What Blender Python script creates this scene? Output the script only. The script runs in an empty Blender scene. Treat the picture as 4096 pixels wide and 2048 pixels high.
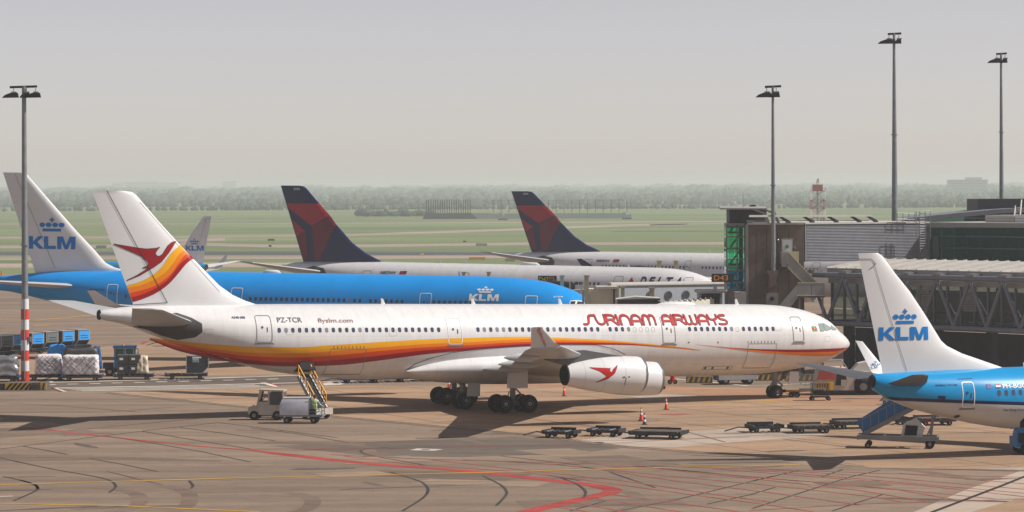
import bpy, bmesh, math, random
import numpy as np
from math import radians, sin, cos, pi, sqrt, atan2, hypot
from mathutils import Vector, Matrix
from mathutils.geometry import delaunay_2d_cdt

# ------------------------------------------------------------------ camera, sky, sun
sc = bpy.context.scene
CAM_H, FPX, HOR, ROLL = 16.808, 13192.0, 755.456, radians(.226)
cam_d = bpy.data.cameras.new('camera')
cam_d.sensor_width = 36.0
cam_d.lens = 36.0 * FPX / 4096.0
cam_d.shift_y = -(1024.0 - HOR) / 4096.0
cam_d.clip_start, cam_d.clip_end = 1.0, 40000.0
cam = bpy.data.objects.new('camera', cam_d)
sc.collection.objects.link(cam)
cam.location = (0, 0, CAM_H)
cam.rotation_euler = (Matrix.Rotation(radians(90), 3, 'X') @ Matrix.Rotation(-ROLL, 3, 'Z')).to_euler()
sc.camera = cam

SUN_AZ, SUN_EL = radians(-4.0), radians(44.0)       # azimuth from +X towards +Y
sdir = Vector((cos(SUN_EL) * cos(SUN_AZ), cos(SUN_EL) * sin(SUN_AZ), sin(SUN_EL)))
world = bpy.data.worlds.new('World')
sc.world = world
world.use_nodes = True
wn, wl = world.node_tree.nodes, world.node_tree.links
wn.clear()
sky = wn.new('ShaderNodeTexSky')
sky.sky_type = 'NISHITA'
sky.sun_disc = False
sky.sun_elevation = SUN_EL
sky.sun_rotation = radians(90) - SUN_AZ
sky.air_density, sky.dust_density, sky.ozone_density = .5, .4, 1.0
hs = wn.new('ShaderNodeHueSaturation')
hs.inputs['Saturation'].default_value = .6
bg = wn.new('ShaderNodeBackground')
bg.inputs['Strength'].default_value = .096
wo = wn.new('ShaderNodeOutputWorld')
wl.new(sky.outputs[0], hs.inputs['Color'])
tn_ = wn.new('ShaderNodeMix')
tn_.data_type, tn_.blend_type = 'RGBA', 'MULTIPLY'
tn_.inputs[0].default_value = 1.0
tn_.inputs[7].default_value = (1.2, 1.01, .91, 1)
wl.new(hs.outputs[0], tn_.inputs[6])
wl.new(tn_.outputs[2], bg.inputs[0])
wl.new(bg.outputs[0], wo.inputs[0])
sun_d = bpy.data.lights.new('sun', 'SUN')
sun_d.energy, sun_d.angle, sun_d.color = 5.0, radians(.53), (1.0, .95, .88)
sun = bpy.data.objects.new('sun', sun_d)
sc.collection.objects.link(sun)
sun.rotation_euler = sdir.to_track_quat('Z', 'Y').to_euler()
sc.view_settings.view_transform = 'Standard'
sc.view_settings.look = 'None'
sc.view_settings.exposure = 0.18
sc.view_settings.gamma = 1.0
sc.view_settings.use_curve_mapping = False
sc.cycles.max_bounces = 6
sc.cycles.diffuse_bounces = 3
sc.cycles.glossy_bounces = 3
sc.cycles.transmission_bounces = 4
sc.cycles.volume_bounces = 1
sc.cycles.use_denoising = True
sc.cycles.caustics_reflective = False
sc.cycles.caustics_refractive = False

# ------------------------------------------------------------------ helpers
rnd = random.Random(7)
COL = sc.collection

def unroll(u, v):
    du, dv = u - 2048, v - HOR
    return du * cos(ROLL) - dv * sin(ROLL), dv * cos(ROLL) + du * sin(ROLL)

def at(u, v, Y):                       # world point seen at a photo pixel, Y metres away
    a, b = unroll(u, v)
    return Vector((a * Y / FPX, Y, CAM_H - b * Y / FPX))

def G(u, v, z=0.0):                    # the same on the ground
    a, b = unroll(u, v)
    Y = FPX * (CAM_H - z) / b
    return Vector((a * Y / FPX, Y, z))

def lin(c):
    return tuple((x / 12.92 if x <= .04045 else ((x + .055) / 1.055) ** 2.4) for x in (c[0] / 255, c[1] / 255, c[2] / 255)) + (1,)

MATS = {}
def mat(name, rgb, rough=.6, metal=0.0, var=.12, scale=1.5, coat=0.0, linear=False, spec=.5):
    """plain painted / bare surface with a little procedural unevenness"""
    if name in MATS:
        return MATS[name]
    m = bpy.data.materials.new(name)
    m.use_nodes = True
    nt = m.node_tree
    p = nt.nodes['Principled BSDF']
    c = tuple(rgb) + (1,) if linear else lin(rgb)
    p.inputs['Roughness'].default_value = rough
    p.inputs['Metallic'].default_value = metal
    p.inputs['Coat Weight'].default_value = coat
    p.inputs['Specular IOR Level'].default_value = spec
    if var > 0:
        tc = nt.nodes.new('ShaderNodeTexCoord')
        no = nt.nodes.new('ShaderNodeTexNoise')
        no.inputs['Scale'].default_value = scale
        no.inputs['Detail'].default_value = 5
        mr = nt.nodes.new('ShaderNodeMapRange')
        mr.inputs[1].default_value, mr.inputs[2].default_value = .3, .7
        mr.inputs[3].default_value, mr.inputs[4].default_value = 1 - var, 1 + var * .4
        mx = nt.nodes.new('ShaderNodeMix')
        mx.data_type, mx.blend_type = 'RGBA', 'MULTIPLY'
        mx.inputs[0].default_value = 1
        mx.inputs[6].default_value = c
        nt.links.new(tc.outputs['Object'], no.inputs['Vector'])
        nt.links.new(no.outputs[0], mr.inputs[0])
        nt.links.new(mr.outputs[0], mx.inputs[7])
        nt.links.new(mx.outputs[2], p.inputs['Base Color'])
    else:
        p.inputs['Base Color'].default_value = c
    MATS[name] = m
    return m

def tag(o, label=None, cat=None, group=None, kind=None):
    if label: o['label'] = label
    if cat: o['category'] = cat
    if group: o['group'] = group
    if kind: o['kind'] = kind
    return o

def thing(name, label, cat, loc=(0, 0, 0), rot=(0, 0, 0), group=None):
    o = bpy.data.objects.new(name, None)
    COL.objects.link(o)
    o.location = loc
    o.rotation_euler = rot
    o.empty_display_size = .3
    return tag(o, label, cat, group)

def link(name, me, m=None, parent=None, loc=None, rot=None):
    o = bpy.data.objects.new(name, me)
    COL.objects.link(o)
    if m is not None and not me.materials:
        me.materials.append(m)
    if parent is not None: o.parent = parent
    if loc is not None: o.location = loc
    if rot is not None: o.rotation_euler = rot
    return o

def dup(root, loc, rot, label=None, group=None):
    r = root.copy(); COL.objects.link(r)
    r.location = loc; r.rotation_euler = rot
    if label: r['label'] = label
    if group: r['group'] = group
    for ch in list(root.children):
        c = ch.copy(); COL.objects.link(c); c.parent = r
        for g in list(ch.children):
            d = g.copy(); COL.objects.link(d); d.parent = c
    return r

class MB:
    def __init__(s):
        s.v, s.f = [], []
    def add(s, vs, fs):
        n = len(s.v)
        s.v += [tuple(q) for q in vs]
        s.f += [tuple(i + n for i in q) for q in fs]
        return s
    def box(s, x0, x1, y0, y1, z0, z1):
        vs = [(x0, y0, z0), (x1, y0, z0), (x1, y1, z0), (x0, y1, z0), (x0, y0, z1), (x1, y0, z1), (x1, y1, z1), (x0, y1, z1)]
        return s.add(vs, [(0, 3, 2, 1), (4, 5, 6, 7), (0, 1, 5, 4), (1, 2, 6, 5), (2, 3, 7, 6), (3, 0, 4, 7)])
    def bar(s, a, b, w, h=None):
        """square bar from a to b"""
        h = h or w
        a, b = Vector(a), Vector(b)
        d = (b - a).normalized()
        up = Vector((0, 0, 1)) if abs(d.z) < .95 else Vector((1, 0, 0))
        x = d.cross(up).normalized() * (w / 2)
        y = x.cross(d).normalized() * (h / 2)
        vs = [a - x - y, a + x - y, a + x + y, a - x + y, b - x - y, b + x - y, b + x + y, b - x + y]
        return s.add(vs, [(0, 3, 2, 1), (4, 5, 6, 7), (0, 1, 5, 4), (1, 2, 6, 5), (2, 3, 7, 6), (3, 0, 4, 7)])
    def tube(s, a, b, r0, r1=None, n=12, cap=True):
        r1 = r0 if r1 is None else r1
        a, b = Vector(a), Vector(b)
        d = (b - a).normalized()
        up = Vector((0, 0, 1)) if abs(d.z) < .95 else Vector((1, 0, 0))
        x = d.cross(up).normalized()
        y = x.cross(d).normalized()
        vs = []
        for p, r in ((a, r0), (b, r1)):
            for i in range(n):
                t = 2 * pi * i / n
                vs.append(p + x * (r * cos(t)) + y * (r * sin(t)))
        fs = [(i, (i + 1) % n, n + (i + 1) % n, n + i) for i in range(n)]
        if cap:
            fs += [tuple(range(n - 1, -1, -1)), tuple(range(n, 2 * n))]
        return s.add(vs, fs)
    def path(s, pts, r, n=8):
        for p, q in zip(pts[:-1], pts[1:]):
            s.tube(p, q, r, r, n)
        return s
    def lathe(s, prof, o, ax, n=32, close=False):
        """prof: list of (distance along axis, radius)"""
        o, ax = Vector(o), Vector(ax).normalized()
        up = Vector((0, 0, 1)) if abs(ax.z) < .95 else Vector((1, 0, 0))
        x = ax.cross(up).normalized()
        y = x.cross(ax).normalized()
        vs = []
        for d, r in prof:
            for i in range(n):
                t = 2 * pi * i / n
                vs.append(o + ax * d + x * (r * cos(t)) + y * (r * sin(t)))
        fs = []
        for k in range(len(prof) - 1):
            for i in range(n):
                j = (i + 1) % n
                fs.append((k * n + i, k * n + j, (k + 1) * n + j, (k + 1) * n + i))
        if close:
            fs += [tuple(range(n - 1, -1, -1)), tuple(range((len(prof) - 1) * n, len(prof) * n))]
        return s.add(vs, fs)
    def prism(s, poly, y0, y1, plane='xz'):
        """outline in a plane, pushed along the third axis"""
        n = len(poly)
        f = {'xz': lambda p, t: (p[0], t, p[1]), 'xy': lambda p, t: (p[0], p[1], t), 'yz': lambda p, t: (t, p[0], p[1])}[plane]
        vs = [f(p, y0) for p in poly] + [f(p, y1) for p in poly]
        fs = [tuple(range(n)), tuple(range(2 * n - 1, n - 1, -1))] + [(i, n + i, n + (i + 1) % n, (i + 1) % n) for i in range(n)]
        return s.add(vs, fs)
    def mesh(s, name, smooth=None):
        me = bpy.data.meshes.new(name)
        me.from_pydata(s.v, [], s.f)
        bm = bmesh.new(); bm.from_mesh(me)
        bmesh.ops.recalc_face_normals(bm, faces=bm.faces)
        bm.to_mesh(me); bm.free()
        if smooth:
            me.polygons.foreach_set('use_smooth', [True] * len(me.polygons))
            me.set_sharp_from_angle(angle=radians(smooth))
        me.update()
        return me
    def build(s, name, m, parent=None, smooth=None, loc=None, rot=None):
        return link(name, s.mesh(name, smooth), m, parent, loc, rot)

def text_bm(txt, shear=0.0, offset=0.0, res=3):
    """flat mesh of a word, lower left corner at 0,0, returned with its size"""
    cu = bpy.data.curves.new('t', 'FONT')
    cu.body, cu.shear, cu.offset, cu.resolution_u = txt, shear, offset, res
    o = bpy.data.objects.new('t', cu)
    COL.objects.link(o)
    dg = bpy.context.evaluated_depsgraph_get()
    dg.update()
    me = bpy.data.meshes.new_from_object(o.evaluated_get(dg))
    bm = bmesh.new(); bm.from_mesh(me)
    bpy.data.meshes.remove(me)
    bpy.data.objects.remove(o)
    bpy.data.curves.remove(cu)
    xs = [v.co.x for v in bm.verts]; ys = [v.co.y for v in bm.verts]
    x0, y0 = min(xs), min(ys)
    for v in bm.verts:
        v.co.x -= x0; v.co.y -= y0
    return bm, max(xs) - x0, max(ys) - y0

def polys_bm(polys):
    bm = bmesh.new()
    for p in polys:
        if len(p) > 9:                 # concave outlines: constrained triangulation
            vs, _, fs, _, _, _ = delaunay_2d_cdt([Vector(q) for q in p], [], [list(range(len(p)))], 1, 1e-5)
            bv = [bm.verts.new((q.x, q.y, 0)) for q in vs]
            for f in fs:
                try: bm.faces.new([bv[i] for i in f])
                except ValueError: pass
            continue
        try:
            bm.faces.new([bm.verts.new((a, b, 0)) for a, b in p])
        except ValueError:
            pass
    return bm

def decal(name, bm, fn, m, parent, grid=.3):
    """cut a flat outline into a grid and lay it on a surface with fn(a, b) -> xyz"""
    bmesh.ops.triangulate(bm, faces=bm.faces)
    if grid and bm.verts:
        for k in (0, 1):
            lo = min(v.co[k] for v in bm.verts); hi = max(v.co[k] for v in bm.verts)
            t = math.floor(lo / grid) * grid + grid
            while t < hi - 1e-6:
                co = [0, 0, 0]; co[k] = t
                no = [0, 0, 0]; no[k] = 1
                bmesh.ops.bisect_plane(bm, geom=bm.verts[:] + bm.edges[:] + bm.faces[:], dist=1e-6, plane_co=co, plane_no=no)
                t += grid
    for v in bm.verts:
        v.co = fn(v.co.x, v.co.y)
    bmesh.ops.recalc_face_normals(bm, faces=bm.faces)
    me = bpy.data.meshes.new(name)
    bm.to_mesh(me); bm.free()
    me.polygons.foreach_set('use_smooth', [True] * len(me.polygons))
    return link(name, me, m, parent)

def text_decal(name, txt, fn, m, parent, l0, z0, width, height, shear=0, offset=0.0, grid=.3, right=True):
    """a word laid on an aircraft's side; l runs aft, so it starts at l0 and runs forward"""
    bm, w, h = text_bm(txt, shear, offset)
    sg = -1 if right else 1
    for v in bm.verts:
        v.co = (l0 + sg * v.co.x / w * width, z0 + v.co.y / h * height, 0)
    return decal(name, bm, fn, m, parent, grid)

def circle(cx, cz, rx, rz=None, n=18):
    rz = rz or rx
    return [(cx + rx * cos(2 * pi * i / n), cz + rz * sin(2 * pi * i / n)) for i in range(n)]

def rrect(cx, cz, w, h, r, n=4):
    pts = []
    for qx, qz, a0 in ((1, 1, 0), (-1, 1, 90), (-1, -1, 180), (1, -1, 270)):
        for i in range(n + 1):
            a = radians(a0 + 90 * i / n)
            pts.append((cx + qx * (w / 2 - r) + r * cos(a), cz + qz * (h / 2 - r) + r * sin(a)))
    return pts

def ring_bm(outer, inner):
    bm = bmesh.new()
    a = [bm.verts.new((p[0], p[1], 0)) for p in outer]
    b = [bm.verts.new((p[0], p[1], 0)) for p in inner]
    n = len(a)
    for i in range(n):
        bm.faces.new((a[i], a[(i + 1) % n], b[(i + 1) % n], b[i]))
    return bm

def ribbon_polys(pts, w, cap=True):
    """a pen stroke of width w through pts as separate convex polygons"""
    out = []
    for (x0, y0), (x1, y1) in zip(pts[:-1], pts[1:]):
        d = hypot(x1 - x0, y1 - y0) or 1e-6
        nx, ny = -(y1 - y0) / d * w / 2, (x1 - x0) / d * w / 2
        out.append([(x0 + nx, y0 + ny), (x0 - nx, y0 - ny), (x1 - nx, y1 - ny), (x1 + nx, y1 + ny)])
    for i, p in enumerate(pts):
        if cap or 0 < i < len(pts) - 1:
            out.append(circle(p[0], p[1], w / 2, n=10))
    return out

def pchip(xs, ys):
    xs, ys = np.array(xs, float), np.array(ys, float)
    h = np.diff(xs); d = np.diff(ys) / h
    m = np.zeros(len(xs)); m[0], m[-1] = d[0], d[-1]
    for i in range(1, len(xs) - 1):
        if d[i - 1] * d[i] > 0:
            w1, w2 = 2 * h[i] + h[i - 1], h[i] + 2 * h[i - 1]
            m[i] = (w1 + w2) / (w1 / d[i - 1] + w2 / d[i])
    def f(x):
        i = min(max(int(np.searchsorted(xs, x)) - 1, 0), len(h) - 1)
        t = min(max((x - xs[i]) / h[i], 0), 1)
        return float((2 * t**3 - 3 * t * t + 1) * ys[i] + (t**3 - 2 * t * t + t) * h[i] * m[i] + (-2 * t**3 + 3 * t * t) * ys[i + 1] + (t**3 - t * t) * h[i] * m[i + 1])
    return f

# ------------------------------------------------------------------ shared paints
M_WHITE = mat('white_paint', (212, 212, 213), .34, var=.05, scale=.6, coat=.15, spec=.4)
M_GREYW = mat('grey_white_paint', (205, 205, 203), .4, var=.07, scale=.7)
M_TYRE = mat('tyre_rubber', (20, 20, 21), .9, var=.2, spec=.15)
M_RIM = mat('wheel_rim', (120, 120, 120), .45, .3)
M_STEEL = mat('steel', (140, 142, 146), .4, .7)
M_GALV = mat('galvanised_steel', (128, 132, 136), .5, .35, var=.2)
M_DARK = mat('dark_paint', (26, 27, 32), .65, var=.25, spec=.25)
M_BLACK = mat('unlit_inside_black', (10, 11, 13), .8, var=0)  # flat black standing in for the unlit inside of openings
M_SEAM = mat('panel_seam', (120, 118, 118), .6, var=0)
M_GLASS = mat('dark_glass', (36, 44, 56), .12, var=0, spec=.8)
M_PANE = mat('cabin_glass', (62, 70, 92), .18, var=.1, spec=.7)

# ================================================================== the ground
def ground_mat(name, a, b, big=.02, mid=.22, rough=.9, streak=(1, .12), dark=.75, spec=.25, grain=.12):
    m = bpy.data.materials.new(name); m.use_nodes = True
    nt = m.node_tree; N, L = nt.nodes, nt.links
    p = N['Principled BSDF']
    p.inputs['Roughness'].default_value = rough
    p.inputs['Specular IOR Level'].default_value = spec
    tc = N.new('ShaderNodeTexCoord')
    def noise(scale, detail, vec, rg=.55):
        n = N.new('ShaderNodeTexNoise')
        n.inputs['Scale'].default_value, n.inputs['Detail'].default_value, n.inputs['Roughness'].default_value = scale, detail, rg
        L.new(vec, n.inputs['Vector'])
        return n.outputs[0]
    def rng(src, a0, a1, b0, b1):
        r = N.new('ShaderNodeMapRange')
        for i, q in enumerate((a0, a1, b0, b1)): r.inputs[i + 1].default_value = q
        L.new(src, r.inputs[0])
        return r.outputs[0]
    def mixc(t, fac, c1, c2):
        x = N.new('ShaderNodeMix'); x.data_type, x.blend_type = 'RGBA', t
        for i, q in ((0, fac), (6, c1), (7, c2)):
            if hasattr(q, 'is_output'): L.new(q, x.inputs[i])
            else: x.inputs[i].default_value = q
        return x.outputs[2]
    obj = tc.outputs['Object']
    mp = N.new('ShaderNodeMapping'); mp.inputs['Scale'].default_value = (streak[1], streak[0], 1); mp.inputs['Rotation'].default_value = (0, 0, radians(-24))
    L.new(obj, mp.inputs[0])
    c = mixc('MIX', rng(noise(big, 4, obj), .35, .65, 0, 1), lin(a), lin(b))
    st = rng(noise(mid, 6, mp.outputs[0], .65), .38, .62, dark, 1.1)
    c = mixc('MULTIPLY', 1.0, c, st)
    sp = rng(noise(.6, 5, obj, .7), .3, .5, .82, 1.03)
    c = mixc('MULTIPLY', 1.0, c, sp)
    ol = rng(noise(.33, 3, obj, .6), .66, .74, 1.0, .72)
    c = mixc('MULTIPLY', 1.0, c, ol)
    fine = rng(noise(9, 2, obj), .3, .7, 1 - grain, 1 + grain)
    c = mixc('MULTIPLY', 1.0, c, fine)
    L.new(c, p.inputs['Base Color'])
    bp = N.new('ShaderNodeBump'); bp.inputs['Strength'].default_value = .25; bp.inputs['Distance'].default_value = .02
    L.new(noise(14, 3, obj), bp.inputs['Height']); L.new(bp.outputs[0], p.inputs['Normal'])
    return m

M_ASPH = ground_mat('worn_asphalt', (136, 117, 100), (122, 106, 92), dark=.74)
M_ASPH_D = ground_mat('dark_asphalt', (106, 93, 83), (95, 86, 78), big=.05)
M_CONC = ground_mat('tan_concrete', (162, 133, 107), (146, 121, 99), dark=.8)
M_CONC_R = ground_mat('reddish_concrete', (163, 125, 97), (148, 114, 91), dark=.82)
M_CONC_L = ground_mat('pale_concrete', (173, 158, 142), (160, 144, 131), dark=.86)
M_TAXI = ground_mat('taxiway_concrete', (158, 142, 127), (143, 130, 118), big=.004, mid=.02)
M_TAXI_D = ground_mat('runway_asphalt', (84, 84, 90), (72, 74, 82), big=.004, mid=.02)
M_GRASS = ground_mat('mown_grass', (94, 110, 68), (112, 124, 80), big=.006, mid=.012, dark=.8, streak=(1, .25), grain=.25)
M_RED = ground_mat('red_marking_paint', (172, 66, 62), (152, 62, 58), big=.3, mid=.9, dark=.72, streak=(1, .2), grain=.2)
M_REDTHIN = ground_mat('faded_red_paint', (164, 84, 74), (150, 90, 78), big=.3, mid=.9, dark=.7, grain=.2)
M_YEL = ground_mat('yellow_marking_paint', (206, 158, 50), (188, 146, 56), big=.3, mid=.8, dark=.7)
M_WMARK = ground_mat('white_marking_paint', (222, 214, 202), (196, 186, 172), big=.3, mid=.8, dark=.62)
M_CRACK = ground_mat('tar_sealed_joint', (56, 52, 52), (72, 66, 64), big=.3, mid=.8)
M_JOINT = ground_mat('faint_joint', (98, 88, 82), (110, 98, 90), big=.3, mid=.8)
M_STAIN = ground_mat('tyre_rub_stain', (112, 95, 82), (118, 101, 88), big=.1, mid=.4)

def sheet(name, pts, z, m, kind='structure'):
    me = bpy.data.meshes.new(name)
    bm = bmesh.new()
    bm.faces.new([bm.verts.new((p[0], p[1], 0)) for p in pts])
    bmesh.ops.triangulate(bm, faces=bm.faces)
    bmesh.ops.recalc_face_normals(bm, faces=bm.faces)
    for f in bm.faces:
        if f.normal.z < 0: f.normal_flip()
    bm.to_mesh(me); bm.free()
    o = link(name, me, m, loc=(0, 0, z))
    return tag(o, kind=kind)

def gpoly(name, px, z, m):
    return sheet(name, [G(u, v) for u, v in px], z, m)

def smooth_px(px, n=8):
    """Catmull-Rom through pixel points"""
    if len(px) < 3: return px
    P = [px[0]] + list(px) + [px[-1]]
    out = []
    for i in range(1, len(P) - 2):
        for k in range(n):
            t = k / n
            q = []
            for c in (0, 1):
                a, b, d, e = P[i - 1][c], P[i][c], P[i + 1][c], P[i + 2][c]
                q.append(.5 * (2 * b + (d - a) * t + (2 * a - 5 * b + 4 * d - e) * t * t + (3 * b - a - 3 * d + e) * t**3))
            out.append(tuple(q))
    return out + [px[-1]]

def gline(name, px, width, z, m, curve=False):
    """a painted or sealed line of real width (m) along ground points"""
    if curve: px = smooth_px(px)
    g = [G(u, v) for u, v in px]
    w = width if isinstance(width, (list, tuple)) else [width] * len(g)
    L_, R_ = [], []
    for i, p in enumerate(g):
        d = (g[min(i + 1, len(g) - 1)] - g[max(i - 1, 0)]).normalized()
        n = Vector((-d.y, d.x, 0))
        ww = w[min(i, len(w) - 1)] / 2
        L_.append(p + n * ww); R_.append(p - n * ww)
    me = bpy.data.meshes.new(name)
    n = len(g)
    me.from_pydata([(q.x, q.y, 0) for q in L_ + R_], [], [(i, n + i, n + i + 1, i + 1) for i in range(n - 1)])
    bm = bmesh.new(); bm.from_mesh(me)
    bmesh.ops.recalc_face_normals(bm, faces=bm.faces)
    for f in bm.faces:
        if f.normal.z < 0: f.normal_flip()
    bm.to_mesh(me); bm.free()
    return tag(link(name, me, m, loc=(0, 0, z)), kind='structure')

sheet('grass_ground', [(-3000, -300), (3000, -300), (3000, 12000), (-3000, 12000)], 0, M_GRASS)
sheet('asphalt_apron', [(-220, -200), (260, -200), (260, 655), (20, 655), (-30, 640), (-220, 700)], .02, M_ASPH)
# far taxiways and roads between the grass
def band(name, px, th, z, m):
    up = [G(u, v - th / 2) for u, v in px]; lo = [G(u, v + th / 2) for u, v in px]
    return sheet(name, up + lo[::-1], z, m)
band('perimeter_road', [(-300, 897), (1500, 893), (2900, 886), (4400, 880)], 4, .03, M_TAXI)
band('taxiway', [(-300, 952), (700, 948), (1400, 941), (2100, 917), (2450, 903), (2750, 897)], 9, .03, M_TAXI)
band('taxiway', [(-300, 990), (450, 984), (640, 968), (900, 958)], 13, .034, M_TAXI)
band('taxiway', [(700, 975), (1100, 985), (1500, 984), (2100, 976), (3000, 974)], 12, .034, M_TAXI)
band('runway', [(-300, 1014), (900, 1012), (2150, 1016), (2600, 1016)], 13, .04, M_TAXI_D)
band('taxiway', [(-300, 1036), (300, 1032), (900, 1030), (1450, 1030), (2200, 1026)], 14, .038, M_TAXI)
band('taxiway', [(-300, 1066), (150, 1064), (800, 1060), (1300, 1062)], 20, .036, M_TAXI)
band('service_road', [(2450, 925), (3200, 925), (4300, 921)], 3, .03, M_TAXI_D)
band('service_road', [(2600, 900), (2900, 893)], 4, .03, M_TAXI)

# stands: poured concrete in several tones
gpoly('concrete_stand', [(444, 1571), (999, 1630), (1363, 1669), (2100, 1738), (2512, 1788), (3100, 1832), (3466, 1873), (4160, 1882), (4200, 1690), (4200, 1640), (3300, 1618), (2600, 1570), (2200, 1545), (1750, 1545), (1250, 1545), (900, 1556)], .024, M_CONC)
gpoly('concrete_stand', [(1750, 1545.5), (2200, 1545.5), (2600, 1570.5), (3300, 1618.5), (4200, 1640.5), (4200, 1578), (3300, 1560), (2740, 1548), (2600, 1540), (2200, 1532)], .028, M_CONC_R)
gpoly('concrete_stand', [(-100, 1432), (200, 1408), (560, 1376), (900, 1365), (2400, 1365), (2700, 1520), (2200, 1531), (1300, 1500), (1000, 1498), (200, 1520), (-100, 1525)], .024, M_CONC)
gpoly('concrete_patch', [(2302, 1764), (2510, 1734), (2760, 1727), (2985, 1711), (3150, 1700), (3330, 1748), (3100, 1757), (2897, 1774), (2690, 1791), (2520, 1788)], .028, M_CONC_L)
gpoly('concrete_patch', [(4200, 1884), (4080, 1886), (3860, 1962), (3630, 2060), (4200, 2060)], .024, M_CONC_L)
gpoly('concrete_patch', [(3960, 1876), (4200, 1868), (4200, 1883), (3900, 1879)], .028, M_CONC_L)
gpoly('concrete_patch', [(4200, 1985), (4060, 2000), (3850, 2060), (4200, 2060)], .028, M_CONC)
gpoly('asphalt_patch', [(1080, 1785), (1500, 1768), (2050, 1748), (2330, 1768), (2480, 1795), (2300, 1815), (2100, 1822), (1850, 1830), (1500, 1826)], .024, M_ASPH_D)
gpoly('asphalt_patch', [(-100, 1700), (-100, 1762), (150, 1742), (380, 1728), (120, 1718)], .024, M_STAIN)
gpoly('asphalt_patch', [(-100, 1818), (-100, 1832), (350, 1840), (700, 1846), (880, 1848), (890, 1843), (600, 1832), (280, 1822)], .024, M_STAIN)
gpoly('asphalt_patch', [(2440, 1580), (2620, 1572), (2800, 1585), (2600, 1597)], .032, M_CONC_L)
for a, b, c in ((560, 1990, 60), (1250, 2000, 70), (2550, 1990, 55), (760, 1985, 35), (1480, 1810, 40)):
    gline('tyre_rub', [(a - 3 * c, b - 40), (a - c, b - 25), (a, b), (a - .4 * c, b + 40), (a - 2 * c, b + 62)], .9, .026, M_STAIN, True)
# service roadway with white lines on the left
gpoly('roadway', [(-100, 1531), (190, 1527), (640, 1519), (1250, 1500), (1700, 1484), (1750, 1512), (1260, 1536), (640, 1556), (250, 1564), (-100, 1570)], .03, M_ASPH_D)
gline('painted_line', [(190, 1531), (600, 1521), (1000, 1509), (1300, 1499)], .75, .036, M_WMARK)
gline('painted_line', [(225, 1553), (640, 1546), (1000, 1537), (1250, 1531), (1420, 1525)], .75, .036, M_WMARK)
for k in range(11):
    u = 180 + k * 89; v = 1540.5 - k * 2.25
    gline('painted_dash', [(u, v), (u + 43, v - 1.1)], .65, .036, M_WMARK)
for k in range(5):
    gline('painted_line', [(245 + 20 * k, 1556 + 2.4 * k), (650, 1549.5 + 2.6 * k), (1020 + 18 * k, 1541 + 2.6 * k)], .4, .036, M_WMARK)
gline('painted_line', [(214, 1553), (258, 1568)], .5, .037, M_WMARK)
gline('painted_line', [(205, 1553), (246, 1569)], .3, .037, M_RED)
gline('painted_line', [(1050, 1532), (1110, 1549)], .5, .037, M_WMARK)
gline('painted_line', [(1078, 1534), (1122, 1548)], .3, .037, M_RED)
gline('painted_line', [(1130, 1536), (1205, 1533), (1290, 1532), (1380, 1526)], .25, .037, M_RED)
gpoly('painted_marking', [(1288, 1536), (1322, 1529), (1390, 1532), (1360, 1541), (1300, 1543)], .035, M_WMARK)
gline('painted_line', [(188, 1523), (213, 1531)], .4, .037, M_WMARK)
# red apron line on the left and its arrow head
gline('painted_line', [(0, 2100 - 400 - 2), (400, 1745), (800, 1787), (1000, 1802)], [.42, .46, .5, .5], .03, M_RED)
gline('painted_line', [(1000, 1802), (1250, 1832), (1500, 1858), (1800, 1880), (2000, 1899), (2160, 1918), (2330, 1937), (2410, 1949), (2448, 1960), (2440, 1972), (2390, 1984), (2300, 2005), (2180, 2032), (2080, 2056)], [.52, .6, .68, .8, .95, 1.1], .031, M_RED, True)
gpoly('painted_marking', [(2345, 1943), (2420, 1948), (2488, 1962), (2474, 1976), (2400, 1990), (2380, 1990), (2432, 1976), (2438, 1966)], .033, M_RED)
thin = [[(1000, 1799), (1700, 1792), (2100, 1784), (2450, 1775), (2660, 1762), (3000, 1750)], [(1380, 1826), (1650, 1860), (2100, 1890), (2400, 1930), (2800, 1985), (3050, 2018), (3250, 2048)],
        [(1320, 1820), (1700, 1838), (2100, 1882), (2500, 1925), (2900, 1985), (3100, 2012)], [(1490, 1827), (1690, 1838), (2014, 1847), (2300, 1865), (2700, 1925), (3100, 1975), (3440, 2022)],
        [(1850, 1840), (2200, 1857), (2700, 1908), (3100, 1945), (3500, 1990), (3600, 2008)], [(2010, 1846), (2450, 1857), (3000, 1915), (3450, 1965), (3720, 2010)],
        [(2390, 1860), (2560, 1868), (3000, 1908), (3600, 1962), (3850, 2006)], [(2550, 1866), (3060, 1915), (3500, 1950), (3980, 1998)], [(2850, 1876), (3300, 1912), (3700, 1945), (4130, 1992)],
        [(3000, 1880), (3500, 1922), (4130, 1978)], [(2700, 1871), (3080, 1878), (3500, 1895), (4130, 1912)], [(3080, 1880), (3500, 1908), (4130, 1962)], [(3600, 1895), (4130, 1940)],
        [(2230, 2030), (2420, 2060)], [(2300, 2012), (2560, 2060)], [(2380, 1995), (2760, 2055)], [(2450, 1980), (2900, 2040), (2990, 2056)], [(3000, 2044), (3440, 2018), (3900, 2005), (4130, 1996)],
        [(0, 1421), (200, 1402), (370, 1382), (480, 1373), (640, 1362)]]
for t in thin:
    gline('painted_line', t, .2, .034, M_REDTHIN)
gpoly('painted_marking', [(556, 1377), (572, 1369), (592, 1368), (576, 1378)], .036, M_RED)
gpoly('painted_marking', [(2640, 1659), (2715, 1655), (2770, 1658), (2700, 1663)], .034, M_REDTHIN)
gline('painted_line', [(2700, 1517), (2990, 1545), (3100, 1541), (3300, 1532)], .5, .036, M_WMARK)
gline('painted_line', [(1940, 1571), (2050, 1566)], .35, .036, M_RED)
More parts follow.
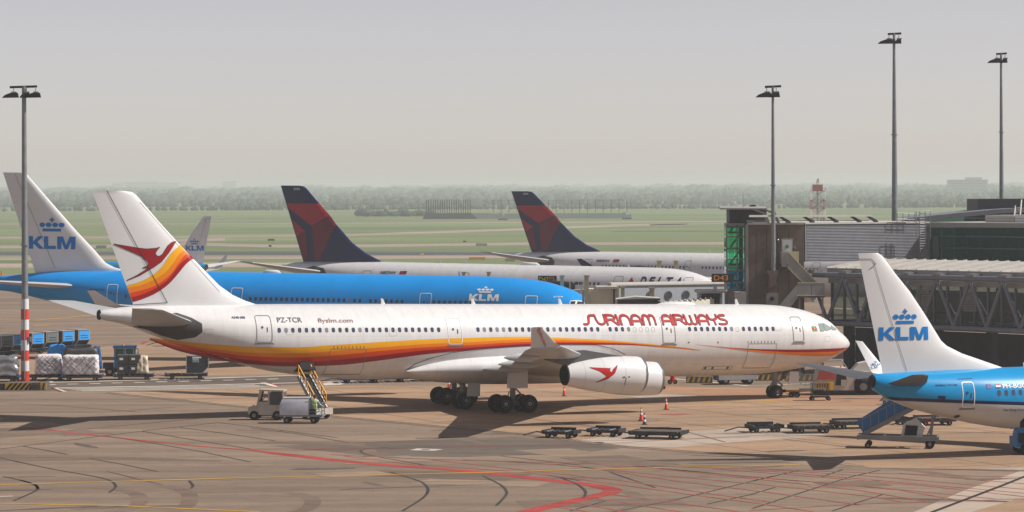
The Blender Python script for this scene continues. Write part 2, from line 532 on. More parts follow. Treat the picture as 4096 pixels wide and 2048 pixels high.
# yellow lines
gline('painted_line', [(-60, 1943), (1000, 1913), (2000, 1890), (2700, 1871), (3200, 1861)], .34, .038, M_YEL)
gline('painted_line', [(-60, 2015), (500, 2026), (1040, 2050)], .32, .038, M_YEL)
gline('painted_line', [(-60, 1675), (300, 1673), (700, 1668), (1000, 1664)], .3, .038, M_YEL)
gline('painted_line', [(2815, 1611), (3000, 1607), (3150, 1600), (3300, 1600)], .5, .038, M_YEL)
gline('painted_line', [(-60, 1291), (150, 1282), (320, 1266), (460, 1251)], .6, .038, M_YEL)
gline('painted_line', [(330, 1308), (640, 1313)], .6, .038, M_YEL)
gline('painted_line', [(130, 1303), (200, 1301)], 1.6, .038, M_YEL)
gline('painted_line', [(-20, 1989), (52, 1987)], .25, .038, M_WMARK)
# white square marker plate
gpoly('painted_marking', [(1636, 1803), (1668, 1796), (1772, 1799), (1736, 1806)], .034, M_WMARK)
gpoly('painted_marking', [(1681, 1801.5), (1690, 1799), (1724, 1800), (1714, 1802.5)], .038, M_CRACK)
gpoly('manhole_cover', [(2372, 1771), (2385, 1769), (2420, 1771), (2405, 1774)], .036, M_CRACK)
# sealed joints and cracks
cr = [[(0, 1798), (200, 1772), (420, 1744), (650, 1716), (860, 1693)], [(270, 1724), (560, 1697), (800, 1675)], [(95, 1787), (190, 1804), (270, 1820)], [(420, 1745), (600, 1772), (800, 1807), (1000, 1849)],
      [(570, 1727), (780, 1762), (1000, 1797)], [(720, 1711), (900, 1735), (1100, 1765)], [(1000, 1713), (1200, 1738), (1400, 1773)], [(360, 1836), (500, 1861), (630, 1888)], [(860, 1690), (1000, 1707), (1350, 1752)],
      [(3466, 1873), (3800, 1879), (4130, 1883)], [(2450, 2050), (2700, 2002), (2900, 1953), (3090, 1907)], [(3010, 2036), (3150, 1990), (3400, 1910), (3520, 1882)], [(2830, 2018), (3000, 1981), (3100, 1951)],
      [(3330, 2046), (3430, 2012), (3530, 1980)], [(2280, 2046), (2420, 2006)], [(2180, 1900), (2320, 1925)], [(2000, 1825), (2320, 1862)], [(2440, 1890), (2520, 1918), (2610, 1948), (2620, 1952)], [(3000, 1865), (2600, 1868), (3100, 1862)],
      [(3010, 1926), (3200, 1882)], [(3290, 1908), (3370, 1880)]]
for c in cr:
    gline('sealed_joint', c, .15, .032, M_CRACK)
cu = [[(14, 1908), (80, 1922), (130, 1938), (153, 1955), (130, 1972), (55, 2005)], [(80, 1922), (140, 1940), (150, 1958)], [(0, 1833), (200, 1876), (400, 1912), (450, 1930), (462, 1950), (437, 1972)],
      [(757, 1925), (772, 1945), (763, 1956)], [(1560, 1890), (1660, 1920), (1700, 1940), (1712, 1965), (1690, 1995), (1610, 2046)], [(1930, 1905), (2000, 1940), (2025, 1965), (2022, 1985), (1985, 2025)],
      [(2000, 1795), (1460, 1800), (1443, 1808), (1470, 1820), (1560, 1840)], [(2250, 1915), (2310, 1940), (2340, 1965), (2340, 1985), (2330, 1995)]]
for c in cu[:6] + cu[7:]:
    gline('sealed_joint', c, .17, .033, M_CRACK, True)
gline('sealed_joint', [(1560, 1790), (1480, 1796), (1443, 1806), (1470, 1820), (1560, 1838), (1700, 1862)], .17, .033, M_CRACK, True)
for s in ([(430, 1571), (999, 1629), (1363, 1668), (2100, 1737), (2512, 1787), (3100, 1831), (3466, 1871)], [(420, 1575), (999, 1634), (1363, 1673), (2100, 1742), (2512, 1793), (3100, 1837)]):
    gline('concrete_joint', s, .22, .0325, M_JOINT)
for s in ([(1360, 1960), (1700, 1947), (2000, 1937)], [(700, 1630), (420, 1650), (0, 1652)], [(0, 1612), (250, 1625), (560, 1650)], [(2700, 1760), (3100, 1740), (3300, 1735)], [(2740, 1727), (2900, 1770)], [(3130, 1757), (3400, 1790), (3500, 1797)], [(2150, 1680), (2700, 1745)], [(2420, 1560), (2700, 1580), (2900, 1588)], [(400, 1430), (900, 1400)]):
    gline('concrete_joint', s, .22, .0325, M_JOINT)
# loose black cable on the pale concrete in the corner
cb = MB()
g = [G(u, v, .05) for u, v in ((3700, 2060), (3850, 2003), (4000, 1946), (4120, 1898))]
cb.path(g, .07, 8)
tag(cb.build('ground_cable', M_DARK), 'thick dark cable lying across the pale concrete in the lower right corner', 'cable')

# slab joints of the poured stand, parallel to the parked jet
def inside(p, P):
    r = False
    for i in range(len(P)):
        a, b = P[i], P[i - 1]
        if (a[1] > p[1]) != (b[1] > p[1]) and p[0] < (b[0] - a[0]) * (p[1] - a[1]) / (b[1] - a[1]) + a[0]: r = not r
    return r
def slab_joints(px, ang, step, z, m, w=.09):
    P = [tuple(G(u, v))[:2] for u, v in px]
    d = Vector((cos(ang), sin(ang), 0)); n = Vector((-d.y, d.x, 0))
    c0 = Vector((10, 240, 0))
    mb = MB()
    for dd, nn in ((d, n), (n, -d)):
        for k in range(-14, 15):
            run = None
            for i in range(-60, 61):
                p = c0 + nn * (k * step) + dd * (i * 1.5)
                if inside((p.x, p.y), P):
                    if run is None: run = p
                    last = p
                elif run is not None:
                    q = nn * (w / 2)
                    mb.add([run - q, last - q, last + q, run + q], [(0, 1, 2, 3)]); run = None
            if run is not None:
                q = nn * (w / 2)
                mb.add([run - q, last - q, last + q, run + q], [(0, 1, 2, 3)])
    o = mb.build('slab_joints', m, None, loc=(0, 0, z)); tag(o, kind='structure')
slab_joints([(470, 1574), (999, 1632), (1363, 1671), (2100, 1740), (2512, 1790), (3100, 1834), (3466, 1872), (4090, 1880), (4090, 1645), (3300, 1620), (2600, 1572), (2200, 1547), (1250, 1547), (900, 1558)], radians(25.3), 7.5, .0305, M_JOINT)

# repairs, oil and rubber on the apron
pr = random.Random(31)
M_OIL = ground_mat('oil_stain', (88, 78, 70), (98, 87, 78), big=.4, mid=.9)
M_REP = ground_mat('lighter_repair', (146, 126, 106), (136, 118, 100), big=.2, mid=.6)
for k in range(46):
    u, v = pr.uniform(-20, 4110), pr.uniform(1700, 2040)
    a = pr.choice((radians(25), radians(-20), radians(8), radians(115)))
    g0 = G(u, v)
    if k % 3 == 0:
        w, l = pr.uniform(.8, 2.2), pr.uniform(1.5, 5)
        P = [(-l, -w), (l, -w), (l, w), (-l, w)]
        m = M_REP if k % 2 else M_STAIN
    else:
        w, l = pr.uniform(.12, .6), pr.uniform(.6, 5.5)
        P = [(l * cos(t) * pr.uniform(.75, 1.1), w * sin(t) * pr.uniform(.6, 1.2)) for t in [2 * pi * i / 14 for i in range(14)]]
        m = M_OIL if k % 2 else M_STAIN
    sheet('asphalt_patch', [(g0.x + x * cos(a) - y * sin(a), g0.y + x * sin(a) + y * cos(a)) for x, y in P], .0262 + .00012 * k, m)
for k in range(14):
    u, v = pr.uniform(1100, 3900), pr.uniform(1590, 1760)
    g0 = G(u, v)
    w, l = pr.uniform(.2, .8), pr.uniform(.8, 3.5)
    sheet('asphalt_patch', [(g0.x + l * cos(t) * pr.uniform(.7, 1.1), g0.y + w * sin(t) * pr.uniform(.6, 1.2)) for t in [2 * pi * i / 14 for i in range(14)]], .0292 + .0001 * k, M_OIL if k % 2 else M_REP)

# ================================================================== haze over the field
hz = MB().box(-3050, 3050, -350, 12100, -1.0, 40.0)
hm = bpy.data.materials.new('haze_air'); hm.use_nodes = True
hn, hl = hm.node_tree.nodes, hm.node_tree.links
hn.clear()
pv = hn.new('ShaderNodeVolumePrincipled')
pv.inputs['Color'].default_value = (.88, .93, .95, 1)
pv.inputs['Density'].default_value = .00019
pv.inputs['Anisotropy'].default_value = .2
ho = hn.new('ShaderNodeOutputMaterial')
hl.new(pv.outputs[0], ho.inputs['Volume'])
haze = hz.build('haze', hm)
tag(haze, kind='stuff')

# ================================================================== airliners
M_BLUE = mat('sky_blue_paint', (0, 142, 212), .32, var=.06, scale=.5, coat=.1, spec=.3)
M_LOGOB = mat('logo_blue', (0, 116, 190), .5, var=.05, spec=.15)
M_NAVY = mat('navy_paint', (14, 30, 76), .4, var=.08, spec=.25)
M_CRIM = mat('crimson_paint', (160, 14, 46), .4, var=.1, spec=.25)
M_MAROON = mat('maroon_paint', (104, 14, 44), .4, var=.1, spec=.25)
M_LY = mat('yellow_livery', (232, 164, 0), .32, var=.05, coat=.05, spec=.3)
M_LO = mat('amber_livery', (226, 122, 0), .32, var=.05, coat=.05, spec=.3)
M_LR = mat('orange_livery', (208, 62, 0), .32, var=.05, coat=.05, spec=.3)
M_LD = mat('dark_red_livery', (148, 0, 22), .32, var=.05, coat=.05, spec=.3)
M_TITLE = mat('title_red', (182, 10, 26), .5, var=.04, spec=.15)
M_TITLEO = mat('title_outline', (52, 58, 56), .6, var=0, spec=.15)
M_TXT = mat('lettering_black', (34, 32, 36), .5, var=0)
M_TXTB = mat('lettering_brown', (118, 62, 56), .5, var=0)
M_WING = mat('wing_grey', (172, 174, 176), .42, var=.1, scale=.5)
M_WINGD = mat('wing_primer_grey', (84, 84, 84), .5, var=.15)
M_SEAL = mat('tailplane_seal', (58, 55, 54), .6, var=.25, scale=1.2)
M_LIP = mat('polished_inlet_lip', (118, 120, 124), .3, .7, var=.04)
M_GEAR = mat('landing_gear_grey', (120, 120, 124), .5, .2, var=.2)
M_BLIND = mat('window_blind', (120, 120, 128), .4, var=.1)
M_SKINSEAM = mat('skin_joint', (188, 186, 184), .5, var=0)
M_CPIT = mat('cockpit_glass_reflection', (132, 152, 150), .15, var=.15, spec=.8)  # pale blue-green of the reflected sky put into the glass colour
M_FRAME = mat('door_frame_white', (228, 228, 226), .4, var=0)

def skin_mat(name, rgb):
    """white aircraft skin: sheet joints, slightly different sheets, faint run-off streaks"""
    m = bpy.data.materials.new(name); m.use_nodes = True
    nt = m.node_tree; N, L = nt.nodes, nt.links
    p = N['Principled BSDF']
    p.inputs['Roughness'].default_value, p.inputs['Coat Weight'].default_value, p.inputs['Specular IOR Level'].default_value = .33, .15, .4
    tc = N.new('ShaderNodeTexCoord')
    sp = N.new('ShaderNodeSeparateXYZ'); cb = N.new('ShaderNodeCombineXYZ')
    L.new(tc.outputs['Object'], sp.inputs[0]); L.new(sp.outputs[0], cb.inputs[0]); L.new(sp.outputs[2], cb.inputs[1])
    br = N.new('ShaderNodeTexBrick')
    br.offset = .37
    br.inputs['Scale'].default_value = 1.0
    br.inputs['Mortar Size'].default_value, br.inputs['Mortar Smooth'].default_value = .011, .3
    br.inputs['Brick Width'].default_value, br.inputs['Row Height'].default_value = 3.7, 1.13
    br.inputs['Color1'].default_value = (1, 1, 1, 1); br.inputs['Color2'].default_value = (.955, .957, .962, 1); br.inputs['Mortar'].default_value = (.78, .77, .76, 1)
    L.new(cb.outputs[0], br.inputs['Vector'])
    mp = N.new('ShaderNodeMapping'); mp.inputs['Scale'].default_value = (2.2, 1, .22)
    L.new(tc.outputs['Object'], mp.inputs[0])
    no = N.new('ShaderNodeTexNoise'); no.inputs['Scale'].default_value, no.inputs['Detail'].default_value, no.inputs['Roughness'].default_value = 1.1, 6, .65
    L.new(mp.outputs[0], no.inputs[0])
    r = N.new('ShaderNodeMapRange')
    for i, q in enumerate((.32, .66, .9, 1.02)): r.inputs[i + 1].default_value = q
    L.new(no.outputs[0], r.inputs[0])
    x = N.new('ShaderNodeMix'); x.data_type, x.blend_type = 'RGBA', 'MULTIPLY'; x.inputs[0].default_value = 1
    L.new(br.outputs[0], x.inputs[6]); L.new(r.outputs[0], x.inputs[7])
    y = N.new('ShaderNodeMix'); y.data_type, y.blend_type = 'RGBA', 'MULTIPLY'; y.inputs[0].default_value = 1
    y.inputs[7].default_value = lin(rgb); L.new(x.outputs[2], y.inputs[6]); L.new(y.outputs[2], p.inputs['Base Color'])
    return m
M_SKINW = skin_mat('white_aircraft_skin', (214, 213, 213))

class Body:
    """fuselage loft: stations (l aft of the nose, top, bottom, half width)"""
    def __init__(s, st, lg):
        st = sorted(st)
        ls = [q[0] for q in st]
        s.l0, s.l1, s.lg = ls[0], ls[-1], lg
        s.t, s.b, s.w = (pchip(ls, [q[k] for q in st]) for k in (1, 2, 3))
        s.ls = ls
    def p(s, l, y, z):                 # body coordinates (l aft, y right, z up) to the aircraft's own axes
        return Vector((s.lg - l, -y, z))
    def half(s, l, z):
        t, b, w = s.t(l), s.b(l), s.w(l)
        q = (z - (t + b) / 2) / max((t - b) / 2, 1e-3)
        return w * sqrt(max(0.0, 1 - q * q))
    def side(s, off=.015, right=True):
        sg = 1 if right else -1
        def f(l, z):
            t, b, w = s.t(l), s.b(l), s.w(l)
            zm, h = (t + b) / 2, max((t - b) / 2, .05)
            q = max(-.9995, min(.9995, (z - zm) / h))
            y = w * sqrt(1 - q * q)
            n = Vector((0, y / w / w, (z - zm) / h / h)).normalized()
            return s.p(l, sg * (y + n.y * off), z + n.z * off)
        return f
    def mesh(s, name, m, root, n=56, seg=.45):
        ls = list(s.ls)
        full = []
        for a, b in zip(ls[:-1], ls[1:]):
            k = max(2, int((b - a) / seg))
            full += [a + (b - a) * i / k for i in range(k)]
        full.append(ls[-1])
        mb = MB()
        for l in full:
            t, b, w = s.t(l), s.b(l), s.w(l)
            for i in range(n):
                a = 2 * pi * i / n
                mb.v.append(tuple(s.p(l, w * sin(a), (t + b) / 2 + (t - b) / 2 * cos(a))))
        for k in range(len(full) - 1):
            for i in range(n):
                j = (i + 1) % n
                mb.f.append((k * n + i, k * n + j, (k + 1) * n + j, (k + 1) * n + i))
        mb.f.append(tuple(range(n - 1, -1, -1)))
        mb.f.append(tuple(range((len(full) - 1) * n, len(full) * n)))
        return mb.build(name, m, root, smooth=50)

def airfoil(k=10):
    ts = [.5 * (1 - cos(pi * i / k)) for i in range(k + 1)]
    th = [5 * (.2969 * sqrt(t) - .126 * t - .3516 * t * t + .2843 * t**3 - .1036 * t**4) for t in ts]
    return ts, th

def surface(name, secs, m, root, body, k=10):
    """lofted wing, tailplane, fin or winglet: sections of (LE point, TE point, thickness, normal) in l, y, z"""
    ts, th = airfoil(k)
    mb = MB()
    n = 2 * k
    for le, te, T, nrm in secs:
        le, te, nrm = Vector(le), Vector(te), Vector(nrm).normalized()
        ring = []
        for i in range(k + 1):
            ring.append(le.lerp(te, ts[i]) + nrm * (T * th[i]))
        for i in range(k - 1, 0, -1):
            ring.append(le.lerp(te, ts[i]) - nrm * (T * th[i]))
        mb.v += [tuple(body.p(*q)) for q in ring]
    for j in range(len(secs) - 1):
        for i in range(n):
            mb.f.append((j * n + i, j * n + (i + 1) % n, (j + 1) * n + (i + 1) % n, (j + 1) * n + i))
    mb.f.append(tuple(range(n - 1, -1, -1)))
    mb.f.append(tuple(range((len(secs) - 1) * n, len(secs) * n)))
    return mb.build(name, m, root, smooth=40)

class Fin:
    """vertical tail: leading edge polyline [(z, l)], straight trailing edge"""
    def __init__(s, body, le, te0, te1, t0, t1):
        s.body, s.le = body, le
        s.fle = lambda z: float(np.interp(z, [q[0] for q in le], [q[1] for q in le]))
        s.fte = lambda z: te0[1] + (z - te0[0]) * (te1[1] - te0[1]) / (te1[0] - te0[0])
        z0, z1 = le[0][0], le[-1][0]
        s.th = lambda z: t0 + (t1 - t0) * min(max((z - z0) / (z1 - z0), 0), 1)
    def build(s, m, root):
        secs = [((s.fle(z), 0, z), (s.fte(z), 0, z), s.th(z), (0, 1, 0)) for z, _ in s.le]
        return surface('vertical_fin', secs, m, root, s.body, 12)
    def side(s, off=.02, right=True):
        sg = 1 if right else -1
        def f(l, z):
            a, b = s.fle(z), s.fte(z)
            t = min(max((l - a) / (b - a), 0), 1)
            y = s.th(z) * 5 * (.2969 * sqrt(t) - .126 * t - .3516 * t * t + .2843 * t**3 - .1036 * t**4)
            return s.body.p(l, sg * (y + off), z)
        return f

def wheel_mesh(name, r, w):
    t = MB()
    t.lathe([(-w / 2, r * .45), (-w / 2, r * .8), (-w * .38, r * .96), (0, r), (w * .38, r * .96), (w / 2, r * .8), (w / 2, r * .45)], (0, 0, 0), (0, 1, 0), 24, True)
    h = MB()
    h.lathe([(-w * .54, .02), (-w * .54, r * .18), (-w * .44, r * .36), (-w * .55, r * .47), (w * .55, r * .47), (w * .44, r * .36), (w * .54, r * .18), (w * .54, .02)], (0, 0, 0), (0, 1, 0), 20, True)
    a, b = t.mesh(name + '_tyre', 40), h.mesh(name + '_rim', 40)
    a.materials.append(M_TYRE); b.materials.append(M_RIM)
    return a, b

def put_wheel(ms, root, loc):
    o = link('wheel', ms[0], None, root, loc)
    link('rim', ms[1], None, o)
    return o

def gear_leg(root, body, l, y, ztop, r, wheels, bogie, wm, zb=0.0, door=None):
    """strut, axle beam, scissor link and wheels; wheels: list of (dl, dy)"""
    mb = MB()
    wr = r
    mb.tube(body.p(l, y, ztop), body.p(l, y, zb + wr * 1.5), .24, .22, 14)
    mb.tube(body.p(l, y, zb + wr * 1.6), body.p(l, y, zb + wr * .9), .15, .15, 12)
    mb.bar(body.p(l - .25, y, zb + wr * 2.6), body.p(l - .75, y, zb + wr * 1.9), .1)
    mb.bar(body.p(l - .75, y, zb + wr * 1.9), body.p(l - .2, y, zb + wr * 1.15), .1)
    mb.tube(body.p(l, y, zb + wr * 3), body.p(l - 1.4, y * .5, ztop), .09, .09, 8)
    mb.tube(body.p(l + .3, y, zb + wr * 2.3), body.p(l + .5, y, zb + wr * 1.2), .04, .04, 6)
    if bogie:
        mb.bar(body.p(l - bogie, y, zb + wr), body.p(l + bogie, y, zb + wr), .24, .3)
    st = mb.build('landing_gear_strut', M_GEAR, root, smooth=40)
    for dl in sorted({q[0] for q in wheels}):
        ys = [q[1] for q in wheels if q[0] == dl]
        MB().tube(body.p(l + dl, y + min(ys), zb + wr), body.p(l + dl, y + max(ys), zb + wr), .09, .09, 10).build('axle', M_GEAR, st)
    for dl, dy in wheels:
        put_wheel(wm, root, body.p(l + dl, y + dy, zb + wr))
    if door:
        for a, b, yy, z0, z1 in door:
            MB().prism([(body.lg - a, z0), (body.lg - b, z0), (body.lg - b + .1, z1), (body.lg - a, z1)], -yy - .03, -yy + .03).build('gear_door', M_GREYW, root)
    return st

def nacelle(root, body, l0, l1, y, zc, R, rex, m=None, fan=True, name='engine_nacelle'):
    """long duct engine cowl with lip, fan face, exhaust ring and plug"""
    L_ = l1 - l0
    o, ax = body.p(l0, y, zc), (-1, 0, 0)
    prof = [(.02 * L_, R * .84), (0.0, R * .90), (.015 * L_, R * .945), (.05 * L_, R * .975)]
    n = MB().lathe(prof[::1] + [(.14 * L_, R * .995), (.28 * L_, R), (.42 * L_, R * .985), (.56 * L_, R * .93), (.7 * L_, R * .84), (.85 * L_, R * .71), (L_, rex)], o, ax, 48)
    nac = n.build(name, m or M_WHITE, root, smooth=50)
    MB().lathe([(.10 * L_, R * .80), (.02 * L_, R * .842), (-.004 * L_, R * .90), (.014 * L_, R * .95), (.032 * L_, R * .968)], o, ax, 48).build('inlet_lip', M_LIP, nac, smooth=50)
    f = MB()
    f.lathe([(.12 * L_, 0.001), (.03 * L_, .02), (.1 * L_, R * .25), (.12 * L_, R * .26), (.121 * L_, R * .81)], o, ax, 40)
    f.build('fan', M_DARK, nac, smooth=40)
    MB().lathe([(.78 * L_, .02), (.8 * L_, rex * .93), (L_ * .992, rex * .965), (L_ * 1.004, rex * 1.01), (L_ * .985, rex * 1.03)], o, ax, 40).build('exhaust_ring', M_DARK, nac, smooth=40)
    MB().lathe([(.78 * L_, rex * .94), (.8 * L_, rex * .5), (.9 * L_, rex * .34), (L_ * .96, .03)], o, ax, 28).build('exhaust_plug', M_BLACK, nac, smooth=40)  # plug coloured black to give the pipe its dark inside
    for t in (.30, .56, .80):
        rr = float(np.interp(t, [0, .28, .42, .56, .7, .85, 1], [R * .9, R, R * .985, R * .93, R * .84, R * .71, rex])) + .006
        r2 = float(np.interp(t + .012, [0, .28, .42, .56, .7, .85, 1], [R * .9, R, R * .985, R * .93, R * .84, R * .71, rex])) + .006
        MB().lathe([(t * L_, rr), ((t + .005) * L_, r2)], o, ax, 48).build('cowl_seam', M_SKINSEAM, nac)
    return nac

def windows(fus, body, runs, z, w, h, pitch, m=M_PANE, right=True, fr=M_GREYW):
    """each pane its own object on shared mesh, curved to the wall"""
    l = runs[0][0]
    f = body.side(.012, right)
    c = f(l, z)
    bm = polys_bm([rrect(0, 0, w, h, min(w, h) * .42)])
    bmesh.ops.triangulate(bm, faces=bm.faces)
    for v in bm.verts:
        v.co = f(l + v.co.x, z + v.co.y) - c
    bmesh.ops.recalc_face_normals(bm, faces=bm.faces)
    me = bpy.data.meshes.new('cabin_window'); bm.to_mesh(me); bm.free(); me.materials.append(m)
    meb = me.copy(); meb.materials.clear(); meb.materials.append(M_BLIND)
    wr_ = random.Random(int(l * 100))
    bm = ring_bm(rrect(0, 0, w + .07, h + .07, min(w, h) * .45), rrect(0, 0, w - .01, h - .01, min(w, h) * .42))
    f2 = body.side(.018, right)
    for v in bm.verts:
        v.co = f2(l + v.co.x, z + v.co.y) - c
    bmesh.ops.recalc_face_normals(bm, faces=bm.faces)
    mr = bpy.data.meshes.new('window_frame'); bm.to_mesh(mr); bm.free(); mr.materials.append(fr)
    for a, n in runs:
        for i in range(n):
            ll = a - i * pitch
            link('cabin_window', meb if wr_.random() < .16 else me, None, fus, f(ll, z))
    return me, mr

def door(fus, body, l, z0, z1, w, m_frame, right=True, sill=True, lw=.07, seam=True):
    f = body.side(.02, right)
    cz, h = (z0 + z1) / 2, z1 - z0
    o = decal('cabin_door', ring_bm(rrect(l, cz, w, h, .18), rrect(l, cz, w - 2 * lw, h - 2 * lw, .13)), f, m_frame, fus, .25)
    if sill:
        decal('door_sill', polys_bm([[(l - w * .62, z0 - .14), (l + w * .62, z0 - .14), (l + w * .55, z0 - .02), (l - w * .55, z0 - .02)]]), body.side(.035, right), M_SEAM, o, .3)
    decal('door_porthole', polys_bm([circle(l + w * .12, cz + .12, .09, n=12)]), body.side(.025, right), M_TXT, o, 0)
    decal('door_handle', polys_bm([[(l - w * .22, cz - .2), (l - w * .16, cz - .2), (l - w * .16, cz + .12), (l - w * .22, cz + .12)]]), body.side(.025, right), M_TXT, o, 0)
    return o

def strip_decal(name, curves_a, curves_b, fn, m, parent, n=4, dl=.35):
    """paint band between two (l, z) curves"""
    fa = pchip([q[0] for q in curves_a], [q[1] for q in curves_a]); fb = pchip([q[0] for q in curves_b], [q[1] for q in curves_b])
    l0 = max(curves_a[0][0], curves_b[0][0]); l1 = min(curves_a[-1][0], curves_b[-1][0])
    k = max(4, int((l1 - l0) / dl))
    mb = MB()
    for i in range(k + 1):
        l = l0 + (l1 - l0) * i / k
        za, zb = fa(l), fb(l)
        for j in range(n + 1):
            mb.v.append(tuple(fn(l, za + (zb - za) * j / n)))
    for i in range(k):
        for j in range(n):
            q = i * (n + 1) + j
            mb.f.append((q, q + 1, q + n + 2, q + n + 1))
    return mb.build(name, m, parent, smooth=60)

def antenna(fus, body, l, h=.45, c=.35, dz=-.04):
    z = body.t(l) + dz
    secs = [((l, 0, z), (l + c, 0, z), .05, (0, 1, 0)), ((l + c * .6, 0, z + h), (l + c * 1.1, 0, z + h), .03, (0, 1, 0))]
    return surface('blade_antenna', secs, M_WHITE, fus, body, 5)

def place(root_name, label, cat, X0, Y0, a, pitch, lg, group):
    """aircraft root on the ground below its main wheels, nose at (X0, Y0), heading a degrees from +X"""
    a = radians(a)
    return thing(root_name, label, cat, (X0 - lg * cos(a), Y0 - lg * sin(a), .03), (0, radians(pitch), a), group)

def crown(cx, z0, w, h):
    """four balls, a bar and a cross"""
    polys = []
    for i in range(4):
        polys.append(circle(cx + w * (i - 1.5) * .262, z0 + h * .47, w * .118, h * .165, 16))
    polys.append([(cx - w * .38, z0), (cx + w * .38, z0), (cx + w * .38, z0 + h * .2), (cx - w * .38, z0 + h * .2)])
    t, s = h * .35, w * .1
    zc = z0 + h * .83
    polys.append([(cx - s * .33, zc - t / 2), (cx + s * .33, zc - t / 2), (cx + s * .33, zc + t / 2), (cx - s * .33, zc + t / 2)])
    polys.append([(cx - s, zc - t * .16), (cx - s * .33, zc - t * .16), (cx - s * .33, zc + t * .16), (cx - s, zc + t * .16)])
    polys.append([(cx + s * .33, zc - t * .16), (cx + s, zc - t * .16), (cx + s, zc + t * .16), (cx + s * .33, zc + t * .16)])
    return polys

K_ = [[(0, 0), (.3, 0), (.3, 1), (0, 1)], [(.30, .34), (.30, .56), (.68, 1), (1.06, 1), (.54, .47)], [(.36, .41), (.56, .58), (1.10, 0), (.73, 0)]]
L_P = [[(0, 0), (.85, 0), (.85, .25), (.3, .25), (.3, 1), (0, 1)]]
M_P = [[(0, 0), (.29, 0), (.29, .62), (.20, 1), (0, 1)], [(.29, .62), (.52, 0), (.74, 0), (.40, 1), (.20, 1)], [(.52, .0), (.74, 0), (.97, .62), (1.06, 1), (.86, 1)], [(.97, .62), (.97, 0), (1.26, 0), (1.26, 1), (1.06, 1)]]
def klm(l0, z0, width, height, slant=0.0, right=True):
    """bold airline letters and crown, letters start at l0 and run forward"""
    out = []
    x = 0.0
    tot = 1.03 + .07 + .85 + .1 + 1.26
    sg = -1 if right else 1
    for g, adv in ((K_, 1.10), (L_P, .95), (M_P, 1.26)):
        for p in g:
            out.append([(l0 + sg * ((x + a) / tot * width + slant * b * height), z0 + b * height) for a, b in p])
        x += adv
    return out

# ------------------------------------------------------------------ the long white four-engined jet in front
AST = [(-.13, 4.79, 4.71, .03), (-.08, 5.0, 4.55, .3), (.05, 5.13, 4.47, .5), (.43, 5.47, 4.22, .95), (.8, 5.72, 4.03, 1.27), (1.24, 6.02, 3.83, 1.56), (1.96, 6.66, 3.48, 1.93), (2.6, 7.0, 3.24, 2.17), (3.31, 7.27, 3.07, 2.38), (4.2, 7.52, 2.93, 2.57),
       (5.4, 7.75, 2.75, 2.71), (6.7, 7.9, 2.59, 2.79), (8.5, 7.972, 2.45, 2.82), (11, 7.983, 2.36, 2.82), (14, 7.983, 2.343, 2.82), (30, 7.983, 2.343, 2.82), (42, 7.983, 2.343, 2.82), (45.3, 7.98, 2.48, 2.81), (47.9, 7.975, 2.73, 2.77), (50, 7.965, 3.03, 2.7),
       (52, 7.95, 3.5, 2.58), (54.1, 7.93, 4.16, 2.38), (57.4, 7.87, 5.16, 1.9), (59.6, 7.82, 5.93, 1.45), (60.7, 7.78, 6.36, 1.2), (61.8, 7.66, 6.62, .86), (62.7, 7.54, 6.79, .6), (63.08, 7.42, 6.92, .36)]

def wide_wing(root, body, sgn, engines, dl=0.0, dz=0.0, mid=M_WING, winglet=M_WHITE, tip=True, eng_mat=None, fairings=True):
    """swept wing, winglet, pylons, nacelles and flap track fairings of the long-haul jets"""
    up = (0, 0, 1)
    S = []
    for y, le, te, z, T in ((2.2, 22.1, 33.6, 3.2, 1.5), (9.5, 27.0, 34.4, 3.95, .95), (19.2, 33.5, 38.4, 4.95, .55), (26, 38.0, 41.2, 5.7, .36), (29.0, 40.0, 42.2, 6.0, .26)):
        S.append(((le + dl, sgn * y, z + dz), (te + dl, sgn * y, z + dz - .12), T, up))
    w = surface('wing', S, mid, root, body, 10)
    surface('winglet', [((40.0 + dl, sgn * 29.0, 6.0 + dz), (42.25 + dl, sgn * 29.0, 5.9 + dz), .26, (0, sgn * .5, .8)), ((40.5 + dl, sgn * 29.3, 6.25 + dz), (42.35 + dl, sgn * 29.3, 6.2 + dz), .2, (0, sgn, .4)),
                        ((42.02 + dl, sgn * 30.1, 7.33 + dz), (42.75 + dl, sgn * 30.1, 7.3 + dz), .1, (0, sgn, .35))], winglet, root, body, 6)
    if fairings:
        for y, te, ln in ((7.0, 34.2, 4.0), (13.4, 36.0, 3.6), (21.6, 39.4, 2.8)):
            z = 3.2 + dz + (y - 2.2) * .104 - .32
            mb = MB().lathe([(0, .02), (ln * .12, .13), (ln * .35, .23), (ln * .65, .2), (ln * .9, .1), (ln, .03)], body.p(te - ln + 1.3 + dl, sgn * y, z), (-1, 0, 0), 14)
            for i, v in enumerate(mb.v):
                mb.v[i] = (v[0], v[1], z + (v[2] - z) * 1.5)
            mb.build('flap_track_fairing', M_WING, w, smooth=50)
    for y, l0, l1, zc, R, rex in engines:
        n = nacelle(root, body, l0, l1, sgn * y, zc, R, rex, eng_mat)
        le = float(np.interp(y, (2.2, 9.5, 19.2, 29), (22.1, 27, 33.5, 40))) + dl
        zw = 3.2 + dz + (y - 2.2) * .104
        P = [(l0 + 1.0, zc + R * .93), (le - .2, zw + .32), (le + 1.2, zw + .2), (le + 3.2, zw - .05), (l1 + 1.5, zc + rex + .35), (l1 - .4, zc + rex * .8), (l0 + 2.2, zc + R * .7)]
        MB().prism([(body.lg - a, b) for a, b in P], -sgn * y - .2, -sgn * y + .2).build('pylon', M_WINGD if eng_mat is None else M_WING, w, smooth=30)
    return w

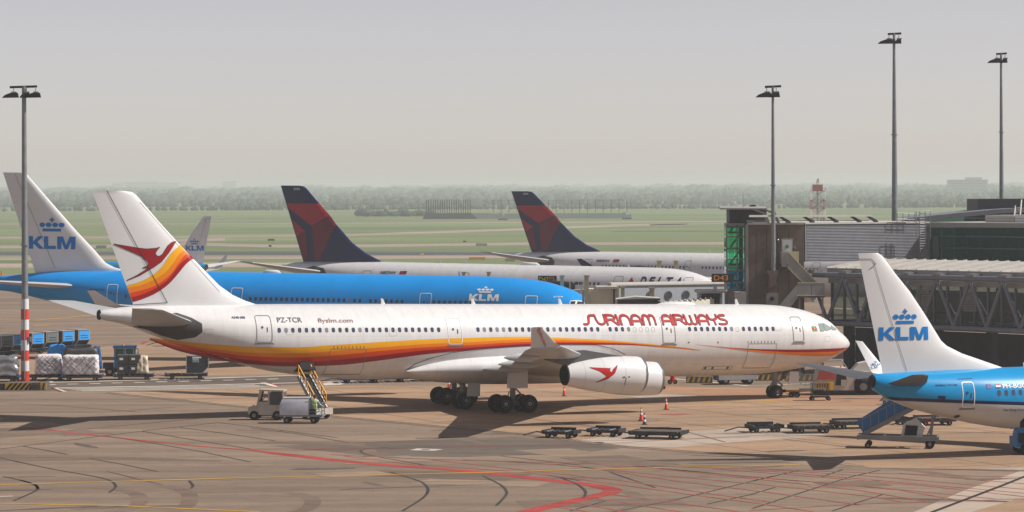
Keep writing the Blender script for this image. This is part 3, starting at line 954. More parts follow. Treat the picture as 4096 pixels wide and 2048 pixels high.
def a340():
    lg = 32.3
    b = Body(AST, lg)
    r = place('four_engine_airliner', 'long white four-engined airliner with yellow, orange and red stripes, in front', 'airliner', 26.883, 265.946, 25.312, 1.107, lg, None)
    fus = b.mesh('fuselage', M_SKINW, r)
    # belly fairing with wing root
    bf = Body([(20.0, 3.3, 3.1, .6), (20.6, 3.75, 2.75, 1.9), (21.45, 4.13, 2.4, 2.55), (22.65, 4.59, 2.12, 2.93), (24, 4.86, 1.97, 3.08), (27, 4.96, 1.86, 3.16), (30, 4.87, 1.84, 3.16), (33.4, 4.67, 1.9, 3.12), (36, 4.38, 2.05, 2.98), (37.8, 3.97, 2.24, 2.78), (39.0, 3.5, 2.5, 2.5), (39.6, 3.1, 2.9, 2.2)], lg)
    bf.mesh('belly_fairing', M_SKINW, r, 48, .5)
    sd = b.side(.014)
    fl = [[(39.55, 3.05), (39.1, 3.52), (37.84, 4.0), (36.08, 4.42), (33.43, 4.72), (30.07, 4.92), (27.13, 5.0), (24.03, 4.93), (22.65, 4.65), (21.45, 4.18)]]
    decal('fairing_seam', polys_bm(sum([ribbon_polys(f, .045, False) for f in fl], [])), b.side(.03), M_TXT, fus, .4)
    # fin, tailplane
    fin = Fin(b, [(7.4, 50.6), (7.95, 50.9), (8.21, 51.74), (8.64, 52.75), (9.35, 53.83), (10.45, 54.99), (12.28, 56.89), (13.94, 58.53), (15.88, 60.32), (16.1, 60.62), (16.18, 61.2)], (7.89, 60.44), (16.18, 63.71), .95, .42)
    fo = fin.build(M_WHITE, r)
    fs = fin.side(.02)
    band0 = [(60.96, 9.32), (59.94, 9.61), (59.04, 10.12), (58.38, 10.74), (57.72, 11.68), (56.93, 12.32)]
    band1 = [(60.9, 9.12), (59.86, 9.37), (58.87, 9.81), (58.05, 10.36), (57.55, 10.98), (57.06, 11.65), (56.56, 11.97)]
    band2 = [(60.76, 8.74), (59.86, 8.97), (59.04, 9.24), (58.38, 9.62), (57.72, 10.17), (57.23, 10.83), (56.73, 11.46), (56.3, 11.73)]
    band3 = [(60.63, 8.43), (59.86, 8.65), (58.88, 9.1), (58.05, 9.66), (57.56, 10.2), (57.06, 10.85), (56.56, 11.27), (56.11, 11.53)]
    band4 = [(60.5, 8.1), (59.7, 8.36), (58.71, 8.82), (57.89, 9.41), (57.23, 10.12), (56.6, 10.85), (56.1, 11.22), (55.86, 11.27)]
    def dense(c):
        P = smooth_px(c, 5)
        return P
    for k, (p, q, m) in enumerate(((band0, band1, M_LY), (band1, band2, M_LO), (band2, band3, M_LR), (band3, band4, M_LD))):
        P, Q = dense(p), dense(q)
        mb = bmesh.new()
        n = 40
        def res(C):
            d = [0]
            for i in range(1, len(C)): d.append(d[-1] + hypot(C[i][0] - C[i - 1][0], C[i][1] - C[i - 1][1]))
            return [(float(np.interp(d[-1] * i / n, d, [c[0] for c in C])), float(np.interp(d[-1] * i / n, d, [c[1] for c in C]))) for i in range(n + 1)]
        A_, B_ = res(P), res(Q)
        va = [mb.verts.new((x, y, 0)) for x, y in A_]; vb = [mb.verts.new((x, y, 0)) for x, y in B_]
        for i in range(n): mb.faces.new((va[i], va[i + 1], vb[i + 1], vb[i]))
        decal('fin_stripe', mb, fs, m, fo, .5)
    bird = [(62.0, 12.31), (60.34, 12.05), (59.6, 11.97), (58.86, 12.03), (58.62, 12.11), (58.82, 11.87), (58.93, 11.69), (58.83, 11.48), (58.62, 11.44), (58.37, 11.6), (57.96, 12.23), (57.63, 12.48), (57.28, 12.55), (57.47, 12.35), (57.88, 11.76), (58.46, 11.06), (59.03, 10.66), (59.36, 10.47), (60.02, 10.07), (60.96, 9.68), (60.26, 10.03), (59.53, 10.5), (59.32, 10.6), (59.81, 10.6), (59.48, 10.74), (59.38, 10.89), (59.48, 11.09), (59.93, 11.44), (60.34, 11.63)]
    decal('bird_outline', polys_bm(ribbon_polys(bird + bird[:1], .07, True)), fin.side(.024), M_TITLEO, fo, .5)
    decal('bird_emblem', polys_bm([bird]), fin.side(.03), M_LD, fo, .4)
    decal('rudder_seam', polys_bm(ribbon_polys([(62.63, 16.16), (57.94, 8.06)], .05) + ribbon_polys([(57.94, 8.06), (60.42, 7.9)], .05)), fin.side(.036), M_TXT, fo, .4)
    decal('fin_seam', polys_bm(ribbon_polys([(60.1, 15.4), (56.2, 11.3), (53.9, 8.9)], .03)), fin.side(.026), M_SEAM, fo, .4)
    for s in (1, -1):
        st = surface('tailplane', [((56.1, s * 1.2, 6.6), (61.0, s * 1.2, 6.5), .55, (0, 0, 1)), ((61.5, s * 9.5, 7.82), (63.75, s * 9.5, 7.9), .2, (0, 0, 1)), ((62.1, s * 9.7, 7.88), (63.85, s * 9.7, 7.95), .1, (0, 0, 1))], M_WING, r, b, 8)
        decal('tailplane_seal', polys_bm([[(60.6, 6.35), (60.2, 6.6), (59.2, 6.75), (58.6, 7.25), (57.6, 7.35), (56.6, 7.0), (55.9, 6.6), (55.85, 6.0), (56.3, 5.6), (57.4, 5.4), (58.6, 5.72), (59.6, 6.12)]]), b.side(.03, s > 0), M_SEAL, st, .25)
    MB().lathe([(0, .39), (.12, .33), (.13, .02)], b.p(63.0, 0, 7.17), (-1, 0, 0), 20).build('exhaust_pipe', M_DARK, fus, smooth=40)
    # livery
    Y = [[(59.13, 5.51), (56.77, 5.24), (54.31, 5.04), (52.1, 4.91), (48.95, 4.86), (45.57, 5.04), (42.14, 5.23), (37.79, 5.44), (35.15, 5.51), (30.7, 5.58), (29.69, 5.575), (27.62, 5.51), (24.9, 5.39), (23.06, 5.29), (21.22, 5.14), (18.42, 4.9), (16.54, 4.72), (14.81, 4.48)],
         [(59.13, 5.45), (56.77, 5.01), (54.29, 4.67), (52.0, 4.47), (48.92, 4.43), (45.55, 4.6), (42.14, 4.83), (37.8, 5.09), (35.16, 5.17), (30.71, 5.38), (29.7, 5.41), (27.63, 5.36), (24.9, 5.27), (23.07, 5.19), (21.22, 5.08), (18.42, 4.84), (16.53, 4.68), (14.81, 4.475)],
         [(59.13, 5.41), (56.77, 4.84), (54.28, 4.48), (52.0, 4.21), (48.88, 4.1), (45.51, 4.26), (42.12, 4.56), (37.79, 4.85), (35.16, 4.95), (30.71, 5.17), (29.71, 5.19), (27.63, 5.2), (24.9, 5.16), (23.07, 5.1), (21.22, 5.02), (18.42, 4.79), (16.53, 4.645), (14.81, 4.47)],
         [(59.14, 5.38), (56.76, 4.67), (54.25, 4.24), (52.0, 3.9), (48.81, 3.74), (45.45, 3.9), (42.08, 4.22), (37.78, 4.64), (35.15, 4.76), (30.71, 5.02), (29.71, 5.05), (27.63, 5.1), (24.9, 5.09), (23.07, 5.05), (21.22, 4.99), (18.42, 4.77), (16.53, 4.63), (14.81, 4.465)],
         [(59.14, 5.35), (56.75, 4.49), (54.22, 3.96), (52.0, 3.6), (48.73, 3.42), (45.35, 3.5), (42.01, 3.84), (37.75, 4.36), (35.14, 4.55), (30.71, 4.82), (29.7, 4.86), (27.63, 4.95), (24.9, 4.96), (23.06, 4.95), (21.22, 4.92), (18.41, 4.75), (16.53, 4.62), (14.81, 4.46)]]
    Y = [sorted(q) for q in Y]
    for k, m in enumerate((M_LY, M_LO, M_LR, M_LD)):
        strip_decal('cheat_stripe', Y[k], Y[k + 1], b.side(.012), m, fus)
        strip_decal('cheat_stripe', Y[k], Y[k + 1], b.side(.012, False), m, fus)
    F0 = sorted([(15.42, 4.935), (12.27, 4.67), (9.5, 4.53), (8.3, 4.505), (6.63, 4.48), (4.69, 4.48), (3.71, 4.51), (2.22, 4.53), (1.21, 4.545), (.5, 4.56)])
    F1 = sorted([(15.42, 4.93), (12.27, 4.64), (9.5, 4.42), (8.3, 4.35), (6.6, 4.27), (4.65, 4.26), (3.67, 4.27), (2.16, 4.27), (1.1, 4.37), (.5, 4.45)])
    F2 = sorted([(15.42, 4.925), (12.26, 4.59), (9.5, 4.29), (8.3, 4.18), (6.55, 4.05), (4.58, 3.95), (3.59, 3.92), (2.3, 3.93), (1.13, 4.17), (.5, 4.38)])
    strip_decal('nose_stripe', F0, F1, b.side(.012), M_LD, fus)
    strip_decal('nose_stripe', F1, F2, b.side(.012), M_LO, fus)
    for l, z in ((3.2, 5.3), (7.9, 6.2), (8.3, 3.5), (19.2, 4.2), (40.2, 4.0), (41.0, 5.9), (49.2, 6.0), (55.4, 6.0)):
        decal('access_panel_seam', ring_bm(rrect(l, z, .6, .45, .06), rrect(l, z, .56, .41, .05)), b.side(.009), M_SKINSEAM, fus, .2)
    # titles
    pen = {
        'S': [[(0, .04), (.2, .03), (.36, .12), (.44, .32), (.5, .7), (.6, .9), (.76, .97), (.98, .97)]],
        'U': [[(0, 1), (.03, .5), (.16, .15), (.4, .03), (.64, .12), (.76, .4), (.8, 1)]],
        'R': [[(0, 0), (.02, 1)], [(.02, 1), (.5, .98), (.68, .86), (.7, .7), (.6, .54), (.12, .5)], [(.4, .5), (.86, .02)]],
        'I': [[(.04, 0), (0, 1)]],
        'N': [[(.02, 0), (0, .6), (.12, .88), (.38, .99), (.62, .9), (.76, .62), (.8, 0)]],
        'A': [[(0, 0), (.03, .6), (.15, .88), (.4, .99), (.62, .9), (.76, .62), (.8, 0)], [(.04, .36), (.78, .36)]],
        'M': [[(0, 0), (.02, .7), (.14, .94), (.3, .98), (.44, .86), (.5, .55), (.52, 0)], [(.5, .55), (.6, .88), (.76, .98), (.92, .92), (1.0, .7), (1.02, 0)]],
        'W': [[(0, 1), (.04, .3), (.16, .06), (.32, .02), (.46, .14), (.5, .45), (.5, .9)], [(.5, .45), (.58, .12), (.74, .02), (.9, .1), (.98, .3), (1.02, 1)]],
        'Y': [[(0, 1), (.06, .66), (.24, .5), (.42, .5), (.6, .58), (.72, .76), (.74, 1)], [(.42, .5), (.5, 0)]],
        's': [[(0, .06), (.2, .02), (.5, .03), (.68, .14), (.7, .32), (.56, .46), (.24, .56), (.1, .68), (.12, .86), (.3, .97), (.62, .98)]]}
    lay = [('S', 0, .98), ('U', .1, .8), ('R', .12, .86), ('I', .06, .06), ('N', .2, .8), ('A', .16, .8), ('M', .18, 1.02), (' ', .55, 0), ('A', .1, .8), ('I', .1, .06), ('R', .14, .86), ('W', .06, 1.02), ('A', .14, .8), ('Y', .1, .74), ('s', .1, .7)]
    x, letters = 0.0, []
    for c, pre, w in lay:
        x += pre
        letters.append([[(x + p, q) for p, q in st] for st in pen.get(c, [])])
        x += w
    H_, L0, Z0 = .70, 24.95, 6.48
    sx = (24.95 - 12.4) / x
    for strokes in letters:
        if not strokes: continue
        so, si = [], []
        for st in strokes:
            pts = smooth_px([(L0 - p * sx, Z0 + q * H_) for p, q in st], 3)
            so += ribbon_polys(pts, .205); si += ribbon_polys(pts, .125)
        lo = decal('title_letter_edge', polys_bm(so), b.side(.014), M_TITLEO, fus, .25)
        decal('title_letter', polys_bm(si), b.side(.03), M_TITLE, fus, .25)
    text_decal('registration_lettering', 'PZ-TCR', b.side(.02), M_TXT, fus, 50.1, 6.68, 1.95, .36, offset=.012)
    text_decal('web_lettering', 'flyslm.com', b.side(.02), M_TXTB, fus, 46.9, 6.56, 2.8, .42, offset=.012)
    text_decal('type_lettering', 'A340-300', b.side(.02), M_NAVY, fus, 53.6, 6.95, 1.05, .17, offset=.02)
    wl_ = (lambda l, z: b.p(l, 29.3 + (z - 6.1) * .62 + .16, z))
    bm, w, h = text_bm('flyslm.com', 0, .012)
    for v in bm.verts:
        a, q = v.co.x / w * 1.75, v.co.y / h * .3
        ang = radians(-47)
        v.co = (42.45 - (a * cos(ang) - q * sin(ang)), 7.12 + (a * sin(ang) + q * cos(ang)), 0)
    # flag: green, white, red with a yellow star
    for z0, z1, m in ((6.27, 6.34, 'g'), (6.02, 6.24, 'r'), (5.92, 5.99, 'g')):
        decal('flag', polys_bm([[(4.75 - (6.3 - z0) * .15, z0), (4.25 - (6.3 - z0) * .15, z0), (4.25 - (6.3 - z1) * .15, z1), (4.75 - (6.3 - z1) * .15, z1)]]), b.side(.02), mat('flag_green', (30, 122, 70), .5, var=0) if m == 'g' else M_TITLE, fus, 0)
    decal('flag', polys_bm([circle(4.48, 6.13, .07, n=8)]), b.side(.03), M_LY, fus, 0)
    # glazing
    windows(fus, b, [(50.05, 25), (34.0, 20), (22.8, 4), (15.86, 8), (11.06, 6)], 6.12, .26, .36, .5334)
    for l in (20.67, 20.13, 19.6, 19.07, 11.6):
        decal('blanked_window', ring_bm(rrect(l, 6.1, .28, .36, .11), rrect(l, 6.1, .25, .33, .1)), b.side(.012), M_SEAM, fus, 0)
    for P in ([(3.92, 6.48), (3.46, 6.5), (3.44, 6.05), (3.55, 5.92), (3.9, 5.93)], [(3.38, 6.5), (3.22, 6.47), (2.62, 6.16), (2.6, 6.08), (2.9, 6.0), (3.36, 5.96)], [(2.46, 6.32), (1.98, 6.05), (1.98, 5.98), (2.5, 6.0), (2.52, 6.1)]):
        for s in (True, False):
            w = decal('cockpit_window', polys_bm([P]), b.side(.02, s), M_CPIT, fus, .2)
            decal('window_frame', polys_bm(ribbon_polys(P + P[:1], .05)), b.side(.026, s), M_SEAM, w, .2)
    for s in (True, False):
        for l, z0, z1, w in ((51.2, 5.22, 7.2, 1.22), (35.92, 5.03, 7.04, 1.16), (17.72, 5.03, 7.06, 1.14), (6.1, 5.1, 7.06, 1.02)):
            d = door(fus, b, l, z0, z1, w, M_SEAM if l != 35.92 else M_FRAME, s, lw=.05)
    for l, z, w, h in ((44.6, 3.75, 2.9, 2.0), (9.4, 4.0, 2.6, 2.0)):
        decal('cargo_door_seam', ring_bm(rrect(l, z, w, h, .1), rrect(l, z, w - .07, h - .07, .08)), b.side(.022), M_SEAM, fus, .25)
        for k in range(9):
            decal('cargo_latch', polys_bm([[(l - w / 2 + .2 + k * .3, z + h / 2 + .02), (l - w / 2 + .24 + k * .3, z + h / 2 + .02), (l - w / 2 + .24 + k * .3, z + h / 2 + .2), (l - w / 2 + .2 + k * .3, z + h / 2 + .2)]]), b.side(.02), M_TXT, fus, 0)
    for l in (13.4, 16.0):
        decal('static_port', polys_bm([circle(l, 5.1, .06, n=8)]), b.side(.02), M_TXT, fus, 0)
    for l in (14.0, 13.35, 12.0):
        decal('drain_port', polys_bm([circle(l, 3.05, .1, n=10)]), b.side(.02), M_TXT, fus, 0)
    decal('drain_panel', ring_bm(rrect(12.9, 3.05, 2.6, .3, .05), rrect(12.9, 3.05, 2.54, .25, .04)), b.side(.016), M_SEAM, fus, .3)
    # open bulk hold door; darkness of the hold painted as a flat black patch
    decal('bulk_hold_opening', polys_bm([[(48.2, 3.72), (47.2, 3.72), (47.15, 3.0), (48.3, 3.0)]]), b.side(.03), M_BLACK, fus, .2)
    hd = MB()
    f = b.side(.05)
    p0, p1 = f(48.2, 3.75), f(47.2, 3.75)
    hd.add([p0, p1, p1 + Vector((-.1, -.75, -.55)), p0 + Vector((-.35, -.75, -.55)), p0 + Vector((0, -.04, .06)), p1 + Vector((0, -.04, .06)), p1 + Vector((-.1, -.8, -.49)), p0 + Vector((-.35, -.8, -.49))], [(0, 1, 2, 3), (4, 5, 6, 7), (0, 1, 5, 4), (1, 2, 6, 5), (2, 3, 7, 6), (3, 0, 4, 7)])
    hd.build('bulk_hold_door', M_DARK, r)
    for l in (10.0, 25.6, 33.0, 40.5):
        antenna(fus, b, l)
    dm = MB().lathe([(-1.6, .02), (-1.3, .3), (-.6, .42), (.5, .42), (1.4, .25), (1.9, .02)], b.p(15.5, 0, 7.97), (-1, 0, 0), 18)
    for i, v in enumerate(dm.v): dm.v[i] = (v[0], v[1], 7.97 + (v[2] - 7.97) * .55)
    dm.build('antenna_dome', M_WHITE, fus, smooth=50)
    # wings and engines
    eng = ((19.2, 28.75, 34.85, 3.52, 1.32, .72), (9.4, 22.2, 28.3, 2.68, 1.28, .72))
    for s in (1, -1):
        wide_wing(r, b, s, eng)
    bm2 = text_bm('flyslm.com', 0, .012)
    bm3, w, h = bm2
    def wlf(l, z):
        return b.p(l, 29.3 + (z - 6.25) * .76 + .14, z)
    for v in bm3.verts:
        a, q = v.co.x / w * 1.62, v.co.y / h * .3
        ang = radians(-50)
        v.co = (42.38 - (a * cos(ang) - q * sin(ang)), 7.12 + (a * sin(ang) + q * cos(ang)), 0)
    decal('winglet_lettering', bm3, wlf, M_TITLE, r, .3)
    # bird on the outer engine
    eb = [(33.28, 4.08), (31.8, 4.02), (31.86, 3.83), (31.72, 3.73), (31.5, 4.02), (31.2, 4.23), (31.5, 3.68), (32.01, 3.3), (32.82, 3.04), (32.23, 3.36), (32.1, 3.42), (32.14, 3.53), (32.61, 3.84)]
    def ef(off):
        def f(l, z):
            t = (l - 28.75) / 6.1
            R = float(np.interp(t, [0, .28, .42, .56, .7, .85, 1], [1.32 * .9, 1.32, 1.32 * .985, 1.32 * .93, 1.32 * .84, 1.32 * .71, .72])) + off
            dz = max(-.98 * R, min(.98 * R, z - 3.52))
            return b.p(l, 19.2 + sqrt(R * R - dz * dz), 3.52 + dz)
        return f
    decal('bird_outline', polys_bm(ribbon_polys(eb + eb[:1], .05)), ef(.012), M_TITLEO, r, .2)
    decal('bird_emblem', polys_bm([eb]), ef(.02), M_TITLE, r, .2)
    decal('engine_marking', polys_bm([[(30.6, 3.35), (30.56, 3.35), (30.62, 2.85), (30.66, 2.85)], circle(30.35, 3.42, .06, n=8), [(30.85, 3.44), (30.66, 3.44), (30.66, 3.36), (30.85, 3.36)]]), ef(.02), M_TXT, r, .2)
    # landing gear
    wm = wheel_mesh('main_wheel', .69, .5)
    for s in (1, -1):
        dr = [(31.55, 33.25, s * 6.35, 1.9, 4.0)] if s == 1 else [(31.55, 33.25, s * 6.35, 1.9, 3.8)]
        gear_leg(r, b, 32.3, s * 5.34, 3.6, .69, [(-1, -.7), (-1, .7), (1, -.7), (1, .7)], 1.0, wm, 0, dr)
    gear_leg(r, b, 34.0, 0, 2.6, .64, [(0, -.5), (0, .5)], 0, wm, .02, [(33.0, 34.1, 1.0, 1.0, 2.2)])
    wn_ = wheel_mesh('nose_wheel', .53, .36)
    gear_leg(r, b, 6.67, 0, 3.2, .53, [(0, -.36), (0, .36)], 0, wn_, .495, [(4.9, 5.8, .75, 1.75, 2.65)])
    return r
A340 = a340()

M_STABG = mat('tailplane_shaded_grey', (82, 84, 90), .5, var=.12)  # darker than the real paint, shade of the underside put into the colour
def split_paint(name, top, line, low, k, z1, z0):
    """paint scheme split by height: colour above, dark cheat line, pale belly"""
    m = bpy.data.materials.new(name); m.use_nodes = True
    nt = m.node_tree; N, L = nt.nodes, nt.links
    p = N['Principled BSDF']
    p.inputs['Roughness'].default_value = .3
    p.inputs['Coat Weight'].default_value = .08
    p.inputs['Specular IOR Level'].default_value = .3
    tc = N.new('ShaderNodeTexCoord'); sp = N.new('ShaderNodeSeparateXYZ')
    L.new(tc.outputs['Object'], sp.inputs[0])
    ma = N.new('ShaderNodeMath'); ma.operation = 'MULTIPLY_ADD'
    ma.inputs[1].default_value = k
    L.new(sp.outputs[0], ma.inputs[0]); L.new(sp.outputs[2], ma.inputs[2])
    def step(t):
        q = N.new('ShaderNodeMapRange'); q.inputs[1].default_value, q.inputs[2].default_value = t - .012, t + .012
        L.new(ma.outputs[0], q.inputs[0]); return q.outputs[0]
    def mx(f, a, b):
        x = N.new('ShaderNodeMix'); x.data_type = 'RGBA'
        L.new(f, x.inputs[0])
        for i, q in ((6, a), (7, b)):
            if hasattr(q, 'is_output'): L.new(q, x.inputs[i])
            else: x.inputs[i].default_value = q
        return x.outputs[2]
    no = N.new('ShaderNodeTexNoise'); no.inputs['Scale'].default_value = .7; no.inputs['Detail'].default_value = 5
    L.new(tc.outputs['Object'], no.inputs[0])
    r = N.new('ShaderNodeMapRange'); r.inputs[1].default_value, r.inputs[2].default_value, r.inputs[3].default_value, r.inputs[4].default_value = .3, .7, .93, 1.03
    L.new(no.outputs[0], r.inputs[0])
    c = mx(step(z1), mx(step(z0), lin(low), lin(line)), lin(top))
    mm = N.new('ShaderNodeMix'); mm.data_type, mm.blend_type = 'RGBA', 'MULTIPLY'; mm.inputs[0].default_value = 1
    L.new(c, mm.inputs[6]); L.new(r.outputs[0], mm.inputs[7]); L.new(mm.outputs[2], p.inputs['Base Color'])
    return m

# ------------------------------------------------------------------ blue twin-jet behind
def b777():
    lg = 28
    st = [(0, 4.72, 4.62, .03), (.12, 5.0, 4.3, .4), (.5, 5.35, 3.95, .85), (1.1, 5.7, 3.55, 1.35), (1.8, 6.05, 3.25, 1.75), (2.67, 6.6, 2.98, 2.15), (3.61, 7.15, 2.78, 2.45), (5.1, 7.68, 2.55, 2.78), (6.47, 8.03, 2.42, 2.95), (8.39, 8.3, 2.33, 3.06), (11, 8.45, 2.3, 3.1), (14, 8.5, 2.3, 3.1),
          (30, 8.5, 2.3, 3.1), (43, 8.5, 2.3, 3.1), (47, 8.5, 2.75, 3.06), (50, 8.48, 3.4, 2.92), (54, 8.42, 4.5, 2.55), (57.6, 8.25, 5.2, 1.95), (60.2, 8.0, 5.75, 1.35), (62.2, 7.75, 6.15, .7), (63.6, 7.6, 6.3, .16), (63.73, 7.5, 6.4, .1)]
    b = Body(st, lg)
    r = place('blue_airliner', 'large sky-blue twin-jet with white tail and crown emblem, behind the striped jet', 'airliner', 9.54, 318.21, -13.74, .8, lg, None)
    fm = split_paint('blue_fuselage_paint', (0, 142, 220), (14, 34, 84), (205, 208, 210), .008, 4.05, 3.75)
    fus = b.mesh('fuselage', fm, r)
    fin = Fin(b, [(7.7, 48.5), (8.45, 49.6), (8.73, 50.9), (9.19, 51.9), (10.35, 53.0), (12.36, 55.06), (15.33, 57.9), (17.94, 60.36), (18.16, 60.7)], (8.11, 59.42), (18.16, 63.0), .95, .45)
    fo = fin.build(M_WHITE, r)
    decal('airline_lettering', polys_bm(klm(60.1, 10.5, 5.1, 1.27)), fin.side(.03), M_LOGOB, fo, .5)
    decal('crown_emblem', polys_bm(crown(57.55, 12.27, 2.65, 1.4)), fin.side(.03), M_LOGOB, fo, .5)
    decal('rudder_seam', polys_bm(ribbon_polys([(61.6, 18.0), (57.2, 8.6)], .04)), fin.side(.03), M_SEAM, fo, .5)
    for s in (1, -1):
        surface('tailplane', [((53.8, s * 1.5, 6.85), (60.0, s * 1.5, 6.85), .6, (0, 0, 1)), ((60.3, s * 10.6, 7.55), (62.9, s * 10.6, 7.6), .2, (0, 0, 1))], M_WING, r, b, 8)
    windows(fus, b, [(35.64, 13), (28.72, 9), (23.38, 7), (17.0, 8), (48.6, 2)], 5.99, .26, .38, .533, M_GLASS)
    for l, z0, z1, w in ((50.1, 5.15, 7.15, 1.15), (37.1, 5.0, 7.03, 1.2), (17.85, 4.85, 6.85, 1.2), (7.36, 4.8, 6.78, 1.2)):
        door(fus, b, l, z0, z1, w, M_FRAME, True, False, .06)
    decal('airline_lettering', polys_bm(klm(13.52, 6.2, 2.95, .64)), b.side(.025), M_FRAME, fus, .3)
    decal('crown_emblem', polys_bm(crown(12.0, 6.98, 1.6, .6)), b.side(.025), M_FRAME, fus, .3)
    text_decal('type_lettering', 'BOEING 777', b.side(.02), M_NAVY, fus, 52.6, 6.5, 1.6, .16, .25, .015)
    text_decal('alliance_lettering', 'SKYTEAM', b.side(.02), M_FRAME, fus, 5.3, 6.62, .85, .14, 0, .01)
    for P in ([(3.68, 6.3), (3.18, 6.33), (3.2, 5.9), (3.7, 5.85)], [(3.1, 6.32), (2.55, 6.24), (2.5, 5.9), (3.12, 5.88)], [(2.45, 6.2), (1.95, 5.95), (1.9, 5.75), (2.42, 5.85)]):
        for s in (True, False):
            w = decal('cockpit_window', polys_bm([P]), b.side(.02, s), M_GLASS, fus, .2)
            decal('window_frame', polys_bm(ribbon_polys(P + P[:1], .07)), b.side(.03, s), M_FRAME, w, .2)
    for s in (1, -1):
        wide_wing(r, b, s, ((9.8, 21.0, 27.2, 2.7, 1.75, 1.1),), dl=-.5, dz=.2, eng_mat=M_GREYW)
    wm = wheel_mesh('heavy_wheel', .68, .5)
    for s in (1, -1):
        gear_leg(r, b, 31.5, s * 5.5, 3.6, .68, [(-1.4, -.6), (-1.4, .6), (0, -.6), (0, .6), (1.4, -.6), (1.4, .6)], 1.4, wm, -.05)
    gear_leg(r, b, 5.9, 0, 3.2, .55, [(0, -.36), (0, .36)], 0, wheel_mesh('blue_nose_wheel', .55, .36), .3)
    for l in (15.0, 42.0): antenna(fus, b, l)
    MB().lathe([(0, .02), (.3, .25), (1.5, .3), (1.9, .02)], b.p(33.5, 0, 8.5), (-1, 0, 0), 14).build('antenna_dome', M_WHITE, fus, smooth=50)
b777()

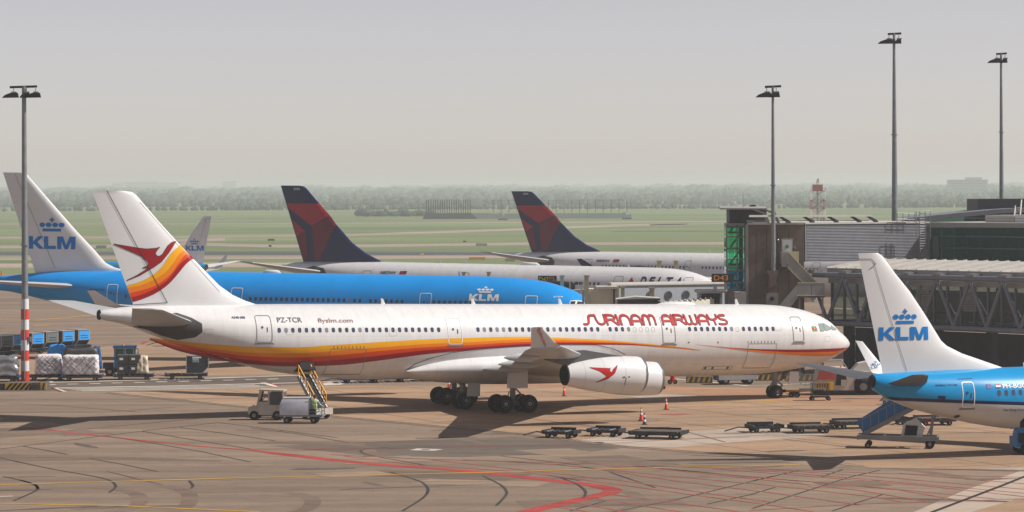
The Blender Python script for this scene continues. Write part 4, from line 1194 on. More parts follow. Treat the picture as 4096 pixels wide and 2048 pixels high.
# ------------------------------------------------------------------ two white twin-jets with navy and red tails
def a330(label, X0, Y0, a, pitch, L, reg, fleet, finshift, zt, short, runs, doors, title, regl):
    lg = 28 if short else 30
    dl = L - 63.69
    st = [(l if l < 20 else l + dl * .45 if l < 35 else l + dl, t, q, w) for l, t, q, w in AST]
    b = Body(st, lg)
    r = place('red_tail_airliner', label, 'airliner', X0, Y0, a, pitch, lg, 'white airliners with navy and red tails')
    fus = b.mesh('fuselage', M_SKINW, r, 48, .7)
    def T(p):
        return (p[0] + finshift, 8.05 + (p[1] - 8.05) * (zt - 8.05) / (16.91 - 8.05))
    le = [T(q)[::-1] for q in ((44.4, 7.5), (44.64, 8.07), (46.67, 8.95), (48.57, 10.19), (50.76, 12.33), (53.12, 14.79), (54.96, 16.63), (55.3, 16.85), (55.9, 16.93))]
    te0, te1 = T((55.4, 8.03)), T((58.55, 16.93))
    fin = Fin(b, le, te0[::-1], te1[::-1], .95, .42)
    fo = fin.build(M_NAVY, r)
    for P, m in (([(57.66, 14.81), (53.14, 14.81), (51.6, 13.36), (54.02, 12.13), (57.36, 14.2)], M_CRIM), ([(51.54, 13.3), (50.7, 12.26), (52.78, 8.06), (53.67, 8.06), (54.02, 12.03)], M_MAROON),
                 ([(56.98, 12.85), (54.99, 11.56), (56.2, 10.8)], M_CRIM), ([(56.16, 10.74), (54.95, 11.45), (54.56, 8.08), (55.34, 8.08)], M_MAROON)):
        decal('tail_panel', polys_bm([[T(q) for q in P]]), fin.side(.04), m, fo, .22)
    c = T((56.6, 16.4))
    text_decal('fleet_number', fleet, fin.side(.02), M_FRAME, fo, c[0], c[1], .85, .28, 0, .01)
    for s in (1, -1):
        st_ = surface('tailplane', [((56.1 + dl, s * 1.2, 6.6), (61.0 + dl, s * 1.2, 6.5), .55, (0, 0, 1)), ((61.5 + dl, s * 9.5, 7.85), (63.6 + dl, s * 9.5, 7.95), .2, (0, 0, 1))], M_WING, r, b, 8)
        decal('tailplane_seal', polys_bm([[(60.2 + dl, 6.5), (59.2 + dl, 7.0), (57.9 + dl, 7.35), (56.3 + dl, 7.1), (55.7 + dl, 6.5), (56.1 + dl, 5.75), (57.4 + dl, 5.45), (58.9 + dl, 5.9)]]), b.side(.03, s > 0), M_SEAL, st_, .3)
        wide_wing(r, b, s, ((9.4, 21.8 + dl * .45, 27.4 + dl * .45, 2.75, 1.5, .9),), dl=dl * .45 if short else -5.0, dz=.1 if short else .45, winglet=M_NAVY, eng_mat=M_GREYW)
    text_decal('registration_lettering', reg, b.side(.02), M_NAVY, fus, regl, 6.58, 2.15, .4, .2, .015)
    decal('flag', polys_bm([[(regl - 2.6, 6.62), (regl - 3.5, 6.62), (regl - 3.5, 7.0), (regl - 2.6, 7.0)]]), b.side(.02), M_CRIM, fus, .3)
    decal('flag', polys_bm([[(regl - 3.05, 6.82), (regl - 3.5, 6.82), (regl - 3.5, 7.0), (regl - 3.05, 7.0)]] ), b.side(.03), M_NAVY, fus, .3)
    windows(fus, b, runs, 6.08, .26, .36, .5334)
    for l, w in doors:
        door(fus, b, l, 5.1, 7.0, w, M_SEAM, True, False, .05)
    if title:
        for k, ch in enumerate('DELTA'):
            text_decal('title_letter', ch, b.side(.02), M_NAVY, fus, 9.6 - k * 1.06, 6.02, .8 if ch != 'L' else .62, .98, .2, .035)
        decal('title_emblem', polys_bm([[(11.25, 6.0), (10.7, 6.92), (10.68, 6.35)], [(10.7, 6.92), (10.12, 6.0), (10.68, 6.35)]]), b.side(.02), M_CRIM, fus, .3)
        decal('title_emblem', polys_bm([[(11.2, 5.92), (10.68, 6.26), (10.15, 5.92), (10.68, 6.06)]]), b.side(.024), M_MAROON, fus, .3)
    for P in ([(3.92, 6.48), (3.46, 6.5), (3.44, 6.05), (3.9, 5.93)], [(3.38, 6.5), (2.62, 6.16), (2.6, 6.05), (3.36, 5.96)]):
        decal('cockpit_window', polys_bm([P]), b.side(.02), M_GLASS, fus, .2)
    for l in (12.0, 26.0, 33.0, 36.5): antenna(fus, b, l)
    MB().lathe([(0, .02), (.4, .3), (2.0, .36), (2.8, .02)], b.p(23.5, 0, 7.97), (-1, 0, 0), 14).build('antenna_dome', M_WHITE, fus, smooth=50)
    wm = wheel_mesh('twin_wheel', .69, .5)
    for s in (1, -1):
        gear_leg(r, b, lg + .6, s * 5.34, 3.6, .69, [(-1, -.7), (-1, .7), (1, -.7), (1, .7)], 1.0, wm, -.02)
    gear_leg(r, b, 6.67, 0, 3.2, .53, [(0, -.36), (0, .36)], 0, wheel_mesh('twin_nose_wheel', .53, .36), .25)
    return r
a330('white airliner with navy and red tail numbered 3352, just behind the blue jet', 24.07, 371.51, -27.03, .69, 58.8, 'N852NW', '3352', 0.0, 16.91, True, [(38.5, 22), (24.0, 14), (17.4, 6)], ((45.2, 1.15), (32.0, .9), (12.3, 1.15), (3.9, 1.0)), True, 43.4)
a330('white airliner with navy and red tail numbered 3304, farthest back beside the glass tower', 55.73, 429.32, -28.63, .39, 63.69, 'N804NW', '3304', 5.16, 16.2, False, [(48.05, 24), (33.0, 18), (20.0, 8)], ((50.4, 1.2), (35.2, .9), (16.5, 1.15), (5.9, 1.0)), False, 49.2)

# ------------------------------------------------------------------ blue narrow-body jets
def b737(label, X0, Y0, a, pitch, right, detail):
    lg = 18
    st = [(0, 2.95, 2.85, .03), (.1, 3.15, 2.65, .3), (.5, 3.5, 2.35, .7), (1.1, 3.85, 2.1, 1.05), (1.8, 4.35, 1.85, 1.35), (2.6, 4.85, 1.65, 1.6), (3.8, 5.25, 1.5, 1.8), (5.5, 5.42, 1.46, 1.88), (7, 5.46, 1.45, 1.88), (18, 5.46, 1.45, 1.88), (21, 5.47, 1.48, 1.88), (22.8, 5.46, 1.6, 1.86), (25.5, 5.44, 1.98, 1.75), (27.8, 5.4, 2.48, 1.52), (30.1, 5.33, 3.08, 1.2), (31.6, 5.27, 3.66, .9), (32.3, 5.24, 4.02, .66), (32.75, 5.2, 4.35, .46)]
    b = Body(st, lg)
    r = place('blue_narrow_airliner', label, 'airliner', X0, Y0, a, pitch, lg, None)
    fm = split_paint('narrow_jet_paint', (0, 138, 196), (6, 20, 70), (190, 190, 190), .051, 3.12, 2.91)
    fus = b.mesh('fuselage', fm, r)
    fin = Fin(b, [(5.2, 22.6), (5.49, 23.51), (6.38, 26.34), (6.86, 27.42), (7.2, 27.85), (8.87, 29.03), (10.27, 30.09), (11.34, 31.08), (12.5, 32.06), (12.68, 32.4)], (5.3, 32.05), (12.68, 33.77), .62, .26)
    fo = fin.build(M_WHITE, r)
    if right:
        decal('airline_lettering', polys_bm(klm(32.33, 7.29, 3.4, .81)), fin.side(.025), M_LOGOB, fo, .4)
    else:
        decal('airline_lettering', polys_bm(klm(28.9, 7.29, 3.4, .81, right=False)), fin.side(.025, False), M_LOGOB, fo, .4)
    decal('crown_emblem', polys_bm(crown(30.57, 8.3, 1.62, .92)), fin.side(.025, right), M_LOGOB, fo, .4)
    decal('rudder_seam', polys_bm(ribbon_polys([(32.75, 12.1), (31.0, 7.0), (30.4, 5.4)], .035) + ribbon_polys([(33.7, 12.3), (32.9, 12.3), (32.6, 12.0), (32.75, 11.85), (33.0, 11.7)], .05)), fin.side(.025, right), M_SEAM, fo, .4)
    MB().lathe([(0, .42), (.16, .36), (.17, .02)], b.p(32.7, 0, 4.78), (-1, 0, 0), 18).build('exhaust_pipe', M_DARK, fus, smooth=40)
    for s in (1, -1):
        surface('tailplane', [((29.4, s * .9, 4.7), (32.3, s * .9, 4.65), .4, (0, 0, 1)), ((33.0, s * 7.0, 5.5), (34.15, s * 7.0, 5.55), .14, (0, 0, 1)), ((33.4, s * 7.2, 5.53), (34.2, s * 7.2, 5.57), .08, (0, 0, 1))], M_STABG if detail else M_WHITE, r, b, 8)
        surface('wing', [((11.6, s * 1.2, 1.95), (19.0, s * 1.2, 1.9), .95, (0, 0, 1)), ((15.0, s * 5.6, 2.5), (19.2, s * 5.6, 2.45), .5, (0, 0, 1)), ((20.8, s * 16.9, 3.95), (22.5, s * 16.9, 3.92), .18, (0, 0, 1))], M_WING, r, b, 8)
        wg = surface('winglet', [((20.8, s * 16.9, 3.95), (22.5, s * 16.9, 3.92), .18, (0, s * .6, .8)), ((21.6, s * 17.35, 4.4), (22.75, s * 17.35, 4.35), .12, (0, s, .2)), ((23.2, s * 17.7, 6.35), (23.75, s * 17.7, 6.42), .05, (0, s, .15))], M_WHITE, r, b, 6)
        if detail and s < 0:
            wf = lambda l, z: b.p(l, -17.35 - (z - 4.4) * .18 + .17, z)
            decal('airline_lettering', polys_bm(klm(22.72, 4.72, .64, .17)), wf, M_LOGOB, wg, 0)
            decal('crown_emblem', polys_bm(crown(22.4, 4.92, .32, .18)), wf, M_LOGOB, wg, 0)
        nacelle(r, b, 9.6, 14.2, s * 4.83, 1.5, 1.05, .6, M_BLUE)
    windows(fus, b, [(24.74, 9), (19.8, 30)], 3.97, .25, .36, .508, M_PANE, right)
    door(fus, b, 26.85, 3.12, 4.7, .84, M_FRAME, right, True, .055)
    door(fus, b, 3.6, 3.0, 4.75, .84, M_FRAME, right, True, .055)
    for P in ([(2.75, 4.55), (2.2, 4.5), (2.15, 4.1), (2.75, 4.1)], [(2.1, 4.45), (1.55, 4.15), (1.55, 3.9), (2.1, 4.05)]):
        decal('cockpit_window', polys_bm([P]), b.side(.02, right), M_GLASS, fus, .2)
    if detail:
        text_decal('registration_lettering', 'PH-BGO', b.side(.02), M_FRAME, fus, 24.42, 4.25, 1.75, .27, 0, .02)
        text_decal('type_lettering', 'BOEING 737-700', b.side(.02), M_NAVY, fus, 29.05, 4.46, 1.5, .11, .25, .015)
        text_decal('airline_motto', 'The Flying Dutchman', b.side(.02), M_NAVY, fus, 24.4, 2.8, 2.0, .17, .2, .01)
        decal('flag', polys_bm([[(25.56, 4.26), (25.24, 4.26), (25.24, 4.53), (25.56, 4.53)]]), b.side(.02), mat('flag_blue', (22, 50, 150), .5, var=0), fus, 0)
        for i in range(10):
            a_ = 2 * pi * i / 10
            decal('flag', polys_bm([circle(25.4 + .085 * cos(a_), 4.395 + .085 * sin(a_), .018, n=6)]), b.side(.026), M_LY, fus, 0)
        for z0, c in ((4.44, (178, 28, 44)), (4.35, (240, 240, 240)), (4.26, (28, 60, 140))):
            decal('flag', polys_bm([[(24.92, z0), (24.57, z0), (24.57, z0 + .09), (24.92, z0 + .09)]]), b.side(.02), mat('flag_%d' % c[0], c, .5, var=0), fus, 0)
        decal('hold_opening', polys_bm([[(22.6, 2.75), (21.1, 2.75), (21.1, 1.72), (22.6, 1.75), (22.9, 2.1)]]), b.side(.025), M_BLACK, fus, .2)  # black decal in place of the hold's dark interior
        decal('outflow_valve', polys_bm([circle(27.2, 2.55, .16, .1)]), b.side(.03), M_TXT, fus, .2)
        decal('outflow_valve', polys_bm([[(28.9, 3.72), (28.4, 3.62), (28.4, 3.85), (28.9, 3.9)]]), b.side(.02), M_NAVY, fus, .2)
        decal('door_lamp_seam', polys_bm(ribbon_polys([(27.4, 4.86), (26.4, 4.88)], .03)), b.side(.02), M_NAVY, fus, .3)
    antenna(fus, b, 21.6, .3, .25)
    wm = wheel_mesh('small_wheel', .55, .38)
    for s in (1, -1):
        gear_leg(r, b, 18, s * 2.86, 2.2, .55, [(0, -.43), (0, .43)], 0, wm, 0)
    gear_leg(r, b, 5.5, 0, 2.2, .36, [(0, -.2), (0, .2)], 0, wheel_mesh('small_nose_wheel', .36, .2), 0)
    return r
b737('blue narrow jet at right edge, white crown-emblem tail, boarding stairs under its belly', 52, 216, 24, .3, True, True)
b737('distant blue narrow jet pointing left, its white tail seen past the striped tail', -75.6, 533.0, 148, 0, False, False)

# ================================================================== the pier
M_BROWN = mat('brown_exposed_concrete', (112, 98, 88), .85, var=.22, scale=1.4)
M_BROWN2 = mat('brown_concrete_panel', (106, 93, 85), .85, var=.2, scale=1.1)
M_CORR = mat('corrugated_aluminium', (178, 180, 186), .4, .15, var=.08)
M_ROOFG = mat('roof_light_grey', (186, 182, 176), .6, var=.1)
M_ROOFG2 = mat('roof_stained_grey', (174, 169, 162), .65, var=.18)
M_FASC = mat('fascia_grey', (150, 148, 146), .6, var=.1)
M_TRUSS = mat('truss_grey_paint', (116, 120, 130), .5, var=.15)
M_CREAM = mat('cream_paint', (206, 202, 184), .6, var=.1)
M_OLIVE = mat('olive_beige_paint', (168, 164, 132), .6, var=.12)
M_RAIL = mat('beige_rail', (196, 188, 152), .5, var=.1)
M_DKWALL = mat('dark_facade', (38, 42, 52), .6, var=.25, scale=.5)  # dark navy; under the walkway it carries painted-in shade
M_TUNNEL = mat('tunnel_grey', (150, 156, 164), .5, var=.1)
M_MULL = mat('window_mullion', (92, 104, 112), .45, .2, var=.1)
M_SIGN = mat('sign_black', (24, 26, 34), .5, var=.1)
M_SIGNY = mat('sign_yellow', (236, 206, 40), .5, var=0)
M_SIGNO = mat('sign_orange', (246, 156, 30), .5, var=0)
M_GREEN = mat('green_sticker', (38, 140, 92), .5, var=0)

def glass_mat(name, rgb, trans=.5, rough=.05, emit=None):
    m = bpy.data.materials.new(name); m.use_nodes = True
    p = m.node_tree.nodes['Principled BSDF']
    p.inputs['Base Color'].default_value = lin(rgb)
    p.inputs['Roughness'].default_value = rough
    p.inputs['Transmission Weight'].default_value = trans
    p.inputs['IOR'].default_value = 1.12
    nt = m.node_tree
    no = nt.nodes.new('ShaderNodeTexNoise'); no.inputs['Scale'].default_value = .4
    bp = nt.nodes.new('ShaderNodeBump'); bp.inputs['Strength'].default_value = .05
    nt.links.new(no.outputs[0], bp.inputs['Height']); nt.links.new(bp.outputs[0], p.inputs['Normal'])
    return m
M_GREENG = glass_mat('green_tinted_glass', (120, 226, 184), .95)
M_TEALG = glass_mat('teal_tinted_glass', (60, 190, 214), .9)
M_DGLASS = glass_mat('dark_green_glass', (60, 112, 104), .6)
M_CGLASS = glass_mat('corridor_glass', (170, 190, 186), .85)

class Wall:
    """a wall line on the ground from p0 to p1; local x runs along it, local -y faces the camera"""
    def __init__(s, u0, Y0, u1, Y1):
        a, b = at(u0, HOR, Y0), at(u1, HOR, Y1)
        s.o = Vector((a.x, a.y, 0)); d = Vector((b.x - a.x, b.y - a.y, 0))
        s.len = d.length; s.d = d.normalized(); s.n = Vector((s.d.y, -s.d.x, 0))
        s.ang = atan2(s.d.y, s.d.x)
    def xz(s, u, v, off=0.0):
        """local x, z where the pixel's ray meets the wall plane moved off metres towards the camera"""
        a, b = unroll(u, v)
        ray = Vector((a / FPX, 1, -b / FPX)); c = Vector((0, 0, CAM_H))
        o = s.o + s.n * off
        t = (o - c).dot(s.n) / ray.dot(s.n)
        p = c + ray * t
        return (p - o).dot(s.d), p.z
    def thing(s, name, label, cat, group=None):
        return thing(name, label, cat, s.o, (0, 0, s.ang), group)

# ---- head building with glass stair tower
W1 = Wall(2907, 296, 3216, 296)
x0, zt = W1.xz(2907, 898); x1 = W1.xz(3216, 898)[0]; xg = W1.xz(2993, 900)[0]
hb = W1.thing('pier_head_building', 'brown concrete pier head with a green glass stair tower beside the gate sign', 'building')
core = MB().box(xg, x1, 0, 4.5, 0, zt)
core.build('concrete_block', M_BROWN, hb)
px_ = [xg, xg + (x1 - xg) * .14, xg + (x1 - xg) * .33, xg + (x1 - xg) * .52, xg + (x1 - xg) * .72, x1]
zj = W1.xz(3000, 1045)[1]
for i in range(5):
    for z0, z1 in ((4.0, zj), (zj, zt - .35)):
        MB().box(px_[i] + .03, px_[i + 1] - .03, -.08, .01, z0 + .02, z1 - .02).build('concrete_panel', M_BROWN2 if (i + int(z0)) % 2 else M_BROWN, hb)
MB().box(xg - .1, x1 + .02, -.16, 4.6, zt - .02, zt + .16).build('roof_coping', M_ROOFG, hb)
MB().box(xg - .25, xg + .0, -.14, .6, 0, zt).build('corner_post', M_FASC, hb)
# the glazed stair tower
gl = MB().box(x0, xg - .25, .3, 3.6, zt - .3, zt + .1); gl.build('tower_roof', M_FASC, hb)
rows = [W1.xz(2950, v)[1] for v in (905, 947, 993, 1037, 1082, 1128, 1158)]
cols = [x0 + .1, x0 + (xg - x0) * .48, xg - .3]
fr = MB()
for c in (x0, cols[1], xg - .32):
    fr.box(c - .06, c + .06, -.02, .1, rows[-1] - 4, zt)
for z in rows:
    fr.box(x0, xg - .3, -.02, .1, z - .05, z + .05)
fr.build('tower_frame', M_MULL, hb)
for r_ in range(6):
    for c in range(2):
        MB().box(cols[c] + .04, cols[c + 1] - .04, .03, .06, rows[r_ + 1] + .05, rows[r_] - .05).build('glass_pane', M_GREENG if r_ < 4 else M_TEALG, hb)
for r_ in range(6):
    MB().box(x0 - .02, x0 + .02, .12, 3.5, rows[r_ + 1] + .05, rows[r_] - .05).build('glass_pane', M_GREENG if r_ < 4 else M_TEALG, hb)
MB().box(x0, xg - .25, .3, 3.6, 0, rows[-1]).build('tower_base', M_FASC, hb)
for r_ in range(6):
    for c in range(2):
        MB().box(cols[c] + .04, cols[c + 1] - .04, 3.45, 3.48, rows[r_ + 1] + .05, rows[r_] - .05).build('glass_pane', M_GREENG if r_ < 4 else M_TEALG, hb)
si = MB()
for k in range(4):
    z = rows[5] + k * 1.45
    si.box(x0 + .3, xg - .5, 1.2, 3.2, z, z + .15)
    si.add([(x0 + .4, 1.0, z + .1), (xg - .6, 1.0, z + 1.35), (xg - .6, 1.2, z + 1.35), (x0 + .4, 1.2, z + .1), (x0 + .4, 1.0, z + .35), (xg - .6, 1.0, z + 1.6), (xg - .6, 1.2, z + 1.6), (x0 + .4, 1.2, z + .35)], [(0, 1, 2, 3), (4, 5, 6, 7), (0, 1, 5, 4), (1, 2, 6, 5), (2, 3, 7, 6), (3, 0, 4, 7)])
si.tube((cols[1] + .45, 1.6, rows[-1]), (cols[1] + .45, 1.6, zt - .3), .18, .18, 12)
si.build('inner_stair', M_OLIVE, hb)
# roof plant over the tower and the long light canopy rail
MB().box(x0 + .3, W1.xz(3070, 880)[0], 1.0, 5, zt + .1, zt + 1.35).build('roof_plant', M_DKWALL, hb)
cn = MB()
cn.add([(x0 - .6, -.6, zt + 1.35), (x0 + 3.6, -.6, zt + 1.35), (x0 + 3.6, 2.5, zt + 1.5), (x0 - .6, 2.5, zt + 1.5), (x0 - .6, -.6, zt + 1.5), (x0 + 3.6, -.6, zt + 1.45), (x0 + 3.6, 2.5, zt + 1.62), (x0 - .6, 2.5, zt + 1.65)], [(0, 1, 2, 3), (4, 5, 6, 7), (0, 1, 5, 4), (1, 2, 6, 5), (2, 3, 7, 6), (3, 0, 4, 7)])
cn.build('tower_canopy', M_FASC, hb)
for k in range(2):
    xx = x0 + 2.3 + k * .9
    MB().prism([(xx, zt + 1.3), (xx + .9, zt + .95), (xx + 1.3, zt + .1), (xx + 1.55, zt + .1), (xx + 1.15, zt + 1.1), (xx, zt + 1.42)], -.6 + .1 * k, -.35 + .1 * k).build('canopy_bracket', M_GALV, hb)
MB().tube((x0 + 1.5, .5, zt + 1.3), (x0 + 1.5, .5, zt + 2.9), .025, .015, 6).build('whip_aerial', M_DARK, hb)
MB().lathe([(0, .16), (.2, .14), (.24, .3), (.34, .3), (.4, .1)], (x0 + 2.5, 2, zt + 1.35), (0, 0, 1), 14, True).build('vent_cowl', M_DARK, hb)
# door, lamp
dx0, dz1 = W1.xz(3124, 955); dx1, dz0 = W1.xz(3171, 1043)
MB().box(dx0, dx1, -.16, -.02, dz0, dz1).build('door_frame', M_FASC, hb)
dd = MB().box(dx0 + .1, dx1 - .1, -.2, -.14, dz0, dz1 - .12).build('door', M_GREYW, hb)
MB().lathe([(0, .17), (.02, .17)], ((dx0 + dx1) / 2, -.205, dz1 - .7), (0, -1, 0), 16, True).build('door_sticker', M_GREEN, dd)
MB().box(dx0 + .3, dx1 - .3, -.215, -.2, dz1 - 1.15, dz1 - .95).build('door_notice', M_WHITE, dd)
MB().lathe([(0, .1), (.14, .1), (.2, .02)], (*[W1.xz(3111, 960)[0], -.1], W1.xz(3111, 960)[1]), (0, -1, 0), 12).build('wall_lamp', M_STEEL, hb)
bx, bz = W1.xz(3180, 990)
MB().box(bx - .1, bx + .1, -.2, -.08, bz - .12, bz + .12).build('wall_switch', M_STEEL, hb)
lx, lz = W1.xz(3087, 1195)
MB().box(lx - .5, lx + .55, -.16, -.05, lz - 1.6, lz + .5).build('door', M_FASC, hb)
MB().lathe([(0, .2), (.03, .2)], (lx, -.17, lz), (0, -1, 0), 16, True).build('door_porthole', M_DARK, hb)

# ---- outside staircase
stp = W1.thing('outside_staircase', 'beige steel outside staircase zigzagging down the brown concrete wall', 'staircase')
z1s = W1.xz(3150, 1056, 1.0)[1]; z2s = W1.xz(3240, 1176, 2.0)[1]
xa, xb = W1.xz(3124, 1056, 1.0)[0], W1.xz(3172, 1056, 1.0)[0]
xc, xd = W1.xz(3190, 1150, 2.2)[0], W1.xz(3298, 1150, 2.2)[0]
MB().box(xa, xb + .3, -1.5, -.22, z1s - .15, z1s).build('landing', M_BROWN2, stp)
MB().box(xa, xb - .6, -1.55, -1.5, z1s - .25, z1s + 1.05).build('landing_screen', M_FASC, stp)
MB().box(xa - .03, xa + .03, -1.5, -.2, z1s, z1s + 1.05).build('landing_screen', M_FASC, stp)
MB().box(xb - .1, xb + .6, -.3, -.24, z1s - .1, z1s + 1.1).build('landing_screen', M_RAIL, stp)
ns = 12
for i in range(ns):
    t0 = i / ns
    xx = xb - .4 + (xd - .9 - xb + .4) * t0
    MB().box(xx, xx + .34, -1.45, -.5, z1s + (z2s - z1s) * (i + 1) / ns - .05, z1s + (z2s - z1s) * (i + 1) / ns).build('step', M_DARK, stp)
for yy, m in ((-1.52, M_FASC), (-.45, M_RAIL)):
    P = [(xb - .5, z1s - .3), (xd - .6, z2s - .3), (xd - .6, z2s + .95), (xb - .5, z1s + 1.05)]
    MB().prism(P, yy - .03, yy + .03).build('stair_side', m, stp)
    MB().bar((xb - .5, yy - .08, z1s + 1.1), (xd - .6, yy - .08, z2s + 1.0), .09).build('handrail', M_RAIL, stp)
    MB().bar((xb - .5, yy - .08, z1s - .28), (xd - .6, yy - .08, z2s - .28), .09).build('stringer', M_RAIL, stp)
MB().box(xc, xd, -2.6, -.3, z2s - .3, z2s - .08).build('landing', M_BROWN2, stp)
for k in range(2):
    w = (xd - xc) / 2
    MB().box(xc + k * w + .03, xc + (k + 1) * w - .03, -2.66, -2.6, z2s - .1, z2s + .98).build('landing_screen', M_FASC, stp)
MB().box(xc - .1, xd + .1, -2.7, -2.58, z2s - .16, z2s - .08).build('landing_edge', M_RAIL, stp)
MB().box(xc - .02, xd + .02, -2.68, -2.58, z2s + .98, z2s + 1.06).build('handrail', M_RAIL, stp)
zl = z2s - 3.0; xl = xc - 2.6
P = [(xc, z2s - .35), (xc, z2s + .95), (xl, zl + .95), (xl, zl - .35)]
MB().prism(P, -2.66, -2.6).build('stair_side', M_FASC, stp)
for i in range(12):
    xx = xc - (xc - xl) * i / 12
    MB().box(xx - .26, xx + .3, -2.55, -1.4, z2s - (z2s - zl) * (i + 1) / 12 - .05, z2s - (z2s - zl) * (i + 1) / 12).build('step', M_DARK, stp)
MB().box(xc + .1, xc + .25, -2.3, -2.1, 0, z2s - .3).build('post', M_FASC, stp)
MB().box(xd - .25, xd - .1, -2.3, -2.1, 0, z2s - .3).build('post', M_FASC, stp)

# ---- upper wing clad in corrugated aluminium
W2 = Wall(3216, 296.2, 3716, 301)
x0, zt2 = W2.xz(3216, 897); x1, zb2 = W2.xz(3716, 1041)
cw = W2.thing('corrugated_wing', 'upper floor clad in silver corrugated sheeting, half in diagonal shadow', 'building')
n = 24
prof = []
for i in range(n * 4 + 1):
    z = zb2 + (zt2 - .1 - zb2) * i / (n * 4)
    prof.append((-.02 - 0.075 * (1 + sin(2 * pi * i / 4)), z))
cm = MB()
segs = 4
for k in range(segs + 1):
    xx = x0 + .02 + (x1 - x0 - .02) * k / segs
    cm.v += [(xx, q[0], q[1]) for q in prof]
m_ = len(prof)
for k in range(segs):
    for i in range(m_ - 1):
        cm.f.append((k * m_ + i, (k + 1) * m_ + i, (k + 1) * m_ + i + 1, k * m_ + i + 1))
cm.build('corrugated_sheet', M_CORR, cw)
MB().box(x0 + .02, x1, .03, 12, zb2, zt2).build('wing_body', M_FASC, cw)
MB().box(x0 + .02, x1, -.22, 12.1, zt2, zt2 + .14).build('roof_edge', M_ROOFG, cw)
MB().box(x0 + .0, x0 + .12, -.18, -.0, zb2, zt2).build('edge_trim', M_GALV, cw)
# rail on raised brackets along the roof
zr = W2.xz(3300, 862)[1]
ra, rb = W2.xz(2990, 862)[0], W2.xz(3480, 862)[0]
rl = MB().bar((ra, -.3, zr), (rb, -.3, zr - .03), .12, .18)
rl.build('roof_rail', M_ROOFG, cw)
MB().bar((ra, .2, zr - .45), (rb, .2, zr - .48), .06, .06).build('roof_rail', M_GALV, cw)
for u in (3110, 3205, 3302, 3394, 3460):
    xa_, za_ = W2.xz(u, 866)
    MB().prism([(xa_, zr - .02), (xa_ + .25, zr - .02), (xa_ + 1.15, zr - .45), (xa_ + 1.32, zt2 + .1), (xa_ + 1.05, zt2 + .1), (xa_ + .95, zr - .62)], -.2, .1).build('roof_bracket', M_DKWALL, cw)
# caged ladder and its platform rail
ldx, ldz = W2.xz(3690, 845, 1.5)
ld = W2.thing('roof_ladder', 'tall galvanised access ladder with hand rails beside the green glass wall', 'ladder')
lb = W2.xz(3690, 1052, 1.5)[1]
for xx in (ldx - .28, ldx + .28):
    MB().tube((xx, -1.5, lb), (xx, -1.5, ldz), .04, .04, 8).build('ladder_rail', M_GALV, ld)
for k in range(20):
    z = lb + .2 + k * (ldz - lb - .2) / 20
    MB().tube((ldx - .28, -1.5, z), (ldx + .28, -1.5, z), .025, .025, 6).build('rung', M_GALV, ld)
px2, pz2 = W2.xz(3588, 852, .6)
for a, b in (((px2, pz2), (ldx - .3, pz2 - .1)), ((px2, pz2 - .55), (ldx - .3, pz2 - .6))):
    MB().tube((a[0], -.6, a[1]), (b[0], -.6, b[1]), .035, .035, 6).build('guard_rail', M_GALV, ld)
for k in range(4):
    xx = px2 + (ldx - .3 - px2) * k / 3
    MB().tube((xx, -.6, zt2 + .1), (xx, -.6, pz2), .035, .035, 6).build('guard_post', M_GALV, ld)
for xx in (ldx - .7, ldx + .75):
    MB().tube((xx, -1.6, zt2 - 1.5), (xx, -1.6, ldz), .035, .035, 6).build('guard_post', M_GALV, ld)
MB().tube((ldx - .7, -1.6, ldz), (ldx + .75, -1.6, ldz), .035, .035, 6).build('guard_rail', M_GALV, ld)

# ---- green glass wing, projecting towards the camera
W3 = Wall(3716, 301, 4180, 290)
x0, zt3 = W3.xz(3716, 893); x1, zb3 = W3.xz(4180, 1046)
zb3 = W3.xz(3760, 1040)[1]
gw = W3.thing('glass_wing', 'dark green glazed upper floor with horizontal bars above the walkway roof', 'building')
MB().box(x0, x1, 3.5, 4, zb3 - 1, zt3).build('inner_wall', mat('inner_wall', (66, 118, 100), .7), gw)
MB().box(x0, x1, .12, 4, zb3 - .3, zb3 - .05).build('floor_slab', M_DKWALL, gw)
MB().box(x0 - .05, x1, -.2, 4, zt3 - .35, zt3).build('roof_fascia', M_FASC, gw)
MB().box(x0, x1, -.1, 12, zt3, zt3 + .1).build('roof_deck', M_ROOFG, gw)
nx = 9
hz_ = [zb3, W3.xz(3800, 992)[1], W3.xz(3800, 945)[1], zt3 - .35]
for k in range(nx):
    a, b = x0 + (x1 - x0) * k / nx, x0 + (x1 - x0) * (k + 1) / nx
    for i in range(3):
        MB().box(a + .05, b - .05, .0, .04, hz_[i] + .05, hz_[i + 1] - .05).build('glass_pane', M_DGLASS, gw)
    MB().box(b - .04, b + .04, .05, .14, zb3, zt3 - .35).build('mullion', mat('green_mullion', (40, 112, 90), .4), gw)
for z in hz_[:3]:
    MB().box(x0 + .1, x1, -.1, .02, z - .05, z + .05).build('transom', M_MULL, gw)
dxa, dza = W3.xz(3735, 945, .1); dxb, dzb = W3.xz(3757, 1030, .1)
MB().box(dxa, dxb, -.22, -.12, dzb, dza).build('service_door', M_MULL, gw)
MB().box(x0, x1, .2, 3.4, zb3 - 1.2, zb3 - .3).build('plinth', M_DKWALL, gw)
hbx = W3.xz(3905, 875, 3)[0]
MB().box(hbx - 3.6, hbx - .1, 2.0, 4.5, zt3 + .1, zt3 + .75).build('roof_unit', M_ROOFG, gw)
MB().box(hbx, hbx + 2.6, 2.0, 4.5, zt3 + .1, zt3 + .8).build('roof_unit', M_WHITE, gw)
MB().lathe([(0, .16), (.3, .16), (.31, .3), (.42, .26), (.5, .03)], (hbx + .8, 3, zt3 + .8), (0, 0, 1), 14).build('roof_vent', M_WHITE, gw)
rlz = zt3 + .5
